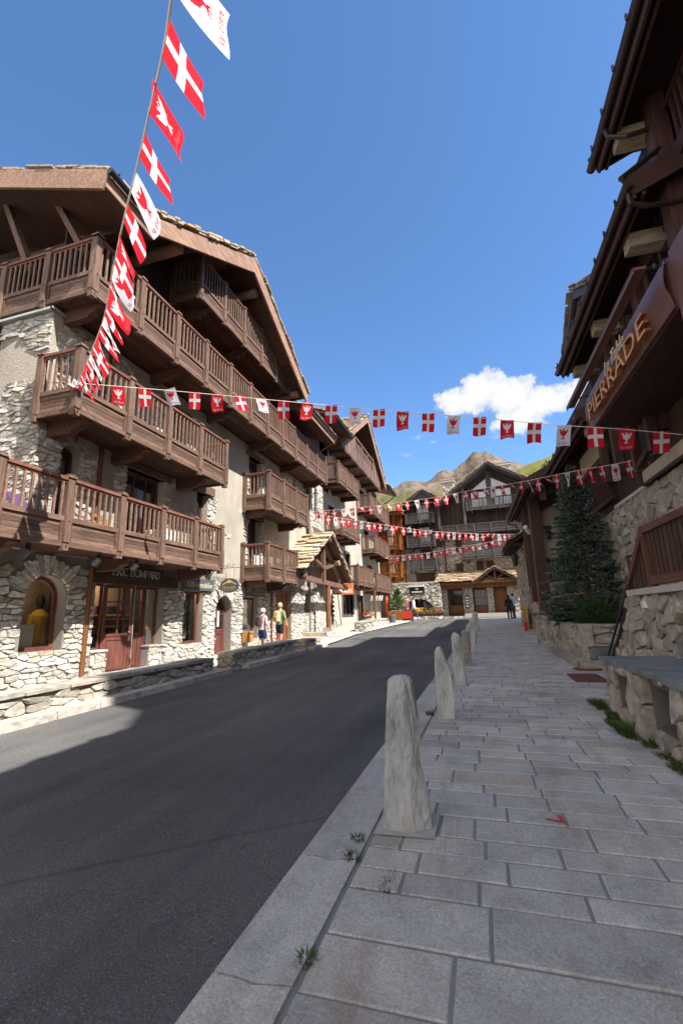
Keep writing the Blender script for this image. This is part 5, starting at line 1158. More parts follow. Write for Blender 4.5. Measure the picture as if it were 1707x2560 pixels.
# eaves either side of the gable
for (ya,yb,z) in ((23.25,27.2,13.0),(39.5,43.2,13.0)):
    b = MB(); b.prism([(-7.35,z-.18),(-7.35,z-.02),(-16,z+3.2),(-16,z+3.0)],1,ya,yb); o = part(b,'roof','soffit_wood',B)
    b = MB(); rg = random.Random(3); lauze(b,(-7.3,ya,z),(0,1,0),Vector((-1,0,.37)).normalized(),Vector((.37,0,1)).normalized(),yb-ya,3,rg,.5,.5,.06); part(b,'roof_slabs','roof_slab',o); gutter(B,-7.25,z-.1,ya,yb)
b = MB(); b.box(-24,-9.0,23.4,27.2,9.3,12.9); b.box(-24,-9.0,38.5,42,12,12.9); part(b,'timber_storey','dark_boards',B)
downpipe(B,[(-7.25,42.6,12.9),(-7.6,42.6,12.5),(-8.9,41.9,11.5)],.05,'iron')
# restaurant frontage under the second chalet
s = thing('restaurant_sign','orange hanging sign with white serif lettering above the restaurant window','sign',(-8.0,27.4,2.95))
F = Frame((-8.1,26.9,3.12),(.88,.47,0),(0,0,1),(.47,-.88,0)); b = MB(F); b.box(-.62,.62,-.30,.30,-.03,.03,0); b.box(-.66,.66,.30,.34,-.035,.035,1); b.box(-.66,.66,-.34,-.30,-.035,.035,1); b.box(-.66,-.62,-.3,.3,-.035,.035,1); b.box(.62,.66,-.3,.3,-.035,.035,1); part(b,'board',['orange_sign','pale_wood'],s)
b = MB(F); serif(b,'LES',-.20,.24,.03,.22,.031,wt=.10); serif(b,'SONNAILLES',-.56,.56,-.22,-.02,.031,wt=.10); part(b,'lettering','white_paint',s)
b = MB(F); b.tube([(-.62,.1,0),(-1.0,.15,0)],.02,6); b.tube([(-.5,.34,0),(-.9,.5,0)],.012,6); part(b,'bracket','iron',s)
b = MB(FA); rg = random.Random(2)
b.box(27.25,27.45,1.05,2.85,.03,.06)
for k in range(6): b.lathe((27.35,1.2+k*.28,.12),[(.05,0)],6); b.tube([(27.35,1.35+k*.28,.1),(27.35,1.2+k*.28,.12)],[.05,.1],10)
solo(b,'bell_strap','iron','dark strap of cow bells hanging on the white plaster wall','cow bells')
b = MB(FA); b.tube([(28.6,3.2,.02),(29.15,.9,.06)],.025,5); solo(b,'cable','iron','slanting dark cable down the white plaster wall','cable')
b = MB(); b.tube([(-7.9,34.6,.9),(-7.9,34.6,3.4)],.09,10); solo(b,'timber_post','copper_pipe','round timber post at the restaurant terrace corner','post')
b = MB(); 
for k in range(5): b.tube([(-8.2+.2*k,35,2.95),(-8.3+.2*k,35.05,2.6)],.07,6)
solo(b,'string_of_bells','white_paint','pale cluster of bells hung under the balcony of the restaurant','cow bells')
def pot_plant(c, r, h, lab, fl, seed):
    root = thing('flower_pot',lab,'flower pot',c); b = MB(); b.lathe(c,[(r*.75,0),(r,h*.95),(r*1.08,h*.95),(r*1.08,h),(r*.9,h)],16); part(b,'pot','pot_grey',root)
    q = random.Random(seed); b = MB(); g = MB()
    for _ in range(220):
        a, e = q.uniform(0,2*PI), q.uniform(0,PI/2); R = r*1.5*q.uniform(.5,1); p = Vector((c[0]+R*math.cos(a)*math.cos(e), c[1]+R*math.sin(a)*math.cos(e), c[2]+h+R*.8*math.sin(e)))
        t = (b if q.random() < .55 else g); s = q.uniform(.03,.06)
        n = Vector((q.uniform(-1,1),q.uniform(-1,1),q.uniform(-1,1))).normalized(); u = n.orthogonal().normalized()*s; w = n.cross(u)
        t.raw([p+u,p+w,p-u,p-w],[(0,1,2,3)])
    part(b,'flowers',fl,root); part(g,'leaves','leaf_light',root)
pot_plant((-7.3,29.6,ground(29.6)+.05),.30,.62,'tall grey pot of red flowers by the restaurant door','flower_red',1)
b = MB(); b.tube([(-7.5,37.2,ground(37)),(-7.5,37.2,2.6)],.03,8); b.lathe((-7.5,37.2,1.5),[(.05,0),(.14,.3),(.13,1.2),(.04,1.5)],10); solo(b,'parasol','orange_sign','closed orange parasol on the restaurant terrace','parasol')
pl = thing('potted_conifer','small light green conifer in an orange timber box at the street bend','tree',(-6.6,37.0,ground(37)))
b = MB(); b.box(-7.3,-5.9,36.5,37.6,ground(37)-.05,ground(37)+.75); part(b,'planter_box','orange_wood',pl)
def conifer(root, c, h, r, mat, seed, nb=240, droop=.25, needles=26, nl=.09, base=.12, up=.0, nw=.012):
    q = random.Random(seed); tr = MB(); tr.tube([(c[0],c[1],c[2]),(c[0]+.02,c[1],c[2]+h*.5),(c[0],c[1],c[2]+h*.98)],[h*.025,h*.015,.006],8); part(tr,'trunk','bark',root)
    b = MB(); tw = MB()
    for i in range(nb):
        t = base+(1-base)*(i/nb)**.85; z = c[2]+h*t; R = r*(1-t)**.8*q.uniform(.6,1.15)+.05
        a = i*2.39996+q.uniform(-.5,.5); d = Vector((math.cos(a),math.sin(a),0)); P = []
        lift = q.uniform(-.05,.12)+up
        for k in range(6):
            s = k/5; P.append(Vector((c[0],c[1],z))+d*R*s+Vector((0,0,R*(lift*s-droop*s*s+.22*max(0,s-.7)))))
        tw.raw([P[0]+Vector((0,0,.012)),P[0]-Vector((0,0,.012)),P[5]],[(0,1,2)])
        side = d.cross(Vector((0,0,1)))
        n = int(needles*(.4+R/r*1.3))
        for _ in range(n):
            s = q.uniform(.12,1)**.8; k = min(4,int(s*5)); p = P[k].lerp(P[k+1],s*5-k)
            sw = q.uniform(-1,1)*R*.34*(1.15-s); p = p+side*sw+Vector((0,0,-abs(sw)*.25+q.uniform(-.02,.02)))
            dirn = (d*q.uniform(.3,1)+side*(sw/(R*.3+.01))*.7+Vector((q.uniform(-.5,.5),q.uniform(-.5,.5),q.uniform(-.15,.7)))).normalized(); L = nl*q.uniform(.7,1.5)
            u = dirn.orthogonal().normalized(); w = dirn.cross(u); a2 = q.uniform(0,PI); u2 = (u*math.cos(a2)+w*math.sin(a2))*nw*q.uniform(.8,1.6)
            b.raw([p-u2,p+u2,p+dirn*L+u2*.5,p+dirn*L-u2*.5],[(0,1,2,3)])
    part(tw,'branches','bark',root); part(b,'crown',mat,root)
conifer(pl,(-6.6,37.0,ground(37)+.7),1.75,.72,'leaf_light',5,70,.1,15,.15,.05,.2,.03)
b = MB(); 
b.add([(-6.0,35.6,ground(35.6)),(-5.2,35.4,ground(35.4)),(-5.2,35.55,1.9),(-6.0,35.75,1.9)],[(0,1,2,3)]); b.add([(-6.0,36.1,ground(35.6)),(-5.2,35.9,ground(35.4)),(-5.2,35.6,1.9),(-6.0,35.8,1.9)],[(0,1,2,3)]); b.box(-5.95,-5.25,35.45,35.5,1.2,1.75,1)
solo(b,'menu_board',['grey_wood','red_paint'],'folding menu board standing before the orange planter box','menu board')
b = MB(); b.lathe((-6.35,33.2,ground(33)),[(.22,0),(.26,.55),(.24,.6)],12); solo(b,'barrel','slate_sign','dark blue barrel bin at the end of the pale low wall','barrel')
# ================================================================== ORANGE CHALET AND CENTRAL BUILDING (frame C)
def cz(u, z, d):        # move a point measured on the main facade plane forward by d along the line of sight
    k = 1-d/44.; return u*k+ (0*(1-k)), 1.5+(z-1.5)*k
FCt = Frame((0,0,0),(1,0,0),(0,0,1),(0,-1,0))     # u, z, d(towards the street)
O = thing('orange_chalet','narrow orange timber chalet between the second chalet and the central building','chalet',(-10.4,.5,1.3),'C')
b = MB(FCt); b.box(-14,-9.65,.5,4.6,-6,.6,1); b.box(-14,-9.65,4.6,11.2,-6,.6,0)
x = -13.9
while x < -9.7: b.box(x,x+.17,4.6,11.2,.6,.63); x += .19
part(b,'wall',['orange_wood','facade_stone'],O)
b = MB(FCt); b.add([(-14,11.2,1.6),(-9.3,11.2,1.6),(-9.3,12.2,-4),(-14,12.2,-4)],[(0,1,2,3)]); b.box(-14,-9.3,11.05,11.2,-4,1.6); o = part(b,'roof','orange_wood',O)
b = MB(FCt); lauze(b,FCt(-14,11.22,1.65),(1,0,0),Vector((0,1,.18)).normalized(),Vector((0,-.18,1)).normalized(),4.7,2.5,rr,.5,.45,.06); part(b,'roof_slabs','roof_slab',o)
for z in (7.6,4.95):
    bo = balcony(O,FCt,-11.9,-9.7,z,z+1.35,1.5,2,(1,1),mats=dict(f='orange_wood',h='orange_wood',p='orange_wood',r='orange_wood',b='orange_wood'),pan=.35,d0=.6)
    window(O,FCt,-11.2,-10.2,z+.2,z+2.4,.68,'orange_wood','bright_glass',1,0,.1)
b = MB(FCt); b.box(-10.35,-10.15,1.4,11.1,1.2,1.4); part(b,'post','orange_wood',O)
Cb = thing('central_building','tall stone and dark timber building closing the street with a glazed gable','building',(-2,0,1.2),'C')
rr = random.Random(61)
SH = [(-8.57,-6.86,4.48,5.33),(-4.78,-4.17,5.16,6.05),(-2.95,-2.36,5.11,6.1),(-2.06,-1.46,5.11,6.08),(-4.7,-4.16,7.2,8.28),(-1.98,-1.4,7.2,8.27),(-7.9,-6.9,5.7,7.6),(1.0,1.7,5.1,6.1)]
b = MB(FCt); b.box(-9.6,-5.9,.5,7.7,-8,-.03,0); b.box(-5.9,5.5,.5,8.45,-8,-.03,0)
wC = part(b,'wall','mortar',Cb)
b = MB(FCt); stones(b,(-9.6,-5.9,1.2,7.7),(.42,.26),.07,rr,holes=SH,d0=-.03); part(b,'stonework','grey_stone',wC); b = MB(FCt); stones(b,(-5.9,5.5,4.6,8.45),(.45,.28),.07,rr,holes=SH,d0=-.03); stones(b,(1.1,5.5,.8,4.6),(.45,.28),.07,rr,d0=-.03); part(b,'stonework','grey_stone',wC)
for h in SH:
    b = MB(FCt); b.box(h[0],h[1],h[2],h[3],-.05,.05); n = max(2,round((h[1]-h[0])/.3)); 
    for i in range(n): b.box(h[0]+(h[1]-h[0])*i/n+.012,h[0]+(h[1]-h[0])*(i+1)/n-.012,h[2]+.03,h[3]-.03,.05,.08)
    part(b,'shutter','shutter_wood',Cb)
b = MB(FCt); x = -9.6
while x < 5.4:
    z0 = 7.7 if x < -5.9 else 8.45; z1 = 12.6 if x < -6.0 else min(15.3-abs(x+1.2)*.66, 15.2)
    b.box(x+.006,x+.19,z0,max(z1,11.5),-.06,0); x += .2
b.box(-9.6,-6.0,7.7,12.4,-8,-.06); b.prism([(-5.95,8.45),(5.4,8.45),(5.4,11.6),(-1.2,15.2),(-5.95,12)],2,-8,-.06); part(b,'timber_storeys','dark_boards',Cb)
cM = dict(f='grey_wood',h='grey_wood',p='grey_wood',r='grey_wood',b='grey_wood')
for (u0,u1,zb,zr,nb,e) in ((-3.35,2.6,10.98,12.13,4,(1,1)),(-5.9,3.2,8.8,9.7,6,(0,1)),(-4.2,1.6,6.36,7.46,4,(1,1)),(-9.28,-6.6,10.22,11.25,2,(1,1)),(-9.28,-6.65,7.86,9.06,2,(1,1)),(-9.26,-6.58,5.57,6.73,2,(1,1))):
    d = 1.0; a0, zb2 = cz(u0,zb,d); a1, zr2 = cz(u1,zr,d); balcony(Cb,FCt,a0,a1,zb2,zr2,d,nb,e,mats=cM,pan=.22,nbal=11,brk=[a0+.4,a1-.4],capped=False,skirt=False)
for (u0,u1,z0,z1) in ((-2.95,-1.45,11.2,12.75),(-.85,.75,11.2,12.85),(-8.2,-6.95,10.35,12.1),(-8.1,-6.95,8.2,9.8)): window(Cb,FCt,u0,u1,z0,z1,.08,'dark_boards','bright_glass',1,0,.07)
for P in ([(-2.75,12.95),(-1.42,12.95),(-1.42,13.9)],[(-.95,13.05),(.55,13.05),(-.95,13.95)]):
    b = MB(FCt); b.poly([(*p,.05) for p in P]); part(b,'gable_pane','bright_glass',Cb)
b = MB(FCt); b.box(-1.42,-.95,11,14.6,0,.12); b.bar((-5.2,12.2,.06),(-1.2,14.7,.06),.14,.3,up=(0,-1,0)); b.bar((3.2,12.0,.06),(-1.2,14.7,.06),.14,.3,up=(0,-1,0))
for u in (-6.05,-3.6): a, z = cz(u,8.3,.9); b.box(a-.1,a+.1,z,cz(u,13.2 if u > -5 else 12.4,.9)[1],.8,1.0)
part(b,'timber_frame','grey_wood',Cb)
ax, az_ = cz(-1.2,15.55,1.3); lx, lz = cz(-6.35,11.85,1.3); rx_, rz_ = cz(4.3,12.25,1.3)
b = MB(FCt)
for (u0,z0),(u1,z1) in (((lx,lz),(ax,az_)),((ax,az_),(rx_,rz_))):
    b.add([(u0,z0,1.3),(u1,z1,1.3),(u1,z1,-9),(u0,z0,-9),(u0,z0-.3,1.3),(u1,z1-.3,1.3),(u1,z1-.3,-9),(u0,z0-.3,-9)],[(0,1,2,3),(7,6,5,4),(0,4,5,1),(1,5,6,2),(2,6,7,3),(3,7,4,0)])
    b.bar((u0,z0-.12,1.33),(u1,z1-.12,1.33),.08,.42,up=(0,-1,0))
rC = part(b,'roof','grey_wood',Cb)
b = MB(); edge_slabs(b,FCt(lx,lz+.04,1.36),FCt(ax,az_+.04,1.36),(0,-1,0),rr,0,.45,.5,.05,2); edge_slabs(b,FCt(ax,az_+.04,1.36),FCt(rx_,rz_+.04,1.36),(0,-1,0),rr,0,.45,.5,.05,2); part(b,'roof_slabs','roof_slab',rC)
tx, tz = cz(-7.65,13.6,1.1); t0, z0 = cz(-9.3,12.45,1.1); t1, z1 = cz(-6.1,12.6,1.1)
b = MB(FCt); 
for (u0,zz0),(u1,zz1) in (((t0,z0),(tx,tz)),((tx,tz),(t1,z1))):
    b.add([(u0,zz0,1.1),(u1,zz1,1.1),(u1,zz1,-6),(u0,zz0,-6),(u0,zz0-.2,1.1),(u1,zz1-.2,1.1),(u1,zz1-.2,-6),(u0,zz0-.2,-6)],[(0,1,2,3),(7,6,5,4),(0,4,5,1),(1,5,6,2),(2,6,7,3),(3,7,4,0)])
b.add([(t0+.2,z0,.95),(t1-.2,z1,.95),(tx,tz-.1,.95)],[(0,1,2)]); rT = part(b,'tower_roof','grey_wood',Cb)
b = MB(); edge_slabs(b,FCt(t0-.1,z0+.02,1.12),FCt(tx,tz+.04,1.12),(0,-1,0),rr,0,.4,.5,.05,2); edge_slabs(b,FCt(tx,tz+.04,1.12),FCt(t1+.1,z1+.02,1.12),(0,-1,0),rr,0,.4,.5,.05,2)
b.F = FCt; rg = random.Random(14); b.F = WORLD; lauze(b,FCt(-10,11.9,.6),(1,0,0),Vector((0,1,.45)).normalized(),Vector((0,-.45,1)).normalized(),5,3.2,rg,.5,.45,.06); part(b,'roof_slabs','roof_slab',rT)
for (u0,u1,z0,z1,d) in ((-6.0,-4.85,12.9,15.5,-4),(-.1,.95,14.3,16.6,-4)):
    b = MB(FCt); b.box(u0,u1,z0-2,z1-.35,d-1.1,d); b.box(u0-.12,u1+.12,z1-.35,z1-.22,d-1.25,d+.12); b.box(u0-.06,u1+.06,z1-.22,z1-.1,d-1.2,d+.08); b.box(u0-.14,u1+.14,z1-.1,z1,d-1.3,d+.14)
    b.F = Frame((0,-d,0),(1,0,0),(0,0,1),(0,-1,0)); stones(b,(u0,u1,z0-1,z1-.36),(.3,.14),.05,rr,m=1); b.F = Frame((u1,-d,0),(0,1,0),(0,0,1),(1,0,0)); stones(b,(0,1.1,z0-1,z1-.36),(.3,.14),.05,rr,m=1); part(b,'chimney',['facade_stone','facade_stone'],Cb)
b = MB(FCt); b.tube([(-5.72,8.2,.1),(-5.72,5.4,.1),(-5.1,5.2,.12),(-5.05,4.9,.12)],.06,8); part(b,'downpipe','iron',Cb)
# entrance wing with stone roof and porch gable
W = 2.6
def q(u,z,d=W): return cz(u,z,d)
b = MB(FCt); (a0,s0),(a1,s1) = q(-6.4,1.3),q(1.2,4.3); rows_ = [(-6.4,-5.85),(-4.45,-3.55),(-2.3,-1.72),(-.55,1.2)]
b.box(a0,a1,.6,4.4,0,1.6,0)
for (u,w) in rows_:
    x0, x1 = q(u,0)[0], q(w,0)[0]; b.F = FCt; b.box(x0,x1,.6,3.75,1.6,2.3,0); b.F = Frame((0,-2.3,0),(1,0,0),(0,0,1),(0,-1,0)); stones(b,(x0,x1,1.2,3.75),(.3,.2),.06,rr,m=1)
part(b,'entrance_wall',['mortar','grey_stone'],Cb)
for (u0,u1,pn,kind,mu) in ((-5.8,-4.45,.65,'bright_glass',0),(-3.5,-2.3,.6,'dark_glass',3),(-1.7,-.58,2.0,'dark_glass',1)):
    (x0,zb),(x1,zt) = q(u0,1.5),q(u1,3.65); window(Cb,FCt,x0,x1,zb-.05,zt,1.75,'porch_wood','dark_glass',mu,1 if mu == 3 else 0,.1,name='door' if mu else 'window',panel=pn)
b = MB(FCt); (x0,_),(x1,zt) = q(-6.5,0),q(1.2,3.95); b.box(x0,x1,zt-.2,zt+.15,1.6,2.75); part(b,'beam','porch_wood',Cb)
(e0,ze),(e1,_) = q(-6.9,4.3,3.2),q(1.3,4.3,3.2); 
b = MB(FCt); b.add([(e0,ze,3.2),(e1,ze,3.2),(e1,5.2,-.2),(e0,5.2,-.2),(e0,ze-.12,3.2),(e1,ze-.12,3.2),(e1,5.08,-.2),(e0,5.08,-.2)],[(0,1,2,3),(7,6,5,4),(0,4,5,1),(1,5,6,2),(2,6,7,3),(3,7,4,0)]); b.box(e0,e1,ze-.2,ze,3.14,3.2); b.box(e0,e1,5.1,5.3,-.1,.06); o = part(b,'low_roof','porch_wood',Cb)
b = MB(); v = Vector((0,3.4,5.2-ze)); L = v.length; v /= L; lauze(b,FCt(e0,ze,3.22),(1,0,0),v,Vector((0,-v.z,v.y)),e1-e0,L,rr,.55,.4,.06); part(b,'roof_slabs','roof_slab',o)
(px,pz),(p0,z0),(p1,z1) = q(-1.45,5.5,3.4),q(-3.4,4.15,3.4),q(.65,4.25,3.4)
b = MB(FCt)
for (u0,zz0),(u1,zz1) in (((p0,z0),(px,pz)),((px,pz),(p1,z1))):
    b.add([(u0,zz0,3.4),(u1,zz1,3.4),(u1,zz1,0),(u0,zz0,0),(u0,zz0-.15,3.4),(u1,zz1-.15,3.4),(u1,zz1-.15,0),(u0,zz0-.15,0)],[(0,1,2,3),(7,6,5,4),(0,4,5,1),(1,5,6,2),(2,6,7,3),(3,7,4,0)]); b.bar((u0,zz0-.1,3.42),(u1,zz1-.1,3.42),.08,.3,up=(0,-1,0))
po = part(b,'porch_roof','right_post',Cb)
b = MB(); edge_slabs(b,FCt(p0,z0+.03,3.45),FCt(px,pz+.04,3.45),(0,-1,0),rr,0,.4,.5,.05,2); edge_slabs(b,FCt(px,pz+.04,3.45),FCt(p1,z1+.03,3.45),(0,-1,0),rr,0,.4,.5,.05,2)
for (u0,zz0),sgn in (((p0,z0),1),((p1,z1),-1)):
    v = Vector((px-u0,0,pz-zz0)); L = v.length; v /= L; lauze(b,FCt(u0,zz0+.02,3.3),(0,1,0),v,Vector((-v.z*sgn if sgn > 0 else v.z*1,0,abs(v.x))),3,L,rr,.5,.4,.05)
part(b,'roof_slabs','roof_slab',po)
b = MB(FCt); b.bar((p0+.1,z0+.08,3.3),(p1-.1,z1+.0,3.3),.15,.22,up=(0,-1,0)); b.box(px-.07,px+.07,z0+.1,pz-.2,3.25,3.38); b.bar((px,z0+.2,3.3),(px-.75,z0+.72,3.3),.1,.1,up=(0,-1,0)); b.bar((px,z0+.2,3.3),(px+.75,z0+.72,3.3),.1,.1,up=(0,-1,0)); part(b,'truss','porch_wood',po)
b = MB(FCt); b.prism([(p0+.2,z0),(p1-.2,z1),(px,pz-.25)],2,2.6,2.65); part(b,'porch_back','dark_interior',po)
# arched shop wing on its left
Wd = 3.2
(x0,_),(x1,zt) = cz(-11.3,0,Wd),cz(-6.45,4.42,Wd); (ya0,_),(ya1,yz) = cz(-9.95,0,Wd),cz(-7.15,2.9,Wd); hz_ = [(ya0,ya1,1.45,yz)]
b = MB(FCt); grid_wall(b,(x0,x1,.6,zt),hz_,0,Wd,.5); arch_fill(b,ya0,ya1,1.75,yz,0,Wd,.5,rise=yz-1.75); b.quad((x1,.6,Wd),(x1,zt,Wd),(x1,zt,0),(x1,.6,0)); b.box(x0,x1,zt-.05,zt+.06,0,Wd+.06,1); b.box(x0,x1,.6,zt-.1,0,1.2,2); b.quad((x0,.6,Wd),(x0,zt,Wd),(x0,zt,0),(x0,.6,0))
part(b,'shop_wing',['mortar_light','coping','dark_interior'],Cb)
b = MB(Frame((0,-Wd,0),(1,0,0),(0,0,1),(0,-1,0))); um = (ya0+ya1)/2
stones(b,(x0,x1,.9,zt-.05),(.34,.2),.07,rr,holes=[(ya0-.1,ya1+.1,1.45,2.0)],keep=lambda u,v: ((u-um)/1.65)**2+((v-1.7)/1.5)**2 > 1 or v < 1.4)
for k in range(17):
    A0, A1 = PI*k/17, PI*(k+1)/17; ra, rb = (ya1-ya0)/2, yz-1.75
    stone_block(b,[(um+ra*math.cos(A0),1.75+rb*math.sin(A0)),(um+(ra+.3)*math.cos(A0),1.75+(rb+.36)*math.sin(A0)),(um+(ra+.3)*math.cos(A1),1.75+(rb+.36)*math.sin(A1)),(um+ra*math.cos(A1),1.75+rb*math.sin(A1))],.08,rr,.012)
b.F = Frame((x1,0,0),(0,1,0),(0,0,1),(1,0,0)); stones(b,(-Wd,-1.6,1.0,zt-.1),(.34,.2),.06,rr)
part(b,'stonework','facade_stone',Cb)
b = MB(FCt); b.quad((ya0,1.45,Wd-.4),(ya1,1.45,Wd-.4),(ya1,yz,Wd-.4),(ya0,yz,Wd-.4)); part(b,'shop_pane','dark_glass',Cb)
s = thing('shop_sign','black shop sign with white crest and white lettering above the arched window','sign',(-8.0,-3.3,3.4),'C')
(b0,c0),(b1,c1) = cz(-9.36,3.42,Wd+.1),cz(-7.92,4.05,Wd+.1)
b = MB(FCt); b.box(b0,b1,c0,c1,Wd+.02,Wd+.12); b.box(b0-.03,b1+.03,c1,c1+.1,Wd+.0,Wd+.2,1); part(b,'board',['black_gloss','white_paint'],s)
b = MB(FCt); um = (b0+b1)/2; b.poly([(um-.13,c1-.08,Wd+.125),(um+.13,c1-.08,Wd+.125),(um+.12,c1-.22,Wd+.125),(um,c1-.33,Wd+.125),(um-.12,c1-.22,Wd+.125)]); b.poly([(um-.09,c1-.11,Wd+.128),(um+.07,c1-.11,Wd+.128),(um-.04,c1-.24,Wd+.128)],1)
for k in range(9): b.box(um-.46+k*.105,um-.38+k*.105,c0+.08,c0+.19,Wd+.12,Wd+.13)
part(b,'lettering',['white_paint','red_paint'],s)
tr = thing('flower_trough','long hollowed log trough of orange and pink flowers before the arched window','flower trough',(-7.4,-4.4,1.3),'C')
b = MB(FCt); b.tube([(-8.5,1.5,4.2),(-5.6,1.55,4.2)],[.2,.24],12); b.box(-8.0,-7.85,1.1,1.4,4.05,4.35); b.box(-6.2,-6.05,1.1,1.4,4.05,4.35); part(b,'log','bark',tr)
qq = random.Random(5)
for nm,mt,n,u0,u1 in (('flowers','flower_orange',130,-8.3,-7.4),('flowers','red_paint',50,-7.2,-5.8),('leaves','leaf_green',200,-8.4,-5.7)):
    b = MB(FCt)
    for _ in range(n):
        u,z,d = qq.uniform(u0,u1),1.65+qq.uniform(0,.35 if u0 < -7.6 else .22),4.2+qq.uniform(-.25,.25); s2 = qq.uniform(.04,.08); b.add([(u-s2,z,d),(u,z-s2,d+.03),(u+s2,z,d),(u,z+s2,d-.03)],[(0,1,2,3)])
    part(b,nm,mt,tr)
b = MB(FCt); b.box(-9.6,-4.0,.7,1.22,3.2,5.0,0); b.F = Frame((0,-5.0,0),(1,0,0),(0,0,1),(0,-1,0)); stones(b,(-9.6,-4.0,.8,1.24),(.35,.16),.07,rr,m=1)
solo(b,'low_stone_wall',['mortar_light','facade_stone'],'pale rubble terrace wall below the flower trough','wall',M='C')
b = MB(FCt)
for k in range(3): b.box(-3.95,3,.8,1.18+.13*k,1.8,5.0-k*.45)
solo(b,'entrance_steps','concrete','broad pale steps up to the timber doors of the central building','steps',M='C')
b = MB(FCt); b.box(.5,2.2,.7,1.6,3.6,4.2,0); b.F = Frame((0,-4.2,0),(1,0,0),(0,0,1),(0,-1,0)); stones(b,(.5,2.2,.9,1.6),(.3,.18),.07,rr,m=1); solo(b,'low_stone_wall',['mortar_light','facade_stone'],'small sunlit stone wall behind the dark clothed pair','wall',M='C')
b = MB(FCt); b.box(-3.95,-3.7,1.9,3.0,2.36,2.42,0); 
for k in range(4): b.box(-3.92,-3.73,2.0+k*.24,2.12+k*.24,2.42,2.43,1)
solo(b,'notice_board',['black_gloss','white_paint'],'narrow dark notice board on the stone pillar by the glazed doors','notice board',M='C')
b = MB(FCt); b.box(-5.62,-5.5,1.6,2.9,2.2,2.26); solo(b,'window_shutter_panel','shutter_wood','narrow dark panel on the stone pillar left of the big window','panel',M='C') if False else None
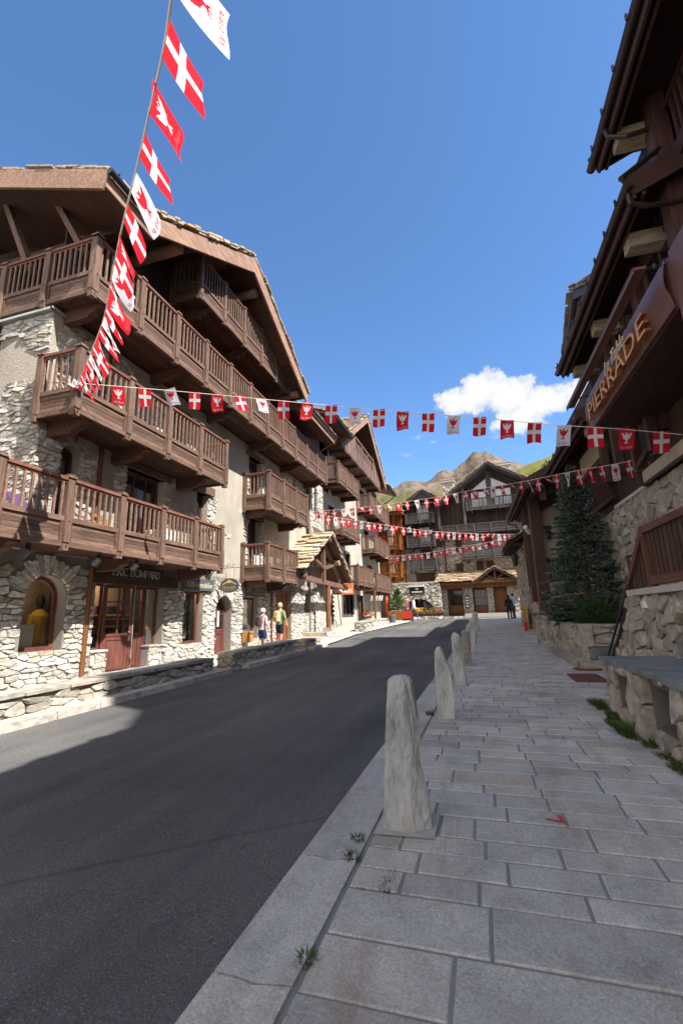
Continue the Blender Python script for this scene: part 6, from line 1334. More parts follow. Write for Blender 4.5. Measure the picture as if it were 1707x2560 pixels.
# ================================================================== PEOPLE
def person(label, pos, face, h, pose, clothes, hair, group=None):
    """body lofted from tapered limbs and fused to one surface; clothing and hair as children"""
    k = h/1.72; rot = Matrix.Rotation(face, 3, 'Z')
    root = thing('person', label, 'person', pos, group=group)
    T = lambda p: Vector(pos)+rot@(Vector(p)*k)
    def rings(b, R, n=14):
        base = len(b.v)
        for (x,y,z,rx,ry) in R:
            for i in range(n): b.v.append(T((x+rx*math.cos(2*PI*i/n), y+ry*math.sin(2*PI*i/n), z)))
        for j in range(len(R)-1):
            for i in range(n): b.f.append([base+j*n+i, base+j*n+(i+1)%n, base+(j+1)*n+(i+1)%n, base+(j+1)*n+i]); b.m.append(0)
        b.f.append([base+i for i in range(n-1,-1,-1)]); b.m.append(0); e = base+(len(R)-1)*n; b.f.append([e+i for i in range(n)]); b.m.append(0)
    def tube(b, pts, rad): b.tube([tuple(T(p)) for p in pts], [r*k for r in rad], 10)
    P = dict(lean=0.0, le=(-.25,.02,1.10), lw=(-.24,.10,.86), re=(.25,.02,1.10), rw=(.24,.10,.86), lk=(-.10,.02,.48), la=(-.10,-.02,.07), rk=(.10,.02,.48), ra=(.10,-.02,.07)); P.update(pose)
    ln = P['lean']; tors = [(0,0,.80,.12,.10),(0,0,.88,.165,.12),(0,ln*.1,.97,.15,.11),(0,ln*.3,1.09,.13,.095),(0,ln*.6,1.24,.16,.11),(0,ln*.85,1.36,.175,.10),(0,ln,1.43,.11,.08),(0,ln,1.47,.058,.058),(0,ln*1.05,1.53,.055,.055)]
    b = MB(); rings(b, tors)
    hy = ln*1.1; rings(b, [(0,hy+.01,1.50,.045,.05),(0,hy+.01,1.53,.062,.08),(0,hy,1.58,.073,.092),(0,hy-.005,1.64,.077,.097),(0,hy-.01,1.69,.066,.085),(0,hy-.01,1.72,.035,.045)])
    tube(b, [(0,hy+.08,1.62),(0,hy+.105,1.585),(0,hy+.085,1.57)],[.010,.016,.008])                       # nose
    for s in (-1,1): tube(b, [(s*.074,hy-.01,1.635),(s*.088,hy-.02,1.61),(s*.074,hy-.01,1.575)],[.008,.014,.007])   # ears
    tube(b, [(-.025,hy+.088,1.545),(.025,hy+.088,1.545)],[.007,.007])                                     # lips
    for s,e,w in ((-1,P['le'],P['lw']),(1,P['re'],P['rw'])):
        sh = (s*.175,ln*.9,1.375); tube(b,[sh,((sh[0]+e[0])/2,(sh[1]+e[1])/2,(sh[2]+e[2])/2),e,w],[.052,.047,.040,.027])
        W, E = Vector(w), Vector(e); d = (W-E).normalized(); side = d.cross(Vector((1,0,0))).normalized()
        palm = W+d*.085; tube(b,[tuple(W),tuple(W+d*.04),tuple(palm)],[.026,.036,.034])
        for i,(o,L) in enumerate(((-.028,.062),(-.010,.075),(.010,.072),(.028,.055))):
            q = palm+side*o; tube(b,[tuple(q-d*.02),tuple(q+d*L*.5),tuple(q+d*L*.9-Vector((s*.018,0,0)))],[.011,.0095,.0075])
        q = W+d*.035+side*.03; tube(b,[tuple(q),tuple(q+side*.03+d*.025),tuple(q+side*.035+d*.06)],[.013,.011,.008])
    for s,kn,an in ((-1,P['lk'],P['la']),(1,P['rk'],P['ra'])):
        tube(b,[(s*.09,0,.90),((s*.09+kn[0])/2,kn[1]/2,(.90+kn[2])/2),kn,((kn[0]+an[0])/2,(kn[1]+an[1])/2-.015,(kn[2]+an[2])/2+.05),an],[.088,.078,.055,.055,.037])
        tube(b,[(an[0],an[1]-.03,an[2]-.02),(an[0]+s*.01,an[1]+.07,an[2]-.03),(an[0]+s*.02,an[1]+.16,an[2]-.045)],[.04,.042,.028])
    o = part(b,'body','skin',root,smooth=True)
    m = o.modifiers.new('fuse','REMESH'); m.mode = 'VOXEL'; m.voxel_size = .011*k; m.use_smooth_shade = True
    for kind, mat in clothes:
        c = MB(); g = .016
        if kind in ('shirt','long_shirt','jacket'):
            lo = .84 if kind != 'jacket' else .74
            rings(c,[(0,0,lo,.175+g,.125+g),(0,ln*.1,.97,.165+g,.12+g),(0,ln*.3,1.09,.15+g,.108+g),(0,ln*.6,1.24,.168+g,.118+g),(0,ln*.85,1.36,.180+g,.108+g),(0,ln,1.43,.115+g,.085+g),(0,ln,1.47,.062+g*.5,.062+g*.5)])
            for s,e,w in ((-1,P['le'],P['lw']),(1,P['re'],P['rw'])):
                sh = Vector((s*.170,ln*.9,1.385)); E = Vector(e); W = Vector(w); end = [tuple(E.lerp(W,.92))] if kind != 'shirt' else [tuple(E.lerp(W,.35))]
                tube(c,[tuple(sh),tuple(sh.lerp(E,.5)),tuple(E)]+end,[.066,.062,.056,.045])
        elif kind in ('shorts','trousers'):
            rings(c,[(0,0,.80,.15,.12),(0,0,.88,.178,.135),(0,ln*.1,.98,.160,.122)])
            for s,kn,an in ((-1,P['lk'],P['la']),(1,P['rk'],P['ra'])):
                K, A = Vector(kn), Vector(an); H = Vector((s*.09,0,.88))
                if kind == 'shorts': tube(c,[tuple(H),tuple(H.lerp(K,.5)),tuple(H.lerp(K,.97))],[.105,.10,.088])
                else: tube(c,[tuple(H),tuple(H.lerp(K,.5)),tuple(K),tuple(K.lerp(A,.95))],[.105,.095,.075,.062])
        elif kind == 'shoes':
            for s,an in ((-1,P['la']),(1,P['ra'])): tube(c,[(an[0],an[1]-.055,an[2]-.028),(an[0]+s*.01,an[1]+.06,an[2]-.03),(an[0]+s*.02,an[1]+.17,an[2]-.04)],[.046,.05,.034])
        co = part(c,'shoes' if kind == 'shoes' else kind.replace('long_',''),mat,root,smooth=True); mm = co.modifiers.new('fuse','REMESH'); mm.mode = 'VOXEL'; mm.voxel_size = .012*k; mm.use_smooth_shade = True
    c = MB(); hk, mat = hair
    R = [(0,hy-.03,1.555 if hk == 'short' else 1.40,.078,.07),(0,hy-.03,1.60,.092,.095),(0,hy-.022,1.66,.094,.105),(0,hy-.015,1.71,.08,.092),(0,hy-.01,1.745,.045,.05)]
    if hk == 'long': R = [(0,hy-.09,1.18,.05,.03),(0,hy-.085,1.34,.10,.045)]+[(0,hy-.05,1.5,.10,.06)]+R[1:]
    rings(c,R); ho = part(c,'hair',mat,root,smooth=True)
    q = random.Random(int(abs(pos[1])*100)); t = MB()
    for _ in range(150):
        a, e = q.uniform(0,2*PI), q.uniform(-.4,1.4); p = T((.095*math.cos(a)*math.cos(e), hy-.02+.105*math.sin(a)*math.cos(e), 1.64+.10*math.sin(e))); d = (p-T((0,hy,1.63))).normalized(); u = d.orthogonal().normalized()*.012
        t.raw([p-u-d*.01,p+u-d*.01,p+d*.018+Vector((0,0,-.02))],[(0,1,2)])
    part(t,'loose_hair',mat,ho); return root, T
G = ground
p, T = person('white haired woman in pink shirt and blue shorts wearing a grey backpack',(-8.0,15.95,terr(16)),-.35,1.52,dict(lean=.05,lw=(-.26,.05,.84),rw=(.27,.1,.85),le=(-.29,-.02,1.1),re=(.29,-.01,1.1),lk=(-.10,.03,.48),rk=(.10,.10,.49),ra=(.10,.06,.07),la=(-.1,-.12,.09)),[('long_shirt','pink_shirt'),('shorts','denim'),('shoes','shoe_white')],('short','white_hair'))
def backpack(T, mat, lab, w=.15, d=.16, off=-.17, h0=.98, h1=1.40):
    b = MB(); base = len(b.v); n = 16
    R = [(h0,.75),(h0+.03,1.0),((h0+h1)/2,1.06),(h1-.06,.92),(h1-.02,.7),(h1,.4)]
    for z,s in R:
        for i in range(n):
            a = 2*PI*i/n; cx = abs(math.cos(a))**.6*(1 if math.cos(a) > 0 else -1); sy = abs(math.sin(a))**.6*(1 if math.sin(a) > 0 else -1); b.v.append(T((w*s*cx, off-.02+d*.55*s*sy, z)))
    for j in range(len(R)-1):
        for i in range(n): b.f.append([j*n+i,j*n+(i+1)%n,(j+1)*n+(i+1)%n,(j+1)*n+i]); b.m.append(0)
    b.f.append([i for i in range(n-1,-1,-1)]); b.m.append(0); b.f.append([(len(R)-1)*n+i for i in range(n)]); b.m.append(0)
    for s in (-1,1): b.tube([tuple(T(q)) for q in ((s*.10,-.12,1.36),(s*.11,0,1.45),(s*.11,.11,1.36),(s*.13,.12,1.15),(s*.13,-.05,1.02))],.02,6)
    b.tube([tuple(T(q)) for q in ((-.08,off-.12,h0+.05),(-.08,off-.135,h0+.2),(.08,off-.135,h0+.2),(.08,off-.12,h0+.05))],.02,6)
    solo(b,'backpack',mat,lab,'backpack')
backpack(T,'backpack_grey','dark grey backpack on the back of the white haired woman')
p, T = person('blond woman in green shirt and navy shorts wearing a pale backpack',(-8.15,17.85,terr(17.9)),-.25,1.70,dict(lean=.03,re=(.30,-.02,1.13),rw=(.34,.03,.90),le=(-.24,.1,1.14),lw=(-.1,.24,1.2),lk=(-.09,.03,.48),rk=(.10,.0,.48)),[('shirt','green_shirt'),('shorts','navy_cloth'),('shoes','shoe_white')],('short','blond_hair'))
backpack(T,'beige_bag','pale patterned backpack on the back of the blond woman',.14,.17,-.17,.95,1.40)
p, T = person('person with long dark hair and black clothes standing before the timber doors',(1.72,35.2,G(35.2)+.03),.15,1.66,dict(),[('jacket','black_cloth'),('trousers','navy_cloth'),('shoes','black_cloth')],('long','dark_hair'))
p, T = person('person in light blue shirt standing beside the dark haired one',(2.05,35.75,G(35.7)+.03),1.2,1.76,dict(rw=(.2,.3,1.05),re=(.26,.08,1.12)),[('shirt','blue_shirt'),('trousers','navy_cloth'),('shoes','black_cloth')],('short','dark_hair'))
p, T = person('blond person in maroon top and white shorts walking before the arched shop',(-6.12,39.0,G(39)+.02),-1.9,1.66,dict(rk=(.1,.16,.5),ra=(.1,.14,.07),lk=(-.1,-.02,.48),la=(-.1,-.22,.12)),[('shirt','maroon_cloth'),('shorts','white_cloth'),('shoes','shoe_white')],('long','blond_hair'))
p, T = person('person in open white jacket and dark trousers striding past the flower trough',(-5.62,39.1,G(39)+.02),-1.6,1.76,dict(rk=(.1,.22,.5),ra=(.1,.32,.08),lk=(-.1,-.05,.47),la=(-.1,-.3,.12)),[('jacket','white_cloth'),('trousers','grey_cloth'),('shoes','shoe_white')],('short','dark_hair'))
b = MB(); b.tube([(-6.9,39.4,G(39)),(-6.9,39.4,3.2)],.03,8); b.lathe((-6.9,39.4,1.9),[(.05,0),(.2,.25),(.16,1.2),(.04,1.6)],10); solo(b,'parasol','beige_plaster','closed beige parasol behind the walking pair','parasol')
# ================================================================== BUNTING
def catmull(P, n=14):
    P = [Vector(p) for p in P]; Q = [P[0]*2-P[1]]+P+[P[-1]*2-P[-2]]; out = []
    for i in range(1, len(Q)-2):
        for k in range(n):
            t = k/n; a,b_,c,d = Q[i-1:i+3]
            out.append(.5*((2*b_)+(c-a)*t+(2*a-5*b_+4*c-d)*t*t+(3*b_-a-3*c+d)*t**3))
    return out+[P[-1]]
FW, FH = .28, .47
def surf(var):
    q = random.Random(var); A, ph, B_, tw, cu = q.uniform(.012,.035), q.uniform(0,6), q.uniform(-.06,.08), q.uniform(-.10,.10), q.uniform(-.05,.05)
    def f(u, v, off=0.):
        y = A*math.sin(u*4.2+ph+v*2.3)*(.25+v)+B_*v*v+tw*v*(u-.5)+cu*(u-.5)**2
        dydu = (A*4.2*math.cos(u*4.2+ph+v*2.3)*(.25+v)+tw*v+2*cu*(u-.5))/FW
        return (u*FW+.02*math.sin(v*2+ph)*v, y+off, -v*FH*(1-.03*math.sin(u*5+ph)))
    return f
EAGLE = [ [(.5,.16),(.545,.22),(.56,.30),(.545,.46),(.525,.56),(.5,.66),(.475,.56),(.455,.46),(.44,.30),(.455,.22)],
 [(.49,.20),(.45,.155),(.445,.12),(.41,.13),(.385,.155),(.42,.165),(.43,.20),(.47,.26)], [(.51,.20),(.55,.155),(.555,.12),(.59,.13),(.615,.155),(.58,.165),(.57,.20),(.53,.26)],
 [(.45,.25),(.36,.23),(.27,.17),(.20,.14),(.24,.22),(.34,.29),(.45,.34)], [(.45,.30),(.33,.27),(.22,.20),(.255,.29),(.35,.34),(.45,.38)], [(.45,.35),(.34,.32),(.25,.27),(.29,.35),(.37,.39),(.45,.42)], [(.45,.39),(.36,.375),(.29,.34),(.335,.41),(.46,.46)],
 [(.55,.25),(.64,.23),(.73,.17),(.80,.14),(.76,.22),(.66,.29),(.55,.34)], [(.55,.30),(.67,.27),(.78,.20),(.745,.29),(.65,.34),(.55,.38)], [(.55,.35),(.66,.32),(.75,.27),(.71,.35),(.63,.39),(.55,.42)], [(.55,.39),(.64,.375),(.71,.34),(.665,.41),(.54,.46)],
 [(.47,.50),(.40,.55),(.385,.61),(.42,.60),(.44,.57),(.48,.56)], [(.53,.50),(.60,.55),(.615,.61),(.58,.60),(.56,.57),(.52,.56)] ]
TXT = font_polys("Val d'Isère")
FLAGS = {}
def inside(P, x, y):
    c = False
    for (x0,y0),(x1,y1) in zip(P, P[1:]+P[:1]):
        if (y0 > y) != (y1 > y) and x < (x1-x0)*(y-y0)/(y1-y0)+x0: c = not c
    return c
EMB = [[(.5+(u-.5)*1.12, .02+v*1.12) for u,v in P] for P in EAGLE]
MASK = {}
def flag_mesh(kind, var, text):
    """cloth with the printed emblem as faces of its own colour; the town name as a thin print on near flags"""
    key = (kind, var, text)
    if key in FLAGS: return FLAGS[key]
    f = surf(var); b = MB(); nx, nz = (10, 16) if kind == 'cross' else (46, 70)
    for j in range(nz+1):
        for i in range(nx+1): b.v.append(Vector(f(i/nx, j/nz)))
    for j in range(nz):
        for i in range(nx):
            b.f.append([j*(nx+1)+i, j*(nx+1)+i+1, (j+1)*(nx+1)+i+1, (j+1)*(nx+1)+i])
            if kind == 'cross': m = 1 if (i in (4,5) or j in (6,7,8)) else 0
            else:
                if (i,j) not in MASK:
                    u, v = (i+.5)/nx, (j+.5)/nz; MASK[i,j] = any(inside(P,u,v) for P in EMB)
                m = 1 if MASK[i,j] else 0
            b.m.append(m)
    me = mkmesh(b,'flag',['flag_white','flag_red'] if kind == 'white' else ['flag_red','flag_white'],Vector(),True,False); em = None
    if kind != 'cross' and text:
        b = MB(); V, F_, w, h = TXT
        for off in (-.003,.003): b.raw([f(.12+.76*x/w, .93-.12*y/h, off) for x,y in V], F_)
        em = mkmesh(b,'lettering',['flag_white' if kind == 'red' else 'flag_red'],Vector(),False,False)
    FLAGS[key] = (me, em); return FLAGS[key]
def bunting(label, pts, wind, seed, wind2=None, spacing=.535, start=.3, text=True, fold=.12, first=0, rad=.006, tiers=6, knot=True, fs=1.0, fl=1.0, dense=0):
    q = random.Random(seed); C = catmull(pts); base = C[0]
    root = thing('bunting', label, 'bunting', base)
    b = MB(); b.tube([tuple(p) for p in C], rad, 6); 
    if knot:
        for _ in range(14):
            a = [C[0]+Vector((q.uniform(-.14,.14),q.uniform(-.10,.10),q.uniform(-.2,.08))) for _ in range(3)]; b.raw(a+[C[0]],[(0,1,2),(0,2,3)],q.choice((1,2)))
    part(b,'cord',['cord_white','flag_red','flag_white'],root)
    S = [0]
    for a, c in zip(C, C[1:]): S.append(S[-1]+(c-a).length)
    s, i = start, first; kinds = ('cross','red','cross','white')
    while s < S[-1]-.3:
        j = max(k for k in range(len(S)) if S[k] <= s); t = (s-S[j])/max(1e-6,S[min(j+1,len(S)-1)]-S[j]); p = C[j].lerp(C[min(j+1,len(C)-1)],t); x = (C[min(j+1,len(C)-1)]-C[j]).normalized()
        wv = Vector(wind).lerp(Vector(wind2 or wind), s/S[-1]); dn = (wv+Vector((q.uniform(-.10,.10),q.uniform(-.10,.10),0))).normalized(); ln = 1.0
        if q.random() < fold: dn = (Vector(wind)+Vector((q.uniform(-.3,.5),q.uniform(.5,1.2),.25))).normalized(); ln = q.uniform(.7,1)
        y = x.cross(-dn).normalized()*-1; z = -dn
        me, em = flag_mesh(kinds[i%4], q.randrange(tiers), text)
        ln *= fl; M = Matrix(((x.x*fs,y.x,z.x*ln,p.x-base.x),(x.y*fs,y.y,z.y*ln,p.y-base.y),(x.z*fs,y.z,z.z*ln,p.z-base.z),(0,0,0,1)))
        o = bpy.data.objects.new('flag', me); COL.objects.link(o); o.parent = root; o.matrix_local = M
        if em: e = bpy.data.objects.new('lettering', em); COL.objects.link(e); e.parent = o
        s += spacing*q.uniform(.97,1.03)*(.62 if dense and s < dense else 1); i += 1
    return root
TIE = (-7.76,6.80,6.45)
bunting('steep overhead bunting of large flags tied to the balcony corner',[TIE,(-5.66,5.28,6.34),(-4.73,4.49,6.30),(-3.83,3.72,6.22),(-2.94,2.98,6.07),(-2.48,2.59,6.01),(-2.03,2.21,5.96),(-1.5,1.70,5.85),(-.2,.5,5.95),(1.5,-1.2,6.3)],(.46,.24,-.86),1,wind2=(.48,.40,-.78),start=.25,first=0,fold=0,rad=.010,fs=1.04,fl=1.16,dense=4.3)
def along(px, py, dep):      # point seen at photograph position, at the given depth (used to lay strings at their true distance)
    d = CAMR @ Vector(((px-853.5)/1137.8, -(py-1280)/1137.8, 1)); return Vector((0,0,1.5))+d*dep
yw, pi_, ro = .2909, .2249, -.0271
fw0, r0_ = Vector((-math.sin(yw),math.cos(yw),0)), Vector((math.cos(yw),math.sin(yw),0))
fwd = math.cos(pi_)*fw0+math.sin(pi_)*Vector((0,0,1)); up_ = -math.sin(pi_)*fw0+math.cos(pi_)*Vector((0,0,1))
rt = math.cos(ro)*r0_+math.sin(ro)*up_; up2 = -math.sin(ro)*r0_+math.cos(ro)*up_
CAMR = Matrix((rt,up2,fwd)).transposed()
k_ = 1707/1568
bunting('level bunting across the street from the balcony corner to below the rust brown sign',[TIE]+[along(x*k_,y*k_,d) for x,y,d in ((425,900,10.5),(650,921,10.3),(850,940,10.0),(1070,957,9.5),(1265,975,9.0),(1420,985,8.6),(1568,998,8.2),(1650,1003,8.0))],(.03,.12,-.99),2,start=.62,first=1,fold=.12,fs=.92,fl=.86)
bunting('long rising bunting from the stone pier by the porch past the top of the spruce',[along(x,y,d) for x,y,d in ((766,1281,24.4),(917.6,1267,22.6),(1005,1255.5,21.3),(1088,1243,20),(1182,1225,18.3),(1290,1207,16),(1365,1192,14.2),(1450,1175,12.5),(1561,1155,10.6),(1707,1111,9.0),(1800,1085,8.2))],(.10,.25,-.94),3,start=.5,fold=.22,first=0,knot=True,fs=.94,fl=.85)
bunting('bunting from the stone pier by the porch to the beige chalet roof',[along(x,y,d) for x,y,d in ((800,1287,24.4),(900,1303,26),(1005,1319,28),(1090,1329,29.5),(1200,1335,31),(1310,1336,32.5))],(.10,.2,-.96),4,start=.4,text=False,fold=.15,first=2,spacing=.47)
bunting('lowest bunting across the street end in front of the central building',[along(x,y,d) for x,y,d in ((965,1392,39),(1060,1383,38),(1130,1371,37.5),(1190,1361,37),(1255,1349,36.5))],(.10,.2,-.96),5,start=.3,text=False,fold=.12,first=1,spacing=.52)
# ================================================================== PLANTS
sp = thing('spruce_tree','tall blue spruce growing in the planter before the beige wall','tree',tuple(ROT_R@Vector((3.25,14.3,1.12))))
conifer(sp,tuple(ROT_R@Vector((3.25,14.3,1.1))),4.55,1.38,'spruce_needles',3,220,.24,120,.075,.05,.05,.012)
def shrub(lab, c, r, h, mat, seed, n=2600):
    q = random.Random(seed); root = thing('shrub',lab,'shrub',c); st = MB(); b = MB()
    for i in range(9):
        a = q.uniform(0,2*PI); st.tube([c,(c[0]+r*.5*math.cos(a),c[1]+r*.5*math.sin(a),c[2]+h*.5),(c[0]+r*.9*math.cos(a),c[1]+r*.9*math.sin(a),c[2]+h*q.uniform(.6,1))],[.02,.013,.005],5)
    for _ in range(n):
        a, e, R = q.uniform(0,2*PI), q.uniform(0,1), q.random()**.45
        cl = .75+.35*noise.noise((math.cos(a)*1.6,math.sin(a)*1.6,e*2+seed))
        p = Vector((c[0]+r*R*math.cos(a)*cl*math.sqrt(1-e*e*.8),c[1]+r*R*math.sin(a)*cl*math.sqrt(1-e*e*.8),c[2]+h*e*cl*(.55+.45*R)))
        d = Vector((q.uniform(-1,1),q.uniform(-1,1),q.uniform(-.2,1))).normalized(); u = d.orthogonal().normalized()*q.uniform(.006,.012); L = q.uniform(.05,.11)
        b.raw([p-u,p+u,p+d*L+u*.4,p+d*L-u*.4],[(0,1,2,3)])
    part(st,'stems','bark',root); part(b,'foliage',mat,root)
shrub('dark green mountain pine shrub spilling over the planter edge below the spruce',tuple(ROT_R@Vector((3.05,13.1,1.05))),.75,.95,'leaf_green',4,5200)
shrub('green mountain pine shrub at the far end of the spruce planter',tuple(ROT_R@Vector((3.0,15.3,1.05))),.8,.9,'leaf_green',5,5200)
shrub('yellowish low shrub between spruce and the stone pier',tuple(ROT_R@Vector((2.95,17.0,1.05))),.6,.7,'leaf_light',6,2600)
def tuft(mb, c, r, h, n, q):
    for _ in range(n):
        a = q.uniform(0,2*PI); R = r*q.random()**.7; p = Vector((c[0]+R*math.cos(a),c[1]+R*math.sin(a),c[2])); d = Vector((math.cos(a)*q.uniform(.1,.9),math.sin(a)*q.uniform(.1,.9),1)).normalized(); L = h*q.uniform(.4,1)
        u = Vector((-math.sin(a),math.cos(a),0))*q.uniform(.0025,.005); m_ = p+d*L*.6; e = p+d*L+Vector((math.cos(a),math.sin(a),0))*L*.3-Vector((0,0,L*.12))
        mb.raw([p-u,p+u,m_+u*.8,m_-u*.8],[(0,1,2,3)]); mb.raw([m_-u*.8,m_+u*.8,e],[(0,1,2)])
q = random.Random(8); b = MB(); 
for i in range(150):
    y = 4.0+4.1*i/150; g = .5+.5*noise.noise((y*1.7,3,1))
    if g < .35: continue
    p = ROT_R@Vector((1.70+q.uniform(-.05,.05)-(.10 if 6.0 < y < 6.9 else 0),y,0)); tuft(b,(p.x,p.y,ground(y)+.03),.07,(.09 if y < 5.6 else .17)*g*1.3,26,q)
solo(b,'grass_strip','grass',kind='stuff')
for (x,y,h,l) in ((-.92,3.25,.07,'small weed in the kerb joint at the foot of the ridged standing stone'),(-.89,3.02,.08,'bushy weed in the kerb joint beside the mossy square slab'),(-.865,2.18,.07,'lone weed in the kerb joint beside the largest paving slabs'),(-.86,6.9,.16,'tuft of weed at the foot of the slant shouldered standing stone')):
    b = MB(); q = random.Random(int(y*100)); tuft(b,(x,y,ground(y)+.015),.045,h*.85,70,q); solo(b,'weed','grass',l,'weed')
b = MB(); q = random.Random(3)
for i in range(16): tuft(b,(-.64+q.uniform(-.012,.012),2.74+.21*i/16,ground(2.8)+.015),.02,.035,10,q); 
for i in range(14): tuft(b,(-.80+.22*i/14,2.745,ground(2.8)+.015),.015,.025,8,q)
solo(b,'moss','grass','mossy line in the joints round a small square slab near the kerb','moss')
b = MB(); q = random.Random(13)
for i in range(12): tuft(b,(-6.28+q.uniform(-.2,.1),24.75+q.uniform(-.1,.5),ground(24.8)+.02),.08,.12,16,q)
solo(b,'weed','leaf_light','green weeds at the near foot of the pale low wall','weed')
# ================================================================== MOUNTAINS
def interp(T, x):
    if x <= T[0][0]: return T[0][1]
    for (a,za),(b_,zb) in zip(T,T[1:]):
        if x <= b_: return za+(zb-za)*(x-a)/(b_-a)
    return T[-1][1]
def mountain(name, T, a0, a1, d0, d1, na, nd, mat, amp, seed, p=.9, ridge=.0):
    b = MB(); F_ = []
    for j in range(nd+1):
        r = j/nd; dist = d0+(d1-d0)*r
        for i in range(na+1):
            az = a0+(a1-a0)*i/na; e = interp(T,az); x, y = dist*math.sin(math.radians(az)), dist*math.cos(math.radians(az))
            z = dist*math.tan(math.radians(e))*r**p
            n = noise.fractal((x*.0045+seed,y*.0045,seed),1,2.1,6)*amp*min(1,r*2.2)*(1 if r < 1 else .32)
            n += abs(noise.noise((x*.012,y*.004,seed+2)))*amp*.5*min(1,r*2)*(1-r*.8)
            b.v.append(Vector((x,y,z+n-4)))
    n = na+1
    for i in range(na+1):            # far side falls away
        az = a0+(a1-a0)*i/na; dist = d1*1.25; b.v.append(Vector((dist*math.sin(math.radians(az)),dist*math.cos(math.radians(az)),0)))
    for j in range(nd+1):
        for i in range(na): b.f.append([j*n+i,j*n+i+1,(j+1)*n+i+1,(j+1)*n+i]); b.m.append(0)
    return solo(b,name,mat,base=(0,d0,0),kind='structure',smooth=True), b, n
MT = [(-40,9),(-25,12),(-16,14.6),(-12.1,15.4),(-9.6,15.9),(-8.6,16.5),(-6.6,16.3),(-5.8,16.1),(-4.4,16.5),(-3.2,16.8),(-2.3,17.0),(-1.3,17.6),(-.2,18.2),(.8,18.55),(1.7,18.75),(2.05,18.95),(2.3,18.7),(3.6,18.0),(4.7,17.5),(6,17.1),(10,16),(20,15),(40,13)]
mountain('mountain',MT,-38,38,900,2700,260,70,'rock_slope',70,3.3)
HT = [(-40,8),(-20,10.5),(-14,12.2),(-10,13.3),(-6,13.7),(-2,13.2),(2,13.4),(4.2,15.4),(5.4,16.8),(6.3,17.0),(7.2,17.4),(9.9,17.9),(13,18.6),(18,19.3),(26,20),(40,18)]
hill, hb, hn = mountain('hillside',HT,-38,40,320,800,220,40,'meadow_slope',9,9.1,.95)
q = random.Random(19); b = MB()
NR = len(hb.v)//hn-1
for _ in range(5200):
    i, j = q.randrange(hn), q.uniform(.55,.985)*(NR-1)
    az = -38+78*i/(hn-1)
    if not (3.5 < az < 24 or -16 < az < -2.5): continue
    j = int(j); p = hb.v[j*hn+i]; cl = noise.noise((p.x*.012,p.y*.012,4))
    if cl < -.22+(.25 if az < 0 else 0)+max(0,(j/NR-.92))*3.6: continue
    p = p+Vector((q.uniform(-6,6),q.uniform(-6,6),-.5)); h = q.uniform(5,10); r = h*q.uniform(.2,.3); ph = q.uniform(0,6)
    for L in range(3):
        z0, z1, rr_ = h*(.08+.28*L), h*(.55+.22*L) if L < 2 else h, r*(1-.28*L); n0 = len(b.v)
        for k in range(6):
            a = ph+2*PI*k/6; rv = rr_*q.uniform(.7,1.2); b.v.append(p+Vector((rv*math.cos(a),rv*math.sin(a),z0+q.uniform(-.4,.4))))
        b.v.append(p+Vector((0,0,z1)))
        for k in range(6): b.f.append([n0+k,n0+(k+1)%6,n0+6]); b.m.append(0)
solo(b,'hillside_trees','conifer_far',kind='stuff',base=(0,320,0))
# ================================================================== LIGHT, SKY, CAMERA
SUN = Vector((1,-.36,1.33)).normalized()
sl = bpy.data.lights.new('sun','SUN'); sl.energy = 2.1; sl.angle = math.radians(.5); sl.color = (1,.955,.88)
for nm_, lc, e_ in (('shop_lamp',(-9.42,7.55,2.3),1.5),('shop_lamp',(-9.9,10.3,2.5),7),('shop_lamp',(-9.55,13.0,2.3),5),('shop_lamp',(-9.55,16.9,2.25),5)):
    pl_ = bpy.data.lights.new(nm_,'POINT'); pl_.energy = e_; pl_.color = (1,.78,.52); pl_.shadow_soft_size = .06; po_ = bpy.data.objects.new(nm_, pl_); COL.objects.link(po_); po_.location = lc
so = bpy.data.objects.new('sun', sl); COL.objects.link(so); so.rotation_euler = SUN.to_track_quat('Z','Y').to_euler(); so.location = (20,-10,40)
w = bpy.data.worlds.new('World'); SC.world = w; w.use_nodes = True; nt = w.node_tree; nt.nodes.clear()
def wn(t, **k):
    x = nt.nodes.new(t)
    for a, c in k.items(): setattr(x,a,c)
    return x
def wm(op, a, c=0., d=0.):
    x = wn('ShaderNodeMath', operation=op)
    for v, i in ((a,0),(c,1),(d,2)):
        if isinstance(v,(int,float)): x.inputs[i].default_value = v
        else: nt.links.new(v, x.inputs[i])
    return x.outputs[0]
sky = wn('ShaderNodeTexSky'); sky.sky_type = 'NISHITA'; sky.sun_disc = False
sky.sun_elevation = math.asin(SUN.z); sky.sun_rotation = math.atan2(SUN.x, SUN.y); sky.altitude = 2600; sky.air_density = 1.0; sky.dust_density = .7; sky.ozone_density = 1.2
tc = wn('ShaderNodeTexCoord'); sx = wn('ShaderNodeSeparateXYZ'); nt.links.new(tc.outputs['Generated'], sx.inputs[0])
D2 = 57.29578
az = wm('MULTIPLY', wm('ARCTAN2', sx.outputs[0], sx.outputs[1]), D2); el = wm('MULTIPLY', wm('ARCSINE', sx.outputs[2]), D2)
cb = wn('ShaderNodeCombineXYZ'); nt.links.new(az, cb.inputs[0]); nt.links.new(el, cb.inputs[1])
def wnoise(scale, detail, rough, off=0.):
    x = wn('ShaderNodeTexNoise'); mp = wn('ShaderNodeMapping'); mp.inputs['Location'].default_value = (off,off*.7,0); nt.links.new(cb.outputs[0], mp.inputs[0]); nt.links.new(mp.outputs[0], x.inputs['Vector']); x.inputs['Scale'].default_value = scale; x.inputs['Detail'].default_value = detail; x.inputs['Roughness'].default_value = rough; return x.outputs[0]
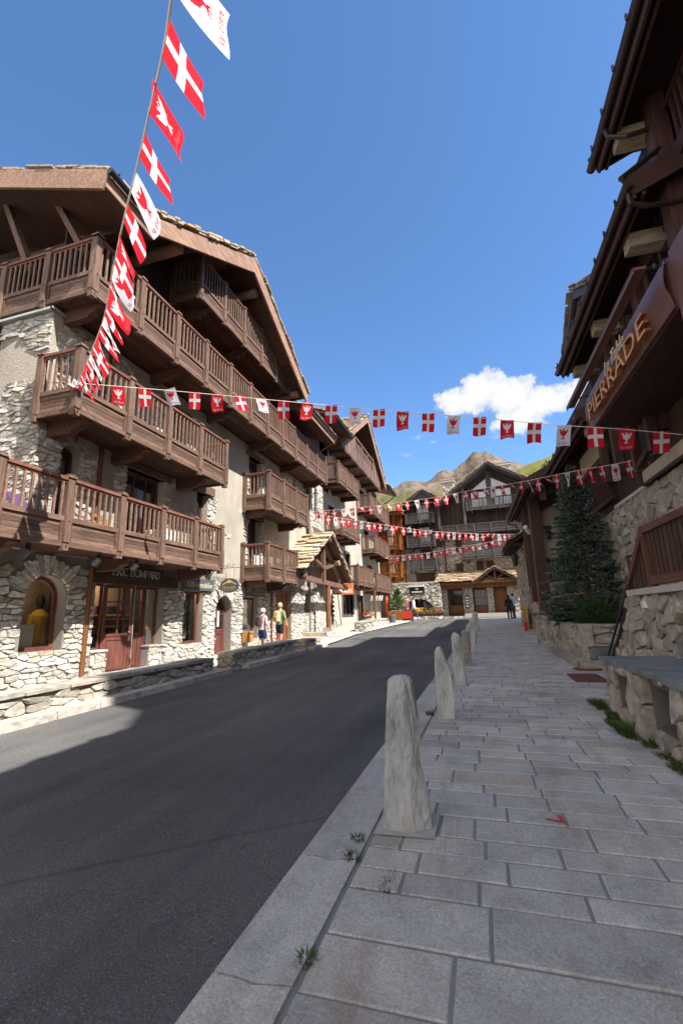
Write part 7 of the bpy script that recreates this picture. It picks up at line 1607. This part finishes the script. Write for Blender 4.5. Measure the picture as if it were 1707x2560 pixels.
def blob(a, e, ra, re): return wm('SUBTRACT', 1., wm('SQRT', wm('ADD', wm('POWER', wm('ABSOLUTE', wm('DIVIDE', wm('SUBTRACT', az, a), ra)), 2.), wm('POWER', wm('ABSOLUTE', wm('DIVIDE', wm('SUBTRACT', el, e), re)), 2.))))
den = None
for c in ((2.4,26.2,4.2,2.5),(-.6,25.2,3.6,1.9),(5.4,25.0,4.6,2.5),(9.5,23.6,4.8,2.0),(6.2,22.2,3.6,1.8),(13.4,23.8,2.8,1.6),(18,22,5,2.2)):
    v = blob(*c); den = v if den is None else wm('SMOOTH_MAX', den, v, .25)
n1 = wnoise(.55,9,.62,3.1); d1 = wm('ADD', den, wm('MULTIPLY', wm('SUBTRACT', n1, .5), 1.5))
wis = None
for c in ((-8,19.6,1.5,.7),(-4.2,20.9,1.6,.5),(-6.3,21.6,2.2,.6),(3.5,20.6,2.2,.6),(-2,21.8,1.2,.4)):
    v = blob(*c); wis = v if wis is None else wm('MAXIMUM', wis, v)
d2 = wm('MULTIPLY', wm('SUBTRACT', wm('ADD', wis, wm('MULTIPLY', wm('SUBTRACT', wnoise(1.3,8,.7,9.), .5), 1.8)), .45), .8)
def ss(x, a, b_):
    m_ = wn('ShaderNodeMapRange', interpolation_type='SMOOTHSTEP'); nt.links.new(x, m_.inputs[0]); m_.inputs[1].default_value = a; m_.inputs[2].default_value = b_; return m_.outputs[0]
back = wm('MULTIPLY', ss(wm('MULTIPLY', sx.outputs[1], -1.), .05, .45), ss(wnoise(.05,6,.6,2.), .34, .5))  # unseen bright cloud bank added behind the camera as fill light
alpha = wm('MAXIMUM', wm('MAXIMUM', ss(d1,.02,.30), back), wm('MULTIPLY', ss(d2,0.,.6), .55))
cr = wn('ShaderNodeMix', data_type='RGBA'); nt.links.new(ss(wm('ADD', d1, wm('MULTIPLY', wm('SUBTRACT', wnoise(.8,6,.6,5.), .5), .9)), .0, .75), cr.inputs[0])
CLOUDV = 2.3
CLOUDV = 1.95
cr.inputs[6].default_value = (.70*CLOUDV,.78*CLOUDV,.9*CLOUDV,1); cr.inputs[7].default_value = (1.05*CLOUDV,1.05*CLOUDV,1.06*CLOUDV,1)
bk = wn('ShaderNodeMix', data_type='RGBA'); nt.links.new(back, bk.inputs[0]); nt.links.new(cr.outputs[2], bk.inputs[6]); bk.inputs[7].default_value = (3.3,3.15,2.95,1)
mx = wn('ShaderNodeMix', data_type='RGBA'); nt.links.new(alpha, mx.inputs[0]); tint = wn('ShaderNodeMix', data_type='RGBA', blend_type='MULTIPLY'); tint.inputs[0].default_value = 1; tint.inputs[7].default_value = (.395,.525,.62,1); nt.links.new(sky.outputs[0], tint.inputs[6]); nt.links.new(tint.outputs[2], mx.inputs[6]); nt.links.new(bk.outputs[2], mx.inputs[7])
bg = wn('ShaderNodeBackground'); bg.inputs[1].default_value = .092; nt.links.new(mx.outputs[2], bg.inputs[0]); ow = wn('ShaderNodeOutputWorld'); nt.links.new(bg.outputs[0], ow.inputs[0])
cam = bpy.data.cameras.new('camera'); cam.sensor_fit = 'VERTICAL'; cam.sensor_height = 36; cam.sensor_width = 24; cam.lens = 16.0; cam.clip_start = .05; cam.clip_end = 9000
cam.dof.use_dof = True; cam.dof.focus_distance = 14; cam.dof.aperture_fstop = 2.8
co = bpy.data.objects.new('camera', cam); COL.objects.link(co)
R3m = Matrix((rt,up2,-fwd)).transposed().to_4x4(); co.matrix_world = Matrix.Translation((0,0,1.5)) @ R3m; SC.camera = co
vs = SC.view_settings; vs.view_transform = 'Standard'; vs.look = 'None'; vs.exposure = 2.45; vs.gamma = 1
SC.cycles.max_bounces = 6; SC.cycles.transparent_max_bounces = 12; SC.cycles.use_denoising = True
